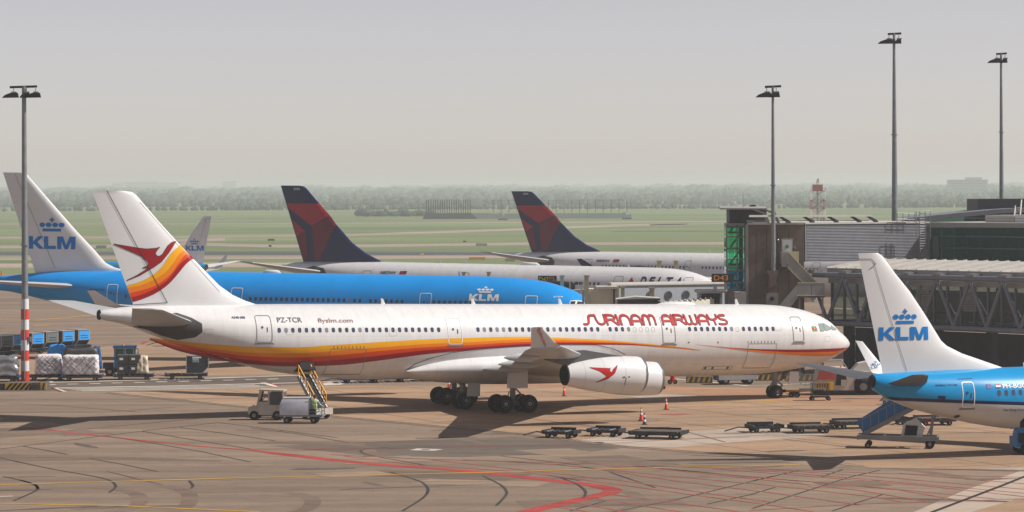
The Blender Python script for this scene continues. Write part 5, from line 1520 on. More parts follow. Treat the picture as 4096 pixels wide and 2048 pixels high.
MB().tube((x0 + 1, .2, rlz), (x1, .2, rlz), .03, .03, 6).build('roof_rail', M_GALV, gw)

# ---- curved roof hall behind
ch = thing('curved_roof_hall', 'hall with a curved grey metal roof edge and dark rooftop box behind the pier', 'building', (0, 0, 0))
pts = [at(u, v, 322) for u, v in ((3628, 872), (3680, 868), (3740, 861), (3820, 853), (3900, 846), (3980, 838), (4060, 833), (4180, 830))]
cr_ = MB()
for p in pts:
    cr_.v += [(p.x, p.y, p.z), (p.x, p.y, p.z - .42), (p.x, p.y + 16, p.z - .1), (p.x, p.y + 16, p.z - .5)]
for k in range(len(pts) - 1):
    a, b = k * 4, k * 4 + 4
    cr_.f += [(a, b, b + 1, a + 1), (a, a + 2, b + 2, b), (a + 1, b + 1, b + 3, a + 3)]
cr_.build('curved_roof', M_TRUSS, ch)
wl2 = MB()
for p in pts:
    wl2.v += [(p.x, p.y + .4, p.z - .42), (p.x, p.y + .4, 8)]
for k in range(len(pts) - 1):
    wl2.f.append((2 * k, 2 * k + 2, 2 * k + 3, 2 * k + 1))
wl2.build('glazed_wall', M_DGLASS, ch)
a, b = at(3911, 796, 330), at(4200, 796, 330)
MB().box(a.x, b.x, 330, 338, 13, a.z).build('rooftop_box', M_DKWALL, ch)
# white roof ladder on the right
rl_ = thing('white_roof_ladder', 'white fixed ladder leaning up to the dark rooftop box', 'ladder')
p0, p1 = at(4055, 880, 312), at(4078, 823, 316)
for du in (0, 24):
    q0, q1 = at(4055 + du, 881, 312), at(4062 + du, 800 if du else 823, 316)
    MB().tube(q0, q1, .07, .07, 6).build('ladder_rail', M_ROOFG, rl_)
for k in range(6):
    q0, q1 = at(4056 + k, 876 - k * 9, 312 + k * .7), at(4079 + k, 876 - k * 9, 312 + k * .7)
    MB().tube(q0, q1, .04, .04, 6).build('rung', M_ROOFG, rl_)

# ---- elevated walkway carried by tubular trusses
W4 = Wall(3255, 296, 4190, 274)
br = W4.thing('truss_walkway', 'elevated grey walkway with zigzag tubular truss and pale seamed roof', 'walkway')
zt4 = W4.xz(3700, 1110)[1]; zb4 = W4.xz(3700, 1308)[1]
L4 = W4.len
MB().tube((0, 0, zt4), (L4, 0, zt4), .24, .24, 16).build('top_chord', M_TRUSS, br, smooth=40)
MB().tube((0, 0, zb4), (L4, 0, zb4), .24, .24, 16).build('bottom_chord', M_TRUSS, br, smooth=40)
tops = [W4.xz(u, 1110)[0] for u in (3245, 3373, 3497, 3621, 3748, 3880, 4012, 4150)]
for k, t in enumerate(tops):
    nb = [(tops[k - 1] + t) / 2 if k else t - 1.6, (t + tops[k + 1]) / 2 if k < len(tops) - 1 else t + 2]
    for q in nb:
        if -.5 < q < L4 + .5 and -.5 < t < L4 + .5:
            MB().tube((t, 0, zt4 - .15), (q, 0, zb4 + .15), .17, .17, 12).build('truss_diagonal', M_TRUSS, br, smooth=40)
            MB().tube((t, 3.6, zt4 - .15), (q + 1.1, 3.6, zb4 + .15), .15, .15, 10).build('truss_diagonal', M_DKWALL, br, smooth=40)
    MB().prism([(t - .5, zt4 + .1), (t + .4, zt4 + .1), (t + .55, zt4 + .42), (t - .35, zt4 + .42)], -.1, .9).build('roof_outrigger', M_FASC, br)
zf = W4.xz(3700, 1083, -.9)[1]
MB().box(.8, L4, .85, .95, zt4 + .15, zf).build('roof_fascia', M_FASC, br)
rp = 1.25
k = 0
xx = .8
while xx < L4:
    MB().add([(xx + .03, .8, zf), (xx + rp - .03, .8, zf), (xx + rp + 1.0, 6.0, zf + .75), (xx + 1.06, 6.0, zf + .75), (xx + .03, .8, zf + .06), (xx + rp - .03, .8, zf + .06), (xx + rp + 1.0, 6.0, zf + .81), (xx + 1.06, 6.0, zf + .81)],
             [(0, 1, 2, 3), (4, 5, 6, 7), (0, 1, 5, 4), (1, 2, 6, 5), (2, 3, 7, 6), (3, 0, 4, 7)]).build('roof_panel', M_ROOFG if k % 2 else M_ROOFG2, br)
    MB().add([(xx - .05, .78, zf + .02), (xx + .05, .78, zf + .02), (xx + 1.08, 6.0, zf + .8), (xx + .98, 6.0, zf + .8), (xx - .05, .78, zf + .14), (xx + .05, .78, zf + .14), (xx + 1.08, 6.0, zf + .9), (xx + .98, 6.0, zf + .9)], [(0, 1, 2, 3), (4, 5, 6, 7), (0, 1, 5, 4), (1, 2, 6, 5), (2, 3, 7, 6), (3, 0, 4, 7)]).build('roof_seam', M_ROOFG, br)
    k += 1
    xx += rp
MB().add([(.8, .86, zf - .05), (L4, .86, zf - .05), (L4 + 1, 5.95, zf + .7), (1.8, 5.95, zf + .7)], [(0, 1, 2, 3)]).build('roof_deck', M_FASC, br)
MB().box(.9, L4, .9, 1.2, zt4 - .75, zt4 - .3).build('eaves_band', M_FASC, br)
nb = 17
for k in range(nb):
    a, b = 1 + (L4 - 1) * k / nb, 1 + (L4 - 1) * (k + 1) / nb
    MB().box(a + .05, b - .05, 1.3, 1.35, zb4 + 1.3, zt4 - .75).build('glass_pane', M_CGLASS, br)
    MB().box(a + .05, b - .05, 1.3, 1.35, zb4 + .3, zb4 + 1.22).build('glass_pane', M_CGLASS, br)
    MB().box(a - .07, a + .07, 1.15, 1.4, zb4 + .2, zt4 - .6).build('mullion', M_TRUSS, br)
MB().box(.6, L4, 1.0, 6, zb4 - .15, zb4 + .25).build('walkway_floor', M_DKWALL, br)
MB().box(5.5, L4, 5.2, 5.4, zb4 + .3, zb4 + 3.0).build('far_wall', mat('pale_inner_panel', (186, 190, 170), .6), br)
for sx in (11.6, 17.2):
    lv = MB()
    for q in range(14):
        lv.box(sx, sx + 1.6, 1.15, 1.27, zt4 - .8 - q * .15, zt4 - .9 - q * .15)
    tag(lv.build('louvre_blind', M_FASC, br), kind='stuff')
for x, y in ((2.0, 2.0), (5.4, 2.4), (12.0, 3), (18.5, 3), (25, 3)):
    MB().box(x - .35, x + .35, y, y + .8, 0, zb4).build('support_column', M_DKWALL, br)
# service floor under the walkway, its shade painted as dark wall panels
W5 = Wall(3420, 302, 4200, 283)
sv = W5.thing('ground_floor_wall', 'ground floor wall panelled dark to stand for the shade under the truss walkway', 'wall')
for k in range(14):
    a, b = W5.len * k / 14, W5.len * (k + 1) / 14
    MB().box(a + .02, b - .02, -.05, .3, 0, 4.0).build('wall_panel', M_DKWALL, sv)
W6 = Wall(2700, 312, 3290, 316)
s6 = W6.thing('ground_floor_wall', 'dark panelled ground floor wall with a pale door behind the nose wheel', 'wall')
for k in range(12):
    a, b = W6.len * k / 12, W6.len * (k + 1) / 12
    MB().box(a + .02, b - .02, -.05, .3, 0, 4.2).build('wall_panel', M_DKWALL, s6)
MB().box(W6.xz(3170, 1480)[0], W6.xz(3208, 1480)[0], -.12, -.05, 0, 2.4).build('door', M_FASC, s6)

# ---- gate signs
def sign(name, label, u0, u1, v0, v1, Y, words, post_v=None):
    p, q = at(u0, v0, Y), at(u1, v1, Y)
    w, h = q.x - p.x, p.z - q.z
    s = thing(name, label, 'sign', (p.x, Y, q.z))
    MB().box(0, w, 0, .4, 0, h).build('sign_box', M_SIGN, s)
    for t, fx, fz, fw, fh, m in words:
        bm, tw, th = text_bm(t, 0, .0)
        for v in bm.verts:
            v.co = (v.co.x / tw * fw * w + fx * w, -.015, v.co.y / th * fh * h + fz * h)
        me = bpy.data.meshes.new('lettering'); bm.to_mesh(me); bm.free()
        link('sign_lettering', me, m, s)
    if post_v:
        z = at(u0, post_v, Y).z
        MB().tube((w * .62, .2, 0), (w * .62, .2, z - q.z), .14, .14, 10).build('sign_post', M_FASC, s)
    return s
sign('gate_sign', 'black gate sign reading D43 in orange beside the glass tower', 2847, 2937, 1095, 1128, 290, [('D43', .1, .2, .62, .62, M_SIGNO)], 1165)
sign('gate_sign', 'black gate sign reading D47 in yellow above the blue nose', 2152, 2199, 1103, 1131, 332, [('D47', .1, .15, .8, .68, M_SIGNY)])
s3 = sign('gate_sign', 'small black sign with orange D77 and D42 split by a slash', 2200, 2227, 1103, 1131, 331, [('D77', .08, .52, .42, .36, M_SIGNO), ('D42', .52, .1, .42, .36, M_SIGNO), ('/', .35, .12, .3, .75, M_SIGNO)])

# ---- boarding bridges between the jets
def pxbox(root, name, u0, u1, v0, v1, Y, depth, m):
    p, q = at(u0, v0, Y), at(u1, v1, Y)
    return MB().box(p.x, q.x, Y, Y + depth, q.z, p.z).build(name, m, root)
jb = thing('boarding_bridge', 'long grey boarding bridge tunnel with round portholes, in front of the lettered fuselage', 'boarding bridge', (0, 0, 0))
p, q = at(2440, 1137, 326), at(2925, 1255, 330)
tn = MB()
for X, Y, z1, z0 in ((p.x, 324, at(2440, 1141, 324).z, at(2440, 1255, 324).z), (q.x, 332, at(2925, 1134, 332).z, at(2925, 1250, 332).z)):
    tn.v += [(X, Y, z0), (X, Y, z1), (X, Y + 3, z1 + .1), (X, Y + 3, z0)]
tn.f += [(0, 4, 5, 1), (1, 5, 6, 2), (3, 7, 4, 0), (2, 6, 7, 3), (0, 1, 2, 3), (4, 7, 6, 5)]
tn.build('tunnel', M_TUNNEL, jb)
rr = MB()
for X, Y, z1 in ((p.x, 323.8, at(2440, 1137, 324).z), (q.x, 331.8, at(2925, 1130, 332).z)):
    rr.v += [(X, Y, z1 - .14), (X, Y, z1), (X, Y + 3.3, z1 + .1), (X, Y + 3.3, z1 - .1)]
rr.f += [(0, 4, 5, 1), (1, 5, 6, 2), (3, 7, 4, 0), (2, 6, 7, 3), (0, 1, 2, 3), (4, 7, 6, 5)]
rr.build('tunnel_roof', M_ROOFG, jb)
for u, v in ((2674, 1181), (2744, 1179), (2601, 1181)):
    tt = 0.0
    for _ in range(6):
        c = at(u, v, 324 + 8 * tt - .05)
        tt = (c.x - p.x) / (q.x - p.x)
    MB().lathe([(0, .36), (.04, .36)], (c.x, c.y, c.z), (.55, -.835, 0), 20, True).build('porthole', M_GLASS, jb)
    MB().lathe([(0, .36), (.07, .37), (.07, .43), (0, .44)], (c.x, c.y, c.z), (.55, -.835, 0), 24).build('porthole_rim', M_MULL, jb)
jc = thing('boarding_bridge', 'cream boarding bridge cabin with tall columns at the blue jet nose', 'boarding bridge', (0, 0, 0))
pxbox(jc, 'cabin', 2356, 2453, 1156, 1260, 312, 3, M_CREAM)
pxbox(jc, 'cabin_roof', 2386, 2470, 1147, 1156, 311.6, 4, M_ROOFG)
pxbox(jc, 'door_frame', 2453, 2459, 1152, 1260, 311.8, .4, M_NAVY)
pxbox(jc, 'cabin_end', 2459, 2476, 1148, 1260, 311.9, 2, M_OLIVE)
pxbox(jc, 'side_cabin', 2330, 2337, 1158, 1240, 311.7, 2, M_FASC)
pxbox(jc, 'lamp_box', 2430, 2445, 1132, 1143, 311.6, .5, M_OLIVE)
for u0, u1, v0, Y in ((2338, 2355, 1104, 311), (2241, 2256, 1104, 321), (2484, 2499, 1150, 310), (2598, 2618, 1152, 321)):
    pxbox(jc, 'column', u0, u1, v0, 1300, Y, .45, M_OLIVE)
    pxbox(jc, 'column_cap', u0 - 3, u1 + 3, v0 - 3, v0 + 3, Y - .08, .6, M_OLIVE)
jd = thing('bridge_canopy', 'dark ribbed canopy with cream end panel above the blue nose', 'canopy', (0, 0, 0))
def ribbed(root, prof, Y, depth, n, m, name='rib'):
    P = [at(u, v, Y) for u, v in prof]
    for k in range(n):
        y0 = Y + depth * k / n
        MB().prism([(p_.x + .08 * k, p_.z) for p_ in P], y0, y0 + depth / n * .6).build(name, m, root)
ribbed(jd, [(2152, 1131), (2190, 1126), (2240, 1128), (2282, 1136), (2286, 1180), (2152, 1180)], 328, 3, 7, M_DKWALL)
pxbox(jd, 'end_panel', 2276, 2284, 1131, 1185, 327.6, .4, M_OLIVE)
pxbox(jd, 'canopy_glass', 2290, 2322, 1160, 1200, 328, 2, M_TUNNEL)
je = thing('bridge_canopy', 'black ribbed canopy with pale flat roof edge right above the white fuselage', 'canopy', (0, 0, 0))
ribbed(je, [(2470, 1201), (2545, 1190), (2600, 1200), (2650, 1226), (2470, 1226)], 288, 2.5, 8, M_DKWALL)
a_, b_, c_ = at(2466, 1197, 287.6), at(2545, 1187, 287.6), at(2641, 1193, 287.6)
MB().prism([(a_.x, a_.z), (b_.x, b_.z), (c_.x, c_.z), (c_.x, c_.z - .2), (b_.x, b_.z - .2), (a_.x, a_.z - .2)], 287.6, 291).build('roof_edge', M_ROOFG, je)
MB().prism([(a_.x + .05, a_.z - .02), (c_.x, c_.z - .02), (c_.x, c_.z - .17), (a_.x + .05, a_.z - .17)], 287.5, 287.58).build('roof_band', M_DKWALL, je)
jf = thing('boarding_bridge', 'low pale boarding bridge tunnel with slatted roof leading to the gate sign', 'boarding bridge', (0, 0, 0))
P0, P1 = at(2640, 1219, 289), at(2880, 1192, 296)
tf = MB()
for X, Y, z in ((P0.x, 289, P0.z), (P1.x, 296, P1.z)):
    tf.v += [(X, Y, z - 2.6), (X, Y, z), (X + .2, Y + 3, z + .1), (X + .2, Y + 3, z - 2.6)]
tf.f += [(0, 4, 5, 1), (1, 5, 6, 2), (3, 7, 4, 0), (2, 6, 7, 3), (0, 1, 2, 3), (4, 7, 6, 5)]
tf.build('tunnel', M_CREAM, jf)
for k in range(12):
    t = k / 12
    X, Y, z = P0.x + (P1.x - P0.x) * t, 289 + 7 * t, P0.z + (P1.z - P0.z) * t
    MB().box(X, X + .12, Y - .05, Y + 3, z + .02, z + .16).build('roof_slat', M_ROOFG, jf)
pxbox(jf, 'bridge_head', 2795, 2890, 1172, 1300, 295.5, 3, M_TUNNEL)
pxbox(jf, 'head_roof', 2788, 2905, 1162, 1172, 295, 4, M_FASC)
pxbox(jf, 'head_doorway', 2806, 2880, 1176, 1300, 295.3, .15, M_DARK)
pxbox(jf, 'head_side', 2940, 2985, 1168, 1300, 294, 3, M_FASC)
pxbox(jf, 'roof_box', 2855, 2868, 1148, 1162, 294.8, .6, M_FASC)
jg = thing('boarding_bridge', 'dark roofed boarding bridge with two cream columns at the farthest jet', 'boarding bridge', (0, 0, 0))
pg = [at(u, v, 396) for u, v in ((2500, 1067), (2555, 1063), (2620, 1071), (2622, 1085), (2500, 1085))]
MB().prism([(p_.x, p_.z) for p_ in pg], 396, 400).build('bridge_roof', M_DKWALL, jg)
for u0, u1 in ((2629, 2647), (2696, 2712)):
    pxbox(jg, 'column', u0, u1, 1045, 1300, 392, .5, M_OLIVE)
    pxbox(jg, 'column_cap', u0 - 2, u1 + 2, 1042, 1047, 391.9, .7, M_OLIVE)
for i, u in enumerate((1848, 1948)):
    cc = thing('bridge_column', 'cream boarding bridge column, %s of the two rising behind the blue fuselage' % ('left' if i == 0 else 'right'), 'column', (0, 0, 0), (0, 0, 0), 'cream columns behind the blue jet')
    pxbox(cc, 'column', u, u + 14, 1090, 1300, 345, .5, M_OLIVE)
    pxbox(cc, 'column_cap', u - 3, u + 17, 1087, 1092, 344.9, .7, M_OLIVE)

# ---- floodlight masts
def lamp_head(root, x, y, z, s, w=1.0):
    """long shoe shaped floodlight with a bracket"""
    P = [(-1.0 * s, -.22), (-.75 * s, .02), (-.3 * s, .2), (.35 * s, .22), (.45 * s, -.2)]
    h = MB().prism([(x + a * w, z + b) for a, b in P], y - .25, y + .25).build('floodlight', M_DARK, root)
    MB().box(x - .2, x + .25, y - .2, y + .2, z + .2, z + .32).build('lamp_gear', M_GALV, h)
    MB().tube((x, y, z + .3), (x, y, z + .62), .04, .04, 6).build('lamp_bracket', M_GALV, h)
def mast(label, u, vtop, vbot, Y, r0, r1, stripes, heads, zb=None):
    t, b = at(u, vtop, Y), at(u, vbot, Y)
    z0 = b.z if zb is None else zb
    m = thing('floodlight_mast', label, 'floodlight mast', (t.x, Y, z0), (0, 0, 0), 'floodlight masts of the apron')
    H_ = t.z - z0
    if stripes:
        n = 8
        zs = at(u, stripes, Y).z - z0
        hh = zs / n
        for k in range(n):
            MB().tube((0, 0, k * hh), (0, 0, (k + 1) * hh), r0 + .03, r0 + .03 - .002 * k, 20, False).build('painted_band', mat('signal_red', (196, 52, 34), .5, var=.1) if k % 2 == 0 else M_WHITE, m, smooth=40)
        MB().tube((0, -r0 - .05, .2), (0, -r0 - .03, zs), .05, .05, 6).build('cable_duct', M_GALV, m)
        MB().box(.25, .55, -.3, .1, zs * .48, zs * .54).build('junction_box', M_GALV, m)
    MB().tube((0, 0, 0), (0, 0, H_), r0, r1, 20).build('pole', M_GALV, m, smooth=40)
    MB().lathe([(0, r0 + .05), (.08, r0 + .05)], (0, 0, H_ * .46), (0, 0, 1), 20, True).build('pole_joint', M_GALV, m)
    MB().bar((-heads[0], 0, H_ - .08), (heads[1], 0, H_ - .02), .16, .2).build('cross_arm', M_DARK, m)
    for x, s in heads[2]:
        lamp_head(m, x, -.15, H_ - .8, s, -1 if s < 0 else 1)
    return m
mast('red and white banded floodlight mast at the left edge', 96, 345, 1526, 291, .33, .19, 1195, (1.25, 1.15, ((-.9, 1.0), (.25, .6), (1.05, -1.0))), 0)
mast('floodlight mast on a wall bracket of the brown pier head', 3091, 344, 1082, 294.6, .22, .11, None, (.7, .75, ((-.55, 1.0), (.3, .7))))
mast('tallest floodlight mast, on the roof behind the corrugated wing', 3576, 133, 888, 318, .3, .12, None, (.6, .7, ((-.5, 1.1), (.45, .5))))
mast('floodlight mast at the far right behind the dark rooftop box', 4004, 213, 800, 345, .24, .11, None, (.5, .6, ((-.45, 1.0), (.4, .5))))
lbk = at(3091, 1082, 294.6)
wb = MB().prism([(-.55, 0), (.55, 0), (.45, -.25), (.25, -.9), (.55, -1.3), (.3, -1.3), (-.3, -1.5), (-.3, -.4), (-.5, -.25)], -.45, 1.6)
tag(wb.build('mast_bracket', M_BROWN2, None, loc=(lbk.x, 294.7, lbk.z)), 'brown concrete wall bracket carrying the mast on the pier head', 'bracket')

# ================================================================== ground equipment
M_DOLLY = mat('dolly_dark_steel', (44, 44, 48), .6, .3, var=.35, scale=3)
M_DECK = mat('dolly_deck', (104, 94, 84), .7, .2, var=.35, scale=2)
M_EQB = mat('equipment_blue', (24, 112, 172), .45, var=.12)
M_EQBD = mat('equipment_deep_blue', (14, 84, 142), .45, var=.15)
M_ORANGE = mat('cone_orange', (226, 62, 32), .6, var=.08)
M_REFL = mat('cone_white', (226, 226, 222), .5, var=.08)
M_CBLUE = mat('cone_blue', (30, 44, 120), .6, var=.08)
M_YELP = mat('safety_yellow', (226, 158, 22), .5, var=.12)
M_HAZY = mat('hazard_yellow', (206, 168, 44), .7, var=.25)
M_HAZB = mat('hazard_black', (34, 33, 33), .8, var=.3)
M_BLOCK = mat('weathered_concrete_block', (92, 84, 76), .9, var=.3)
M_TARP = mat('blue_curtain', (34, 146, 226), .55, var=.15, scale=3)
M_ULD = mat('container_dark_grey', (52, 56, 64), .5, .2, var=.15)
M_ULDR = mat('container_aluminium', (186, 184, 180), .35, .5, var=.12)
M_WRAP = mat('white_netted_wrap', (226, 220, 222), .5, var=.22, scale=2.5)
M_SILV = mat('silver_foil', (176, 178, 184), .25, .75, var=.25, scale=3)
M_NETM = mat('cargo_net', (92, 84, 92), .8, var=.1)
M_DBOX = mat('dark_plastic_crate', (74, 72, 74), .5, var=.18)
M_PLAS = mat('clear_plastic_sheet', (206, 190, 168), .35, var=.2)
M_TUG = mat('tug_off_white', (184, 176, 164), .5, var=.16, scale=2)
M_VEST = mat('hivis_vest', (176, 216, 18), .6, var=.08)
M_CLOTH = mat('dark_trousers', (36, 38, 48), .85, var=.15)
M_SHIRT = mat('white_shirt', (216, 216, 218), .8, var=.08)
M_SKIN = mat('skin', (178, 128, 104), .6, var=.05)
M_HAIR = mat('dark_hair', (40, 32, 28), .8, var=.1)
M_TAIL = mat('tail_lamp_orange', (220, 110, 30), .4, var=0)

WHEELS = {}
def roller(root, x, y, r, w, name='wheel'):
    """small wheel with its hub, axle along local y"""
    key = (round(r, 3), round(w, 3))
    if key not in WHEELS:
        a = MB().lathe([(-w / 2, r * .5), (-w / 2, r * .9), (-w * .3, r), (w * .3, r), (w / 2, r * .9), (w / 2, r * .5)], (0, 0, 0), (0, 1, 0), 18, True).mesh('tyre', 40)
        b = MB().lathe([(-w * .55, .01), (-w * .55, r * .45), (w * .55, r * .45), (w * .55, .01)], (0, 0, 0), (0, 1, 0), 14, True).mesh('hub', 40)
        a.materials.append(M_TYRE); b.materials.append(M_RIM)
        WHEELS[key] = (a, b)
    a, b = WHEELS[key]
    o = link(name, a, None, root, (x, y, r))
    link('hub', b, None, o)
    return o

def yawed(root, u, v):
    g = G(u, v)
    root.location = (g.x, g.y, .03)

def dolly(label, L, W, deck='roll', blue=False, group=None, rail_back=True):
    """cargo dolly, local x along its length towards the tow bar at -x, standing on z = 0"""
    r = thing('cargo_dolly', label, 'cargo dolly', group=group)
    h = .43
    f = MB()
    f.box(-L / 2, L / 2, -W / 2, -W / 2 + .12, h - .16, h)
    f.box(-L / 2, L / 2, W / 2 - .12, W / 2, h - .16, h)
    f.box(-L / 2, -L / 2 + .14, -W / 2 + .12, W / 2 - .12, h - .16, h)
    f.box(L / 2 - .14, L / 2, -W / 2 + .12, W / 2 - .12, h - .16, h)
    f.box(-L / 2 + .14, L / 2 - .14, -.08, .08, h - .22, h - .05)
    f.build('chassis', M_DOLLY, r)
    n = int((L - .4) / .34)
    for k in range(n):
        x = -L / 2 + .26 + k * (L - .5) / (n - 1)
        MB().tube((x, -W / 2 + .14, h + .0), (x, W / 2 - .14, h + .0), .07, .07, 7).build('deck_roller', M_DECK if deck == 'plank' else M_STEEL if k % 3 == 0 else M_DOLLY, r, smooth=60)
    if deck == 'plank':
        m = 5
        for k in range(m):
            y = -W / 2 + .16 + k * (W - .3) / m
            MB().box(-L / 2 + .2, L / 2 - .2, y, y + (W - .3) / m - .05, h + .05, h + .1).build('deck_plank', M_DECK, r)
    if rail_back:
        MB().box(-L * .46, L * .36, W / 2 - .08, W / 2, h + .0, h + .22).build('side_rail', M_DOLLY, r)
    MB().box(-L / 2 - .06, -L / 2 + .1, -W / 2, W / 2, h - .12, h + .1).build('end_stop', M_EQBD if blue else M_DOLLY, r)
    MB().box(L / 2 - .1, L / 2 + .06, -W / 2, W / 2, h - .12, h + .1).build('end_stop', M_EQBD if blue else M_DOLLY, r)
    wr = .19
    for x in (-L * .33, L * .33):
        MB().box(x - .07, x + .07, -W / 2 + .1, W / 2 - .1, wr - .05, h - .14).build('axle', M_DOLLY, r)
        for y in (-W / 2 + .12, W / 2 - .12):
            roller(r, x, y, wr, .16)
    t = MB()
    t.bar((-L / 2, -.3, h - .12), (-L / 2 - .7, 0, .36), .07); t.bar((-L / 2, .3, h - .12), (-L / 2 - .7, 0, .36), .07)
    t.bar((-L / 2 - .65, 0, .38), (-L / 2 - 1.7, 0, .1), .07)
    t.build('tow_bar', M_DOLLY, r)
    return r

def heading(root, u0, v0, u1, v1):
    """stand a thing centred between two ground pixels, local x pointing from the first to the second"""
    a, b = G(u0, v0), G(u1, v1)
    root.location = ((a.x + b.x) / 2, (a.y + b.y) / 2, .03)
    root.rotation_euler = (0, 0, atan2(b.y - a.y, b.x - a.x))

# ---- empty dollies on the pale concrete
spots = [('leftmost empty dolly in the front row on the pale concrete', 2.2, 1.5, 'roll', False, (2180, 1752), (2312, 1752), -22),
         ('second empty dolly in the front row, beside the wide plank one', 2.2, 1.5, 'roll', False, (2358, 1746), (2492, 1745), -22),
         ('wide empty dolly with planked deck and hazard side, right of the two small ones', 3.5, 2.3, 'plank', False, (2535, 1757), (2735, 1752), -18),
         ('empty dolly with back rail, leftmost of the group near the blue stairs', 2.3, 1.5, 'roll', False, (2985, 1731), (3130, 1727), 12),
         ('second empty dolly of the group near the blue stairs', 2.7, 1.8, 'plank', False, (3155, 1733), (3330, 1730), 12),
         ('third empty dolly just behind the foot of the blue stairs', 2.7, 1.8, 'plank', False, (3320, 1716), (3500, 1712), 12),
         ('empty dolly seen behind the legs of the blue stairs', 2.7, 1.8, 'plank', False, (3650, 1702), (3820, 1700), 12),
         ('half hidden empty dolly behind the top of the blue stairs', 2.4, 1.6, 'roll', False, (3480, 1700), (3640, 1698), 12)]
for lab, L_, W_, dk, bl, a, b, rot in spots:
    d = dolly(lab, L_, W_, dk, bl, 'empty cargo dollies')
    ga, gb = G(*a), G(*b)
    d.location = ((ga.x + gb.x) / 2, (ga.y + gb.y) / 2, .03)
    d.rotation_euler = (0, 0, radians(rot))

# ---- traffic cones
def cone(label, u, v, h, cols, group='traffic cones'):
    r = thing('traffic_cone', label, 'traffic cone', G(u, v, .03), group=group)
    MB().box(-h * .22, h * .22, -h * .22, h * .22, 0, h * .05).build('cone_base', M_DARK, r)
    n = len(cols)
    for k, m in enumerate(cols):
        t0, t1 = k / n, (k + 1) / n
        R = lambda t: h * (.155 - .125 * t)
        MB().tube((0, 0, h * (.05 + .95 * t0)), (0, 0, h * (.05 + .95 * t1)), R(t0), R(t1), 16, k == n - 1).build('cone_band', m, r, smooth=40)
    return r
O, Wt, Bl = M_ORANGE, M_REFL, M_CBLUE
cone('orange cone with white collars, just right of the engines', 2665, 1638, .9, [O, O, O, Wt, O, Wt, O])
cone('orange cone with white collar standing next to the blue one', 2565, 1683, .98, [O, O, O, Wt, O, Wt, O])
cone('blue and white striped cone', 2578, 1698, .85, [Bl, Wt, Bl, Wt, Bl])
cone('orange cone below the rear of the nearest engine', 2257, 1584, .85, [O, O, O, Wt, O, O])
cone('orange cone half hidden behind the far main wheels', 1795, 1552, .8, [O, O, Wt, O, O])

# ---- cargo and containers on the left
def uld(label, cat_label, u, v, yaw, W, D, H, front, group, z=.53, plate=True):
    """air cargo container with one slanted lower side, local -y facing out"""
    g = G(u, v)
    r = thing('cargo_container', label, 'cargo container', (g.x, g.y, z), (0, 0, radians(yaw)), group)
    P = [(-W / 2, 0), (W / 2 - .55, 0), (W / 2, .55), (W / 2, H), (-W / 2, H)]
    MB().prism(P, -D / 2, D / 2).build('container_shell', M_ULD, r)
    e = MB()
    for i in range(len(P)):
        a, b = P[i], P[(i + 1) % len(P)]
        e.bar((a[0], -D / 2 - .01, a[1]), (b[0], -D / 2 - .01, b[1]), .06, .06)
        e.bar((a[0], D / 2 + .01, a[1]), (b[0], D / 2 + .01, b[1]), .06, .06)
        e.bar((a[0], -D / 2, a[1]), (a[0], D / 2, a[1]), .06, .06)
    e.build('container_frame', M_ULDR, r)
    MB().box(-W / 2 - .01, W / 2 + .01, -D / 2, D / 2, H, H + .03).build('container_roof', M_ULDR, r)
    if front is not None:
        f = MB().box(-W / 2 - .05, -W / 2 - .01, -D / 2 + .06, D / 2 - .06, .06, H - .08) if False else MB().prism([(a * .96, b * .96 + .04) for a, b in P], -D / 2 - .05, -D / 2 - .02)
        f.build('container_curtain', front, r)
        for zz in (.5, 1.0):
            MB().box(-W / 2 + .1, W / 2 - .3, -D / 2 - .07, -D / 2 - .05, zz, zz + .05).build('curtain_strap', M_DARK, r)
    if plate:
        MB().box(-.45, .35, -D / 2 - .075, -D / 2 - .055, H - .22, H - .08).build('name_plate', M_REFL, r)
    return r

row = [(-8, 1465, None, 'grey netted'), (54, 1458, M_TARP, 'blue curtained'), (110, 1452, M_TARP, 'x'), (195, 1444, None, 'y'), (262, 1437, M_TARP, 'z'), (340, 1430, M_TARP, 'w')]
labs = ['grey container at the left edge of the rear row', 'blue curtained container just left of the banded mast, rear row', 'blue curtained container just right of the banded mast, rear row', 'grey fronted container between two blue ones in the rear row', 'blue curtained container second from the right end of the rear row', 'blue curtained container at the right end of the rear row']
xs = [(4, 1427), (54, 1421), (128, 1415), (185, 1409), (250, 1404), (312, 1399)]
M_GCURT = mat('grey_mesh_curtain', (96, 106, 112), .6, var=.2, scale=3)
for k, (u, v) in enumerate(xs):
    d = dolly('dolly under the %s' % labs[k], 2.5, 1.7, 'roll', True, 'dollies of the rear container row', False)
    g = G(u, v)
    d.location = (g.x, g.y, .03); d.rotation_euler = (0, 0, radians(16))
    c = uld(labs[k], '', u, v, -42, 1.95, 1.5, 1.62, None, 'containers on the rear row')
    # the curtained end faces right, the slanted side faces the camera
    cu_ = MB()
    P = [(-.7, .05), (.7, .05), (.7, 1.52), (-.7, 1.52)]
    cu_.prism([(a, b if b > .5 else .55) for a, b in P], .99, 1.03, 'yz')
    cu_.build('container_curtain', M_TARP if k in (1, 2, 4, 5) else M_GCURT, c)
    MB().prism([(-.5, .75), (.5, .75), (.5, .8), (-.5, .8)], 1.03, 1.05, 'yz').build('curtain_strap', M_DARK, c)
    MB().prism([(-.5, 1.0), (.5, 1.0), (.5, 1.05), (-.5, 1.05)], 1.03, 1.05, 'yz').build('curtain_strap', M_DARK, c)

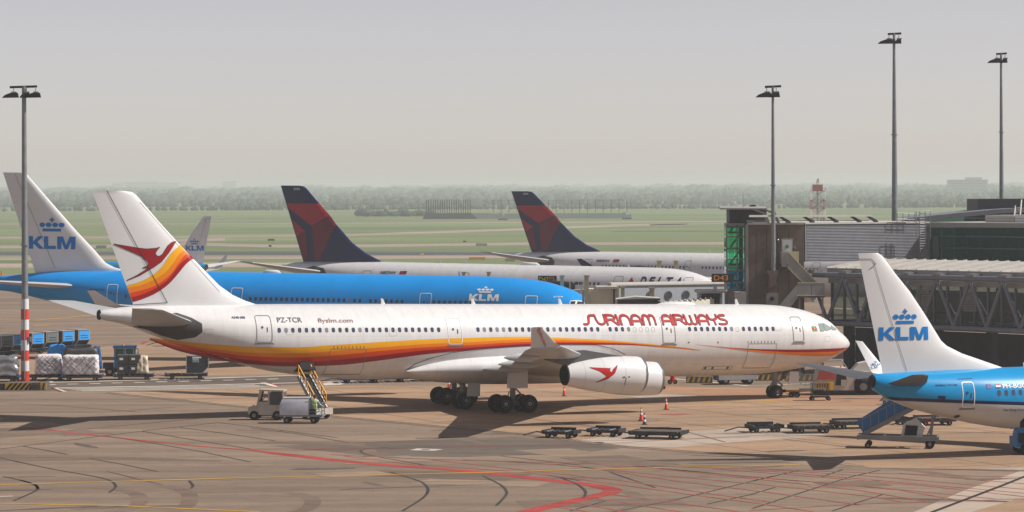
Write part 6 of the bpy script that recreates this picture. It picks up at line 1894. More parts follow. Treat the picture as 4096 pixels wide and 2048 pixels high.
def blob(name, label, cat, u, v, yaw, sx, sy, sz, m, seed, group, z=.55, net=None, round_=.12, rough=.06, taper=.0):
    """lumpy wrapped load: rounded, dented box with its net"""
    rr_ = random.Random(seed)
    g = G(u, v)
    r = thing(name, label, cat, (g.x, g.y, z), (0, 0, radians(yaw)), group)
    n = 9
    bm = bmesh.new()
    bmesh.ops.create_cube(bm, size=1)
    bmesh.ops.subdivide_edges(bm, edges=bm.edges, cuts=n, use_grid_fill=True)
    from mathutils import noise as mn
    for q in bm.verts:
        c = q.co * 2
        p = 14.0
        k = (abs(c.x)**p + abs(c.y)**p + abs(c.z)**p) ** (1 / p)
        c = c / k
        nz = mn.noise(Vector((c.x * 2.3 + seed, c.y * 2.3, c.z * 2.3))) + .5 * mn.noise(Vector((c.x * 6 + seed, c.y * 6, c.z * 6)))
        c = c * (1 + rough * nz)
        t = 1 + taper * (-c.z)
        q.co = (c.x * sx / 2 * t, c.y * sy / 2 * t, (c.z + 1) / 2 * sz)
        if q.co.z < .02: q.co.z = .02
    me = bpy.data.meshes.new('load'); bm.to_mesh(me); bm.free()
    me.polygons.foreach_set('use_smooth', [True] * len(me.polygons))
    link('load', me, m, r)
    if net is not None:
        nm = MB()
        for s in (-1, 1):
            for k in range(-4, 8):
                x = -sx / 2 + k * sx / 5 + rr_.uniform(-.1, .1)
                a, b = Vector((x, s * (sy / 2 + .05), .05)), Vector((x + sz * .9, s * (sy / 2 + .03), sz * .98))
                c, d = Vector((x + sz * .9, s * (sy / 2 + .05), .05)), Vector((x, s * (sy / 2 + .03), sz * .98))
                for p, q in ((a, b), (c, d)):
                    lo, hi = -sx / 2, sx / 2
                    t0 = max(0, (lo - p.x) / (q.x - p.x) if q.x > p.x else (hi - p.x) / (q.x - p.x)); t1 = min(1, (hi - p.x) / (q.x - p.x) if q.x > p.x else (lo - p.x) / (q.x - p.x))
                    if t1 > t0: nm.bar(p.lerp(q, t0), p.lerp(q, t1), .03, .03)
        o = nm.build('cargo_net', net, r); tag(o, kind='stuff')
    return r
# front row: pallets on dollies
front = [(70 - 70, 1528, 3.4, 'dolly under the silver foil load'), (190, 1521, 3.5, 'dolly under the left white netted pallet'), (330, 1523, 3.5, 'dolly under the right white netted pallet'), (535, 1519, 3.5, 'dolly under the dark crates'), (745, 1516, 3.7, 'half empty dolly carrying the single grey container')]
for u, v, L_, lab in front:
    d = dolly(lab, L_, 2.4, 'roll', True, 'dollies of the front cargo row', False)
    g = G(u, v); d.location = (g.x, g.y, .03); d.rotation_euler = (0, 0, radians(5))
blob('cargo_pallet', 'silver foil wrapped pallet cut off at the left edge', 'cargo pallet', 5, 1528, 5, 2.9, 2.2, 1.75, M_SILV, 3, 'wrapped cargo pallets', rough=.16)
blob('cargo_pallet', 'left white netted cargo pallet beside the banded mast', 'cargo pallet', 196, 1521, 5, 2.3, 2.1, 1.75, M_WRAP, 5, 'wrapped cargo pallets', net=M_NETM, taper=.08)
blob('cargo_pallet', 'right white netted cargo pallet with taped corner', 'cargo pallet', 324, 1523, 5, 3.1, 2.1, 1.72, M_WRAP, 8, 'wrapped cargo pallets', net=M_NETM)
for i, (dx, dz) in enumerate(((-.55, 0), (-.55, .85), (.5, 0), (.5, .85))):
    g = G(518, 1519)
    c = thing('dark_crate', 'dark plastic crate under clear film, %s %s of the four' % ('lower' if dz == 0 else 'upper', 'left' if dx < 0 else 'right'), 'crate', (g.x + dx * 1.0, g.y, .53 + dz), (0, 0, radians(5)), 'dark crates on the dolly')
    MB().box(-.5, .5, -1.0, 1.0, .06, .82).build('crate_body', M_DBOX, c)
    for k in range(4):
        MB().box(-.46 + k * .26, -.38 + k * .26, -1.04, -1.0, .1, .78).build('crate_rib', M_DBOX, c)
    MB().box(-.3, .02, -1.05, -1.04, .42, .62).build('crate_label', M_REFL, c)
    MB().box(-.5, .5, -1.02, 1.02, .78, .85).build('crate_lid', M_DBOX, c)
blob('wrapped_bundle', 'plastic wrapped brown bundle right of the dark crates', 'bundle', 571, 1519, 5, .95, 1.8, 1.62, M_PLAS, 12, None, rough=.14, taper=.1)
c = uld('single dark grey container with small airline plate on the front dolly', '', 790, 1515, 5, 1.95, 1.5, 1.55, None, None, plate=True)
MB().box(-.42, .12, -.79, -.76, .98, 1.3).build('airline_plate', M_REFL, c)
for P in klm(0, 0, .46, .13):
    MB().prism([(-.38 + (-a), 1.02 + b) for a, b in P], -.80, -.79).build('plate_letter', M_LOGOB, c)
g = G(300, 1490)
t_ = blob('cargo_pallet', 'blue sheeted pallet behind the left white netted pallet', 'cargo pallet', 228, 1500, 5, 1.9, 1.8, 2.25, M_TARP, 21, 'wrapped cargo pallets', z=.5, rough=.1, taper=.3)
blob('cargo_pallet', 'dark topped brown pallet behind the right white netted pallet', 'cargo pallet', 325, 1500, 5, 3.0, 2.0, 1.95, M_DBOX, 23, 'wrapped cargo pallets', z=.5, rough=.06)
blob('cargo_pallet', 'small dark blue sheeted load left of the blue tractor', 'cargo pallet', 388, 1498, 5, .8, 1.2, 2.05, M_EQBD, 27, 'wrapped cargo pallets', z=.5, rough=.08, taper=.3)

# ---- blue cargo tractor
def tractor_blue():
    g = G(485, 1505)
    r = thing('cargo_tractor', 'blue cab cargo tractor behind the dark crates', 'tractor', (g.x, g.y, .03), (0, 0, radians(4)))
    MB().box(-1.4, 1.2, -.85, .85, .35, .75).build('chassis', M_DARK, r)
    MB().box(-1.6, -.7, -.8, .8, .7, 1.2).build('rear_deck', M_DARK, r)
    cab = MB().box(-.6, 1.25, -.8, .8, .75, 1.5).build('cab_body', M_EQBD, r)
    f = MB()
    for x, y in ((-.6, -.8), (1.15, -.8), (-.6, .7), (1.15, .7), (.3, -.8)):
        f.box(x, x + .12, y, y + .1, 1.5, 2.55)
    f.build('cab_pillar_frame', M_EQBD, r)
    MB().box(-.7, 1.4, -.9, .9, 2.55, 2.75).build('cab_roof', M_EQBD, r)
    for x0, x1 in ((-.46, .28), (.44, 1.13)):
        MB().box(x0, x1, -.76, -.74, 1.52, 2.53).build('cab_window', M_DGLASS, r)
    MB().box(1.2, 1.22, -.7, .7, 1.52, 2.53).build('windscreen', M_DGLASS, r)
    MB().box(-.52, -.5, -.7, .7, 1.52, 2.53).build('rear_window', M_DGLASS, r)
    MB().path([(1.3, -.9, 2.5), (1.55, -1.0, 2.5), (1.6, -1.0, 2.2)], .03, 6).box(1.52, 1.6, -1.1, -.95, 1.85, 2.2).build('mirror', M_DARK, r)
    MB().lathe([(0, .1), (.14, .08)], (.2, 0, 2.75), (0, 0, 1), 12, True).build('beacon', M_YELP, r)
    for x in (-1.0, .8):
        for y in (-.75, .75): roller(r, x, y, .42, .28)
    MB().path([(-1.7, 0, .5), (-2.2, 0, .45), (-2.25, 0, .9), (-1.9, 0, 1.1)], .05, 6).build('tow_hitch', M_DARK, r)
tractor_blue()

# ---- row of low blue dollies seen under the belly
for k in range(4):
    d = dolly('low blue trailer under the belly, %s from the left' % ('first', 'second', 'third', 'fourth')[k], 3.6, 2.2, 'roll', True, 'low blue trailers seen under the belly', False)
    g = G(1440 + k * 105, 1531 - k * 3); d.location = (g.x, g.y, .03); d.rotation_euler = (0, 0, radians(10))
    MB().box(-1.8, 1.8, -1.16, -1.1, .3, .62).build('side_board', M_EQBD, d)
g = G(668, 1385)
d = dolly('small trailer with tow bar beyond the striped tail', 2.2, 1.6, 'roll', False, None, False)
d.location = (g.x + .6, g.y, .03); d.rotation_euler = (0, 0, radians(3))
MB().box(-1.0, 1.1, -.8, .8, .5, 1.1).build('trailer_box', M_GREYW, d)

# ---- concrete blocks and chequered post under the banded mast
def hazard_block():
    a, b = G(18, 1563), G(183, 1563)
    L_ = (b - a).length
    r = thing('concrete_barrier', 'yellow and black striped concrete barrier at the foot of the banded mast', 'barrier', ((a.x + b.x) / 2, a.y, .03))
    H_ = at(60, 1532, a.y).z
    MB().box(-L_ / 2, L_ / 2, .05, 2.2, 0, H_ - .03).build('barrier_core', M_BLOCK, r)
    w0 = L_ * .64
    MB().box(-L_ / 2 + .05, -L_ / 2 + w0, 0, .05, .03, H_ - .04).build('painted_face', M_HAZY, r)
    for k in range(6):
        x = -L_ / 2 + .02 + k * w0 / 5.6
        sl = H_ * .75
        P = [(x, .03), (x + .24, .03), (x + .24 + sl, H_ - .04), (x + sl, H_ - .04)]
        P = [(min(max(p, -L_ / 2 + .05), -L_ / 2 + w0), z) for p, z in P]
        MB().prism(P, -.02, -.002).build('hazard_stripe', M_HAZB, r)
    for k in range(3):
        z = .06 + k * (H_ - .12) / 3
        MB().box(-L_ / 2 + w0 + .02, L_ / 2 - .5, -.04, .05, z, z + (H_ - .16) / 3 - .06).build('timber_beam', M_BLOCK, r)
    MB().box(L_ / 2 - .48, L_ / 2, -.03, .05, .03, H_ - .02).build('end_block', M_HAZY, r)
    MB().prism([(L_ / 2 - .36, .03), (L_ / 2 - .22, .03), (L_ / 2 - .08, H_ - .04), (L_ / 2 - .22, H_ - .04)], -.05, -.032).build('hazard_stripe', M_HAZB, r)
    a2 = G(-60, 1563); b2 = G(14, 1563)
    r2 = thing('concrete_barrier', 'weathered dark concrete barrier at the very left edge', 'barrier', ((a2.x + b2.x) / 2, a2.y + .1, .03))
    L2 = (b2 - a2).length
    for k in range(5):
        z = k * (H_ - .05) / 5
        MB().box(-L2 / 2, L2 / 2, 0, 2, z, z + (H_ - .05) / 5 - .03).build('timber_beam', M_BLOCK, r2)
hazard_block()
g = G(65, 1527)
cp = thing('chequered_post', 'red and white chequered marker post beside the mast', 'marker post', (g.x, g.y, .03))
pw = .54
M_CHR = mat('chequer_red', (150, 40, 36), .6, var=.15)
for i in range(7):
    for j in range(3):
        MB().box(-pw / 2 + j * pw / 3, -pw / 2 + (j + 1) * pw / 3, -.06, 0, i * .21, (i + 1) * .21).build('chequer_plate', M_CHR if (i + j) % 2 == 0 else M_REFL, cp)
MB().box(-.05, .05, 0, .1, 0, 1.47).build('post', M_GALV, cp)

# ---- baggage tug, covered cart, belt loader and loader
def wh4(r, xs, y, rad, w):
    for x in xs:
        for s in (-1, 1): roller(r, x, s * y, rad, w)
def baggage_tug():
    a, b = G(1013, 1680), G(1120, 1684)
    g = (a + b) / 2
    r = thing('baggage_tug', 'off-white baggage tug with mesh rear cab, towing a covered cart', 'baggage tug', (g.x + .1, g.y + .6, .03), (0, 0, radians(174)))
    # local x forward (to the left in the photo)
    MB().prism([(-1.25, .38), (1.35, .38), (1.42, .62), (1.36, .95), (.75, 1.02), (.62, 1.1), (-1.25, 1.1)], -.68, .68).build('body', M_TUG, r, smooth=30)
    for s in (-1, 1):
        MB().prism([(.78, 1.02), (.66, 1.02), (.42, 2.16), (.54, 2.16)], s * .66 - .05, s * .66 + .05).build('windscreen_pillar', M_TUG, r)
        MB().box(-.2, -.08, s * .66 - .05, s * .66 + .05, 1.08, 2.16).build('cab_pillar', M_TUG, r)
        MB().box(-1.22, -1.12, s * .66 - .05, s * .66 + .05, 1.08, 2.1).build('cab_pillar', M_TUG, r)
        MB().prism([(.68, 1.0), (-.08, 1.0), (-.08, 1.35), (.6, 1.35)], s * .68 - .02, s * .68 + .02).build('door', M_TUG, r)
        MB().box(-1.1, -.2, s * .67 - .012, s * .67 + .012, 1.12, 2.04).build('side_window', M_GLASS, r)
    MB().prism([(.58, 2.12), (-1.25, 2.06), (-1.25, 2.18), (.56, 2.24)], -.72, .72).build('cab_roof', M_TUG, r)
    MB().add([(.72, -.62, 1.06), (.72, .62, 1.06), (.5, .62, 2.1), (.5, -.62, 2.1)], [(0, 1, 2, 3)]).build('windscreen', M_GLASS, r)
    MB().box(-1.24, -1.2, -.6, .6, 1.1, 2.05).build('rear_window', M_GLASS, r)
    MB().box(-.9, -.45, -.5, .5, 1.0, 1.55).build('seat', M_DARK, r)
    MB().lathe([(-.02, .16), (.02, .16), (.02, .13), (-.02, .13)], (.35, .25, 1.5), (.7, 0, .7), 14).build('steering_wheel', M_DARK, r)
    MB().box(-1.3, -.4, -.69, -.67, .78, 1.04).build('lettered_panel', M_WHITE, r)
    MB().lathe([(0, .06), (.06, .05)], (1.2, -.5, .98), (0, 0, 1), 8, True).build('side_lamp', M_TAIL, r)
    wh4(r, (.95, -.75), .62, .34, .24)
    MB().box(-1.45, -1.25, -.3, .3, .4, .6).build('hitch', M_DARK, r)
baggage_tug()

def baggage_cart():
    a, b = G(1132, 1696), G(1278, 1696)
    g = (a + b) / 2
    r = thing('covered_baggage_cart', 'baggage cart with a silver tarpaulin hood and open rear rails', 'baggage cart', (g.x, g.y + .7, .03), (0, 0, radians(-5)))
    MB().box(-1.55, 1.6, -.75, .75, .48, .62).build('platform', M_GALV, r)
    P = [(-1.45, .62), (.55, .62), (.6, 1.2), (.62, 1.72), (-.9, 1.76), (-1.2, 1.5), (-1.42, 1.0)]
    hd = MB()
    sec = [(-.75, .62), (-.78, 1.45), (-.5, 1.82), (.5, 1.82), (.78, 1.45), (.75, .62)]
    for x, sc_, dz in ((-1.5, .96, -.1), (-1.3, 1, .0), (.6, 1, .02)):
        hd.v += [(x + (.12 if i in (2, 3) and x < -1.4 else 0), y * sc_, z + (dz if z > 1 else 0)) for i, (y, z) in enumerate(sec)]
    for k in range(2):
        for i in range(5):
            hd.f.append((k * 6 + i, k * 6 + i + 1, k * 6 + 7 + i, k * 6 + 6 + i))
    hd.f.append((0, 1, 2, 3, 4, 5))
    hd.build('tarpaulin_hood', mat('silver_tarpaulin', (196, 198, 208), .5, .1, var=.15, scale=3), r, smooth=40)
    MB().tube((-1.25, -.5, 1.84), (.62, -.52, 1.86), .06, .06, 8).build('hood_edge_roll', M_REFL, r)
    for x in (.62, 1.1, 1.55):
        for y in (-.72, .72):
            MB().tube((x, y, .6), (x, y, 1.5 if x > .7 else 1.8), .03, .03, 6).build('rail_post', M_GALV, r)
    for z in (.85, 1.15, 1.45):
        for y in (-.72, .72):
            MB().tube((.62, y, z), (1.55, y, z), .025, .025, 6).build('rail_bar', M_GALV, r)
        MB().tube((1.55, -.72, z), (1.55, .72, z), .025, .025, 6).build('rail_bar', M_GALV, r)
    wh4(r, (-1.0, .95), .62, .24, .18)
    MB().bar((-1.5, 0, .5), (-2.2, 0, .42), .07).build('tow_bar', M_DARK, r)
    for x, y, z, s, m in ((.85, -.3, .62, .5, M_DARK), (1.25, .2, .62, .42, M_REFL), (1.2, -.35, .62, .35, M_DBOX)):
        pass
    return r
bc = baggage_cart()
for i, (dx, dy, s, m, lab) in enumerate(((.75, -.3, .45, M_DARK, 'black suitcase on the open end of the baggage cart'), (1.2, -.2, .38, M_REFL, 'white tagged bag on the open end of the baggage cart'))):
    o = thing('suitcase', lab, 'suitcase', (bc.location.x + dx, bc.location.y + dy - .1, .66), (0, 0, .4 * i))
    MB().box(-s / 2, s / 2, -.14, .14, 0, s * .85).build('shell', m, o)
    MB().path([(-.08, 0, s * .85), (-.08, 0, s * .95), (.08, 0, s * .95), (.08, 0, s * .85)], .015, 6).build('handle', M_DARK, o)

def belt_loader():
    # foot near the cart, top at the open hold
    foot = G(1284, 1677); top = at(1214, 1500, 243.0)
    base = Vector((foot.x, foot.y, 0)); d = Vector((top.x - foot.x, top.y - foot.y, 0)); Lh = d.length
    ang = atan2(d.y, d.x)
    r = thing('belt_loader', 'belt loader with yellow rails raised to the open hold', 'belt loader', (foot.x, foot.y, .03), (0, 0, ang))
    zt_ = top.z - .1; z0 = .75
    for s in (-1, 1):
        MB().bar((0, s * .5, z0), (Lh, s * .5, zt_), .12, .3).build('boom_beam', M_STEEL, r)
        for k in range(2):
            x0_, x1_ = Lh * (.04 + .5 * k), Lh * (.44 + .5 * k)
            f = lambda x: z0 + (zt_ - z0) * x / Lh
            MB().bar((x0_, s * .56, f(x0_) + .95), (x1_, s * .56, f(x1_) + .95), .06).build('hand_rail', M_YELP, r)
            MB().bar((x0_, s * .56, f(x0_) + .5), (x1_, s * .56, f(x1_) + .5), .04).build('hand_rail', M_YELP, r)
            for t in (0, .33, .66, 1):
                x = x0_ + (x1_ - x0_) * t
                MB().bar((x, s * .56, f(x)), (x, s * .56, f(x) + .98), .045).build('rail_post', M_YELP if t in (0, 1) else M_DARK, r)
    MB().add([(0, -.44, z0 + .12), (Lh, -.44, zt_ + .12), (Lh, .44, zt_ + .12), (0, .44, z0 + .12), (0, -.44, z0 - .02), (Lh, -.44, zt_ - .02), (Lh, .44, zt_ - .02), (0, .44, z0 - .02)], [(0, 1, 2, 3), (4, 5, 6, 7), (0, 1, 5, 4), (1, 2, 6, 5), (2, 3, 7, 6), (3, 0, 4, 7)]).build('belt', mat('rubber_belt', (34, 34, 36), .8, var=.2), r)
    MB().box(-.3, Lh * .62, -.7, .7, .35, .72).build('chassis', M_TUG, r)
    MB().box(-.5, -.28, -.72, .72, .35, .8).build('bumper', M_TUG, r)
    MB().box(Lh * .25, Lh * .45, -.85, -.55, .72, 1.3).build('engine_cover', M_DARK, r)
    MB().bar((Lh * .5, 0, .6), (Lh * .72, 0, z0 + (zt_ - z0) * .7), .16).build('lift_ram', M_GALV, r)
    wh4(r, (.2, Lh * .52), .64, .34, .22)
    return r
belt_loader()

# ---- loader in a high visibility vest, seen from behind
def person():
    g = G(1256, 1688)
    r = thing('person', 'person in a yellow-green vest and white sleeves bending to the cart at the belt', 'person', (g.x, g.y + .3, .03), (0, 0, radians(-30)))
    r.scale = (1.04, 1.04, 1.04)
    # joints: local x to the right of the figure, y away from the camera
    J = [(0, 0, .95, .15), (0, 0, 1.12, .16), (0, .04, 1.3, .18), (0, .08, 1.46, .14), (0, .1, 1.55, .06), (0, .14, 1.66, .1), (0, .15, 1.76, .095),
         (.2, .08, 1.44, .08), (.33, .16, 1.22, .055), (.4, .36, 1.08, .042), (.43, .46, 1.05, .036), (-.2, .08, 1.44, .08), (-.3, .18, 1.22, .055), (-.3, .4, 1.1, .042), (-.3, .5, 1.07, .036),
         (.1, 0, .86, .11), (.12, .02, .5, .078), (.13, -.02, .1, .05), (.14, .12, .04, .045), (-.1, 0, .86, .11), (-.13, .08, .5, .078), (-.14, .04, .1, .05), (-.15, .18, .04, .045)]
    E_ = [(0, 1), (1, 2), (2, 3), (3, 4), (4, 5), (5, 6), (3, 7), (7, 8), (8, 9), (9, 10), (3, 11), (11, 12), (12, 13), (13, 14), (0, 15), (15, 16), (16, 17), (17, 18), (0, 19), (19, 20), (20, 21), (21, 22)]
    me = bpy.data.meshes.new('body'); me.from_pydata([q[:3] for q in J], E_, [])
    o = link('body', me, M_CLOTH, r)
    me.materials.append(M_SHIRT); me.materials.append(M_SKIN)
    sk = o.modifiers.new('skin', 'SKIN')
    for i, q in enumerate(J):
        me.skin_vertices[0].data[i].radius = (q[3], q[3] * (.8 if i in (1, 2, 0) else 1))
    me.skin_vertices[0].data[0].use_root = True
    ss = o.modifiers.new('sub', 'SUBSURF'); ss.levels = ss.render_levels = 2
    dg = bpy.context.evaluated_depsgraph_get(); dg.update()
    me2 = bpy.data.meshes.new_from_object(o.evaluated_get(dg))
    o.modifiers.clear(); o.data = me2
    me2.materials.clear()
    for m in (M_CLOTH, M_SHIRT, M_SKIN): me2.materials.append(m)
    for p in me2.polygons:
        c = p.center
        p.use_smooth = True
        p.material_index = 2 if c.z > 1.53 or (c.y > .4 and c.z > .9) else 1 if c.z > .98 else 0
    def shell(name, rows, m):
        mb = MB(); n = 20
        for z, cy, rx, ry in rows:
            mb.v += [(rx * cos(2 * pi * i / n), cy + ry * sin(2 * pi * i / n), z) for i in range(n)]
        for k in range(len(rows) - 1):
            for i in range(n):
                mb.f.append((k * n + i, k * n + (i + 1) % n, (k + 1) * n + (i + 1) % n, (k + 1) * n + i))
        return mb.build(name, m, r, smooth=60)
    shell('vest', [(.88, .0, .215, .185), (1.0, .0, .215, .19), (1.2, .03, .225, .2), (1.38, .07, .245, .19), (1.48, .09, .2, .15), (1.53, .1, .1, .09)], M_VEST)
    for z in (1.0, 1.14):
        shell('reflective_band', [(z, .01, .222, .2), (z + .06, .018, .225, .203)], M_REFL)
    for s in (-.1, .1):
        MB().add([(s - .03, -.19, .9), (s + .03, -.19, .9), (s + .03, -.165, 1.3), (s - .03, -.165, 1.3), (s + .03, -.1, 1.47), (s - .03, -.1, 1.47)], [(0, 1, 2, 3), (3, 2, 4, 5)]).build('reflective_strap', M_REFL, r)
    shell('hair', [(1.68, .12, .108, .108), (1.74, .13, .112, .112), (1.82, .14, .09, .09), (1.865, .14, .02, .02)], M_HAIR)
    for s, wx, wy, wz in ((1, .43, .48, 1.045), (-1, -.3, .52, 1.065)):
        hm_ = MB()
        hm_.tube((wx, wy - .04, wz), (wx, wy + .05, wz - .01), .034, .04, 10)
        for k in range(4):
            hm_.tube((wx - .03 + .02 * k, wy + .04, wz - .01), (wx - .032 + .021 * k, wy + .09 + .008 * (k % 3), wz - .025), .0095, .009, 6)
            hm_.tube((wx - .032 + .021 * k, wy + .09 + .008 * (k % 3), wz - .025), (wx - .03 + .02 * k, wy + .11, wz - .06), .009, .007, 6)
        hm_.tube((wx - s * .035, wy, wz), (wx - s * .06, wy + .05, wz - .03), .011, .009, 6)
        hm_.build('hand', M_SKIN, r, smooth=50)
    for s in (-1, 1):
        MB().lathe([(0, .02), (.02, .018)], (s * .1, .145, 1.7), (s, 0, 0), 8, True).build('ear', M_SKIN, r)
        bx_ = .14 if s > 0 else -.145
        by_ = .06 if s > 0 else .12
        MB().box(bx_ - .05, bx_ + .05, by_ - .1, by_ + .17, 0, .09).build('shoe', M_DARK, r)
person()

# ---- blue passenger stairs at the narrow jet
def steps_blue():
    a, b = G(3455, 1792), G(3745, 1800)
    g = (a + b) / 2
    r = thing('mobile_stairs', 'blue sided mobile stairs on a wheeled steel frame under the narrow jet', 'mobile stairs', (g.x, g.y + .9, .03), (0, 0, radians(-9)))
    Lb = (b - a).length
    for y in (-1.0, 1.0):
        MB().bar((-Lb / 2 - .2, y, .72), (Lb / 2 + .2, y, .62), .16, .26).build('chassis_beam', M_GALV, r)
    for x in (-Lb / 2 - .1, -.9, .9, Lb / 2 + .15):
        MB().bar((x, -1.0, .66), (x, 1.0, .66), .16, .2).build('cross_beam', M_GALV, r)
    for x, rr2 in ((-Lb / 2 + .5, .2), (Lb / 2 - .35, .3)):
        for y in (-.95, .95): roller(r, x, y, rr2, .2)
    x0_, z0_ = -Lb / 2 + .15, .85
    z1_ = 2.75
    x1_ = x0_ + 3.6
    n = 18
    f = lambda x: z0_ + (z1_ - z0_) * (x - x0_) / (x1_ - x0_)
    for s in (-1, 1):
        MB().bar((x0_, s * .7, z0_), (x1_, s * .7, z1_), .08, .26).build('stringer', M_GALV, r)
    for k in range(n):
        x = x0_ + (x1_ - x0_) * (k + .5) / n
        MB().box(x - .13, x + .13, -.7, .7, f(x) - .03, f(x) + .03).build('step', M_GALV, r)
    MB().prism([(x0_ - .5, z0_ + .75), (x0_ + .05, z0_ - .1), (x1_ + .1, z1_ - .1), (x1_ + .1, z1_ + 1.25), (x1_ - .35, z1_ + 1.25)], .72, .78).build('side_screen', M_EQB, r)
    MB().bar((x0_, -.72, z0_ + 1.0), (x1_, -.72, z1_ + 1.0), .05).build('hand_rail', M_GALV, r)
    for k in range(8):
        x = x0_ + (x1_ - x0_) * k / 7
        MB().bar((x, -.72, f(x)), (x, -.72, f(x) + 1.0), .04).build('rail_post', M_GALV, r)
    MB().box(x1_, x1_ + 1.3, -.75, .75, z1_ - .08, z1_).build('top_platform', M_GALV, r)
    MB().box(x1_, x1_ + 1.3, .72, .78, z1_, z1_ + 1.0).build('platform_screen', M_EQB, r)
    for x, y in ((x1_ + .9, -.7), (x1_ + .9, .7), (Lb / 2 - .2, -.8), (Lb / 2 - .2, .8)):
        MB().bar((x - .15, y, .7), (x + .1, y, z1_), .13).build('lift_post', M_GALV, r)
    MB().bar((x1_ + .5, 0, .75), (x1_ + 1.2, 0, z1_ - .4), .1).build('brace', M_GALV, r)
    cb_ = MB().prism([(.2, .75), (1.55, .75), (1.75, 1.35), (1.15, 1.95), (.35, 1.55)], -.75, .1).build('engine_cover', M_GREYW, r)
    MB().prism([(.42, .85), (1.2, .85), (1.3, 1.45), (.52, 1.5)], -.8, -.752).build('radiator_grille', M_DARK, cb_)
    MB().box(x1_ + .35, x1_ + 1.0, -.55, -.5, 1.75, 1.9).build('red_sign', M_TITLE, r)
steps_blue()

def blue_loader():
    g = G(4080, 1822)
    r = thing('belt_loader', 'bright blue loader half out of frame at the right edge', 'belt loader', (g.x + .3, g.y + .8, .03), (0, 0, radians(8)))
    MB().box(-.6, 2.6, -.9, .9, .45, 1.1).build('chassis', M_EQB, r)
    MB().prism([(-.75, .5), (.2, .5), (.2, 2.2), (-.5, 2.2), (-.75, 1.3)], -.9, -.3).build('cab', M_EQB, r)
    MB().box(-.55, .1, -.95, -.9, .8, 1.4).build('engine_grille', M_DARK, r)
    MB().bar((-.4, 0, 2.3), (3, 0, 2.9), .9, .2).build('boom', M_EQBD, r)
    MB().box(-.5, .2, -.6, .6, 2.25, 2.45).build('cab_roof', M_EQB, r)
    MB().tube((-.9, -.5, 1.6), (-.9, -.5, 2.5), .03, .03, 6).build('mirror_arm', M_DARK, r)
    wh4(r, (0, 2.0), .85, .4, .26)
blue_loader()

# ---- nose area: tow bar, tow tractor, small carts, barrier, van
def towbar():
    a, b = G(3128, 1590), G(3300, 1592)
    r = thing('aircraft_tow_bar', 'yellow tow bar on small wheels in front of the nose wheel', 'tow bar', (a.x, a.y, .03), (0, 0, atan2(b.y - a.y, b.x - a.x)))
    L_ = (b - a).length
    MB().tube((0, 0, .5), (L_ * .45, 0, .5), .1, .1, 10).build('bar_tube', M_YELP, r)
    MB().tube((L_ * .4, 0, .58), (L_, 0, .66), .15, .15, 10).build('bar_sleeve', M_STEEL, r)
    MB().box(-.1, .3, -.18, .18, .38, .62).build('tow_head', M_DARK, r)
    for x in (L_ * .22, L_ * .36):
        for y in (-.25, .25): roller(r, x, y, .18, .12)
    MB().box(L_ * .18, L_ * .4, -.28, .28, .3, .42).build('wheel_carriage', M_DARK, r)
towbar()
def frame_cart():
    g = G(3285, 1603)
    r = thing('frame_cart', 'black open frame cart on four small wheels below the tow tractor', 'cart', (g.x - .1, g.y, .03), (0, 0, radians(4)))
    for x in (-.65, .65):
        for y in (-.4, .4):
            MB().tube((x, y, .2), (x, y, 1.35), .03, .03, 6).build('post', M_DARK, r)
            roller(r, x, y, .15, .1)
    MB().box(-.7, .7, -.45, .45, .26, .34).build('base', M_DARK, r)
    MB().box(-.7, .7, -.45, .45, 1.3, 1.38).build('top_tray', M_BLOCK, r)
    MB().box(-.5, .3, -.3, .3, .6, .8).build('shelf', M_DARK, r)
frame_cart()
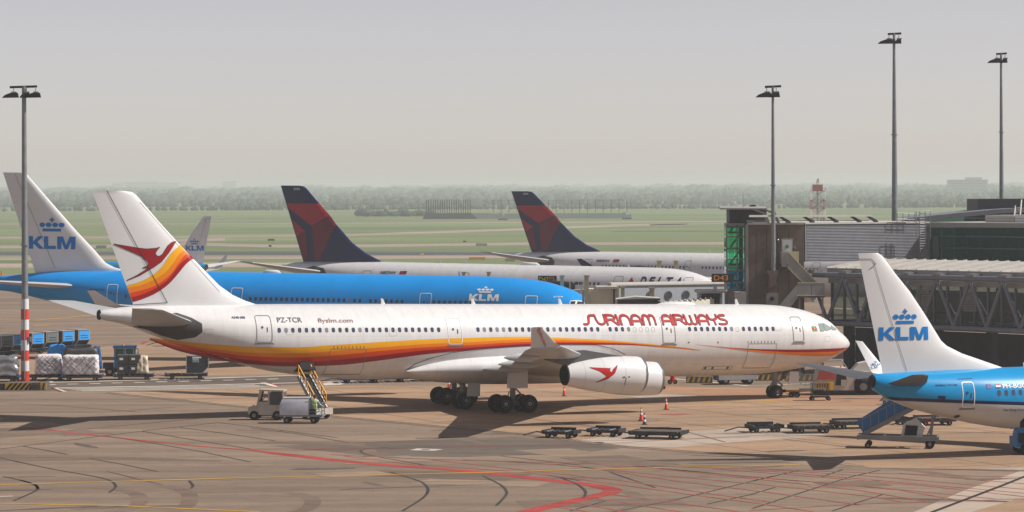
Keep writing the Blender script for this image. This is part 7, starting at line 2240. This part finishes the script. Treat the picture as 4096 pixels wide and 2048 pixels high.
def tow_tractor():
    a, b = G(3262, 1580), G(3500, 1584)
    g = (a + b) / 2
    L_ = (b - a).length
    r = thing('tow_tractor', 'white aircraft tow tractor with red panel and huge black wheel', 'tow tractor', (g.x, g.y + 1.2, .03), (0, 0, radians(2)))
    MB().prism([(-L_ / 2, .35), (L_ / 2 + 1.5, .35), (L_ / 2 + 1.5, 1.85), (.2, 1.9), (-.1, 2.1), (-L_ / 2 + .35, 2.1), (-L_ / 2 + .1, 1.3)], -1.25, 1.25).build('body', M_TUG, r)
    MB().box(-L_ / 2 - .05, L_ / 2 + 1.5, -1.3, 1.3, .1, .38).build('skirt', M_DARK, r)
    MB().prism([(-L_ / 2 + .12, 1.25), (-.85, 1.25), (-.75, 2.0), (-L_ / 2 + .35, 2.0)], -1.29, -1.252).build('red_panel', mat('faded_red_panel', (172, 70, 62), .5, var=.2), r)
    MB().prism([(-.85, .8), (.05, .8), (.05, 1.98), (-.68, 1.98)], -1.29, -1.252).build('cab_opening', M_BLACK, r)  # black panel in place of the cab's shadowed interior
    MB().box(-.38, .02, -1.32, -1.29, .75, 1.25).build('half_door', M_TUG, r)
    MB().prism([(-L_ / 2 + .02, .4), (-1.05, .4), (-.98, 1.1), (-L_ / 2 + .05, 1.1)], -1.29, -1.252).build('hazard_panel', M_HAZY, r)
    for k in range(5):
        MB().prism([(-L_ / 2 + .08 + k * .2, .42), (-L_ / 2 + .16 + k * .2, .42), (-L_ / 2 + .24 + k * .2, 1.08), (-L_ / 2 + .16 + k * .2, 1.08)], -1.31, -1.292).build('hazard_stripe', M_HAZB, r)
    MB().prism([(.7, .35), (2.15, .35), (2.15, 1.1), (1.8, 1.62), (1.05, 1.62), (.7, 1.1)], -1.30, -1.252).build('wheel_arch', M_DARK, r)
    roller(r, 1.42, -1.15, .68, .5); roller(r, 1.42, 1.15, .68, .5); roller(r, -1.4, -1.0, .4, .4); roller(r, -1.4, 1.0, .4, .4)
    MB().box(-L_ / 2 + .2, .15, -1.3, 1.3, 2.1, 2.2).build('cab_roof', M_ROOFG, r)
    MB().path([(-L_ / 2 + .25, -1.2, 2.2), (-L_ / 2 + .6, -1.2, 2.75), (-.3, -1.2, 2.8), (.1, -1.2, 2.2)], .04, 6).build('roof_hoop', M_GALV, r)
    MB().lathe([(0, .08), (.16, .07)], (-.3, -.6, 2.2), (0, 0, 1), 10, True).build('beacon', M_TAIL, r)
    for x in (-L_ / 2 + .5, -1.2):
        MB().lathe([(0, .09), (.03, .08)], (x, -1.31, .95), (0, -1, 0), 10, True).build('headlamp', M_YELP, r)
tow_tractor()
g = G(3560, 1618)
gc = thing('ground_power_connector', 'small grey connector cart beneath the blue tail', 'cart', (g.x + .1, g.y, .03), (0, 0, .1))
MB().prism([(-.9, .25), (.0, .2), (.1, .55), (-.5, .65)], -.3, .3).build('cart_body', M_GALV, gc)
MB().tube((0, 0, .34), (.5, 0, .3), .17, .17, 12).build('hose_drum', M_GALV, gc)
for x in (-.6, .3): roller(gc, x, -.28, .14, .1)
def fence(label, pts, Y):
    P = [at(u, v, Y) for u, v in pts]
    r = thing('crowd_barrier', label, 'crowd barrier', (0, 0, 0), group='steel crowd barriers')
    x0_, x1_, z1_, z0_ = P[0].x, P[1].x, P[0].z, P[1].z
    for z in (z0_, z1_): MB().tube((x0_, Y, z), (x1_, Y, z), .03, .03, 6).build('rail', M_GALV, r)
    n = 12
    for k in range(n + 1):
        x = x0_ + (x1_ - x0_) * k / n
        MB().tube((x, Y, z0_ if k not in (0, n) else .03), (x, Y, z1_), .018, .018, 6).build('barrier_bar', M_GALV, r)
    for x in (x0_ + .15, x1_ - .15):
        MB().bar((x, Y - .3, .05), (x, Y + .3, .05), .05).build('barrier_foot', M_GALV, r)
fence('crowd barrier just right of the nose leg', [(3150, 1494), (3210, 1545)], 282)
fence('crowd barrier left of the tow tractor', [(3216, 1497), (3285, 1545)], 280)
def hblock(label, u0, u1, v, Y):
    a, b = at(u0, v, Y), at(u1, v, Y)
    r = thing('kerb_block', label, 'barrier', (a.x, Y, .03), group='low hazard striped barriers')
    L_ = b.x - a.x
    MB().box(0, L_, 0, .35, 0, .55).build('block', M_BLOCK, r)
    n = max(3, int(L_ / .45))
    for k in range(n):
        x = L_ * k / n
        MB().prism([(x, .06), (x + .2, .06), (x + .36, .5), (x + .16, .5)], -.012, -.002).build('hazard_stripe', M_HAZY, r)
hblock('low yellow striped barrier under the white belly, left of the van', 2745, 2850, 1500, 284)
hblock('low yellow striped barrier between the van and the nose leg', 3022, 3130, 1500, 287)
hblock('low yellow striped barrier behind the tow bar, right of the nose leg', 3140, 3300, 1500, 286)
def van():
    a, b = G(2868, 1540), G(3020, 1540)
    g = (a + b) / 2
    r = thing('service_van', 'dark blue and silver van parked behind the belly near the nose wheel', 'van', (g.x, g.y + 1, .03), (0, 0, radians(12)))
    L_ = 3.4
    MB().prism([(-L_ / 2, .35), (L_ / 2, .35), (L_ / 2, 1.2), (L_ / 2 - .05, 2.0), (-L_ / 2 + .9, 2.0), (-L_ / 2 + .3, 1.25), (-L_ / 2 - .1, 1.1)], -.85, .85).build('body', mat('van_navy', (40, 42, 88), .35, var=.1), r, smooth=30)
    MB().box(-L_ / 2, L_ / 2, -.87, -.855, .4, .8).build('lower_panel', M_FASC, r)
    MB().box(L_ / 2, L_ / 2 + .06, -.8, .8, .45, .75).build('bumper', M_GREYW, r)
    MB().box(L_ / 2 + .06, L_ / 2 + .08, -.25, .2, .5, .64).build('number_plate', M_SIGNY, r)
    MB().prism([(-L_ / 2 + .55, 1.3), (-.1, 1.3), (-.1, 1.9), (-L_ / 2 + .95, 1.9)], -.87, -.852).build('side_window', M_GLASS, r)
    MB().box(L_ / 2, L_ / 2 + .02, -.7, .7, 1.25, 1.85).build('rear_window', M_GLASS, r)
    for y in (-.75, .75): MB().box(L_ / 2, L_ / 2 + .05, y - .08, y + .08, .8, 1.2).build('tail_lamp', M_TITLE, r)
    wh4(r, (-1.05, 1.05), .74, .33, .22)
van()
g = G(2690, 1538)
fe = thing('extinguisher_trolley', 'red wheeled fire extinguisher behind the engines', 'extinguisher', (g.x, g.y, .03))
MB().lathe([(.25, .16), (.3, .19), (1.0, .19), (1.15, .08)], (0, 0, 0), (0, 0, 1), 14, True).build('cylinder', M_TITLE, fe)
MB().box(.1, .2, -.05, .05, .3, 1.2).build('handle', M_YELP, fe)
for x in (-.22, .22): roller(fe, x, 0, .2, .1)
g = G(2640, 1558)
yl = thing('yellow_step', 'yellow maintenance stand half hidden by the inner engine', 'stand', (g.x - .1, g.y, .03))
MB().box(-.25, .15, -.2, .2, .6, 1.5).build('panel', M_YELP, yl)
MB().box(-.2, .5, -.3, .3, .35, .42).build('base', M_YELP, yl)
for x in (-.1, .4): roller(yl, x, -.3, .16, .1)
MB().path([(.45, -.2, .4), (.45, -.2, .8), (.1, -.2, .8)], .03, 6).build('rail', M_GALV, yl)
# white hooded vehicle beyond the winglet and the white car under the walkway
g = at(3470, 1430, 268)
hv = thing('hooded_baggage_cart', 'white topped cart, hood painted dark for the shade behind the small winglet', 'baggage cart', (g.x, 268, .03))
MB().prism([(-1.7, .5), (1.6, .5), (1.6, 2.3), (.4, 2.75), (-.8, 2.5), (-1.5, 1.6)], -.8, .8).build('hood', M_DARK, hv)  # dark colour stands for shade on the white hood
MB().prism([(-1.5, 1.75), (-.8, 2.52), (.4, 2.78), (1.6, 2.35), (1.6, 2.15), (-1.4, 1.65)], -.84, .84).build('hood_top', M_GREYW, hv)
wh4(hv, (-1.1, 1.1), .7, .25, .18)
def car():
    g = at(3405, 1345, 345)
    r = thing('white_car', 'white car parked in the sunlit gap under the walkway', 'car', (g.x, 345, .03), (0, 0, radians(15)))
    MB().prism([(-1.7, .3), (1.7, .3), (1.75, .75), (1.0, .9), (.5, 1.45), (-1.0, 1.45), (-1.6, .95), (-1.75, .8)], -.8, .8).build('body', M_WHITE, r, smooth=30)
    MB().prism([(.9, .92), (.45, 1.38), (-.9, 1.38), (-1.4, .95)], -.82, -.805).build('side_window', M_GLASS, r)
    wh4(r, (-1.1, 1.1), .72, .32, .2)
car()

# ================================================================== far field
M_LEAF = mat('far_foliage', (64, 86, 68), .9, var=.35, scale=.15)
M_LEAFD = mat('far_hedge', (52, 72, 54), .9, var=.3, scale=.2)
M_FARW = mat('far_white_building', (214, 208, 200), .8, var=.08, scale=.05)
M_FARG = mat('far_grey_building', (150, 152, 154), .8, var=.1, scale=.05)
M_FARWIN = mat('far_window_band', (92, 104, 112), .5, var=.1)

def wood(name, rows, seed, m, leaf=1.3, per=34):
    """belts of trees: clumps of leaf sized faces on trunks, one mass"""
    rg = np.random.default_rng(seed)
    V, Fc = [], []
    vs, fs = [], []
    base = 0
    for Y, hmin, hmax, step, x0, x1 in rows:
        x = x0
        while x < x1:
            h = rg.uniform(hmin, hmax) * (1 + .10 * math.sin(x * .045 + Y) + .09 * math.sin(x * .013 + 2 * Y))
            w = rg.uniform(.5, .95) * h
            cx, cy = x, Y + rg.uniform(-14, 14)
            for _ in range(int(per * (h / 18))):
                d = rg.normal(size=3); d /= np.linalg.norm(d)
                rr_ = rg.uniform(.85, 1.06) * (1 + .25 * math.sin(5 * d[0] + x) * math.cos(4 * d[2]))
                c = np.array([cx + d[0] * w * rr_, cy + d[1] * w * rr_, h * .56 + d[2] * h * .44 * rr_])
                if c[2] < .6: c[2] = rg.uniform(.4, 3)
                s = leaf * rg.uniform(.7, 1.5)
                a = rg.normal(size=3); a /= np.linalg.norm(a)
                b = np.cross(a, rg.normal(size=3)); b /= np.linalg.norm(b)
                vs += [c - a * s, c + b * s * .8, c + a * s, c - b * s * .8]
                fs.append((base, base + 1, base + 2, base + 3)); base += 4
            # solid inner crown so that the mass is closed
            k, NL = 8, 5
            for lev in range(NL):
                t_ = lev / (NL - 1)
                zz = h * (.06 + .84 * t_); ww = w * (.62, .92, .95, .74, .34)[lev]
                for i in range(k):
                    t = 2 * pi * i / k
                    q = ww * rg.uniform(.8, 1.05)
                    vs.append(np.array([cx + q * cos(t), cy + q * sin(t), zz + rg.uniform(-.4, .4)]))
            vs.append(np.array([cx, cy, h * .97]))
            for lev in range(NL - 1):
                for i in range(k):
                    j = (i + 1) % k
                    fs.append((base + lev * k + i, base + lev * k + j, base + (lev + 1) * k + j, base + (lev + 1) * k + i))
            for i in range(k):
                fs.append((base + (NL - 1) * k + i, base + (NL - 1) * k + (i + 1) % k, base + NL * k))
            base += NL * k + 1
            x += step * rg.uniform(.6, 1.3)
    me = bpy.data.meshes.new(name)
    me.from_pydata([tuple(map(float, q)) for q in vs], [], fs)
    o = link(name, me, m)
    return tag(o, kind='stuff')
wood('far_wood', [(10800, 25, 31, 16, -1900, 1900), (9200, 24, 29, 15, -1650, 1650), (7600, 20, 25, 14, -1350, 1350), (6200, 16, 22, 12, -1100, 1100), (5000, 12, 17, 10, -900, 900), (4100, 9, 13, 9, -750, 750)], 5, M_LEAF, .9, 60)
wood('far_hedge', [(3300, 5, 9, 6, -600, 600), (2700, 3, 6, 5, -480, 480), (2050, 3, 5, 2.2, -95, -50)], 9, M_LEAFD, .5, 46)

def block(label, u0, u1, vt, vb, Y, m, floors, name='far_building', depth=25, wm=M_FARWIN, ground=True):
    p, q = at(u0, vt, Y), at(u1, vb, Y)
    r = thing(name, label, 'building', (p.x, Y, 0))
    w, h = q.x - p.x, p.z
    z0 = 0 if ground else q.z
    MB().box(0, w, 0, depth, z0, h).build('wall', m, r)
    for k in range(floors):
        z = h - (k + .7) * (h - max(q.z, 0)) / (floors + .5)
        MB().box(w * .05, w * .95, -.2, .01, z, z + (h - max(q.z, 0)) / (floors + .5) * .4).build('window_band', wm, r)
    MB().box(-.3, w + .3, -.3, depth + .3, h, h + .5).build('roof', m, r)
    return r, w, h
bl, w, h = block('tall hazy grey office block with rooftop box above the trees at right', 3796, 3952, 720, 800, 5200, M_FARG, 7)
MB().box(w * .45, w * .85, 2, 20, h, h + 4).build('rooftop_plant', M_FARG, bl)
MB().tube((w * .6, 5, h + 4), (w * .6, 5, h + 7), .3, .1, 6).build('aerial', M_FARG, bl)
block('hazy white flat building with two window bands left of the grey office block', 3610, 3702, 783, 815, 4300, M_FARW, 2)
block('hazy low white building beyond the red lattice tower', 3395, 3500, 800, 818, 4400, M_FARW, 1)
block('hazy cream hall left of centre beyond the corrugated wing', 3355, 3480, 828, 845, 3000, M_FARW, 1)
block('hazy pale hall roof right of the tallest mast', 3712, 3880, 824, 845, 3000, M_FARW, 1)
block('faint pale slab just above the trees, between the two left tails', 485, 640, 729, 765, 10900, M_FARW, 4)
block('faint small pale slab left of the wider hazy slab', 447, 495, 733, 770, 10700, M_FARW, 3)
block('faint narrow tower at left of the red tail, barely above the trees', 890, 947, 727, 765, 11000, M_FARW, 5)
block('faint low tower left of the narrow hazy tower', 640, 720, 731, 765, 10800, M_FARW, 3)

# red and white lattice tower
def lattice():
    Y = 1150
    p = at(3270, 745, Y); w = 27 * Y / FPX
    r = thing('lattice_tower', 'red and white lattice radar tower with red cabin beyond the pier', 'radar tower', (p.x, Y, 0))
    H_ = at(3270, 764, Y).z
    red, wht = mat('tower_red', (170, 52, 62), .6, var=.1), mat('tower_white', (214, 208, 204), .6, var=.1)
    for x in (-w, w):
        for y in (-w, w):
            for k in range(5):
                MB().tube((x, y, H_ * k / 5), (x, y, H_ * (k + 1) / 5), .16, .16, 6).build('leg', red if k % 2 else wht, r)
    for k in range(5):
        z0, z1 = H_ * k / 5, H_ * (k + 1) / 5
        for y in (-w, w):
            MB().bar((-w, y, z1), (w, y, z1), .2).build('cross_member', red, r)
            MB().bar((-w, y, z0), (w, y, z1), .16).build('lattice_brace', red if k % 2 else wht, r)
            MB().bar((w, y, z0), (-w, y, z1), .16).build('lattice_brace', red if k % 2 else wht, r)
        MB().bar((-w * .6, 0, z0), (w * .6, 0, z1), .5, .2).build('stair_flight', M_STEEL, r)
    MB().tube((0, 0, 0), (0, 0, H_), .35, .35, 8).build('cable_core', M_STEEL, r)
    MB().box(-w * .72, w * .72, -w * .7, w * .7, H_, at(3270, 738, Y).z).build('cabin', red, r)
    for x in (-w * 1.05, w * 1.05):
        MB().bar((x, -w, H_), (x, -w, H_ + 1.6), .12).build('rail_post', red, r)
    MB().bar((-w * 1.05, -w, H_ + 1.0), (w * 1.05, -w, H_ + 1.0), .1).build('guard_rail', red, r)
    zc = at(3270, 738, Y).z
    MB().tube((-.3, 0, zc), (-.3, 0, zc + 1.6), .15, .15, 6).box(-.1, .5, -.1, .1, zc + .4, zc + 2.1).build('radar_head', M_ROOFG, r)
lattice()

# blast wall with poles in the field
def blast_wall():
    Y = 1850
    S = Y / FPX
    p = at(1690, 888, Y)
    r = thing('noise_wall', 'dark sloped noise wall with a row of tall piles standing in the field', 'wall', (p.x, Y, 0))
    zt_ = at(1690, 853, Y).z; zp = at(1690, 800, Y).z
    w = 220 * S
    dk = mat('dark_noise_wall', (46, 54, 60), .8, var=.15, scale=.1)
    MB().prism([(0, 0), (w, 0), (w - 26 * S, zt_), (10 * S, zt_)], 0, 6).build('wall_face', dk, r)
    for k in range(20):
        x = (14 + k * 9.2) * S
        MB().box(x, x + 3.4 * S, 2, 3, zt_, zp + (k % 3) * .15).build('pile', dk, r)
    MB().prism([(w - 26 * S, zt_), (w, 0), (w + 52 * S, 0), (w + 52 * S, zt_)], 3, 8).build('concrete_wing', M_FARG, r)
    r2 = thing('noise_wall', 'long pale grey noise wall with thin wire poles behind the red tail', 'wall', (p.x + w + 52 * S, Y, 0))
    w2 = 545 * S
    MB().box(.1, w2, 3, 7, 0, at(2300, 853, Y).z).build('wall_face', M_FARG, r2)
    for k in range(18):
        x = (10 + k * 31.5) * S
        MB().box(x, x + .35, 4, 4.4, zt_, zp - .2).build('pole', dk, r2)
    MB().box(0, w2, 4.1, 4.3, zp - .5, zp - .35).build('wire', dk, r2)
blast_wall()
def crane(label, u, v, Y, boom):
    g = at(u, v, Y)
    r = thing('small_crane', label, 'crane', (g.x, Y, 0))
    MB().box(-2.4, 2.4, -1.2, 1.2, .6, 2.6).build('body', M_FARG, r)
    MB().box(-2.6, 2.6, -1.3, 1.3, 0, .7).build('tracks', M_DARK, r)
    MB().box(-2.2, -.6, -1.0, 1.0, 2.6, 3.8).build('cab', M_FARG, r)
    MB().bar((0, 0, 2.2), boom, .45).build('boom', M_REFL, r)
crane('small crane with white boom at the end of the pale noise wall', 2507, 886, 1800, (-1.0, 0, 11))
crane('small crane with slanted boom before the pale concrete wing', 2012, 890, 1780, (2.6, 0, 8))

# small things on the grass
def cabinet(label, u0, u1, v0, v1, m, cat='cabinet', sign_=None):
    g = G((u0 + u1) / 2, v1)
    S = g.y / FPX
    w, h = (u1 - u0) * S, (v1 - v0) * S
    r = thing('field_cabinet' if cat == 'cabinet' else 'field_sign', label, cat, (g.x, g.y, .03))
    MB().box(-w / 2, w / 2, 0, max(.3, w * .3), .25 * h * .3, h).build('cabinet_body' if cat == 'cabinet' else 'sign_panel', m, r)
    MB().box(-w * .4, -w * .3, .02, .2, 0, .25 * h).build('foot', M_DARK, r)
    MB().box(w * .3, w * .4, .02, .2, 0, .25 * h).build('foot', M_DARK, r)
cabinet('grey cabinet on the grass between the two left tails', 384, 426, 982, 994, M_FARG)
cabinet('brown low cabinet on the grass left of the tail numbered 3352', 1071, 1098, 956, 964, M_BLOCK)
cabinet('grey cabinet on the grass right of the noise wall', 1903, 1948, 974, 984, M_FARG)
cabinet('long orange container lying on the grass behind the white fuselage', 1875, 1942, 1029, 1040, M_YELP)
cabinet('grey louvred cabinet on the grass before the farthest tail', 2020, 2060, 1034, 1047, M_FARG)
cabinet('small yellow taxiway sign on the grass near the runway', 1683, 1694, 1014, 1025, M_SIGNY, 'sign')
cabinet('small yellow taxiway sign just left of the farthest tail', 2100, 2111, 996, 1005, M_SIGNY, 'sign')
cabinet('tiny red marker board on the distant grass', 1852, 1864, 963, 969, M_MAROON, 'sign')
cabinet('small black marker box on the grass below the brown cabinet', 1075, 1086, 980, 988, M_DARK, 'sign')
cabinet('yellow marker post at the left edge of the grass', 2, 10, 1084, 1106, M_YELP, 'sign')
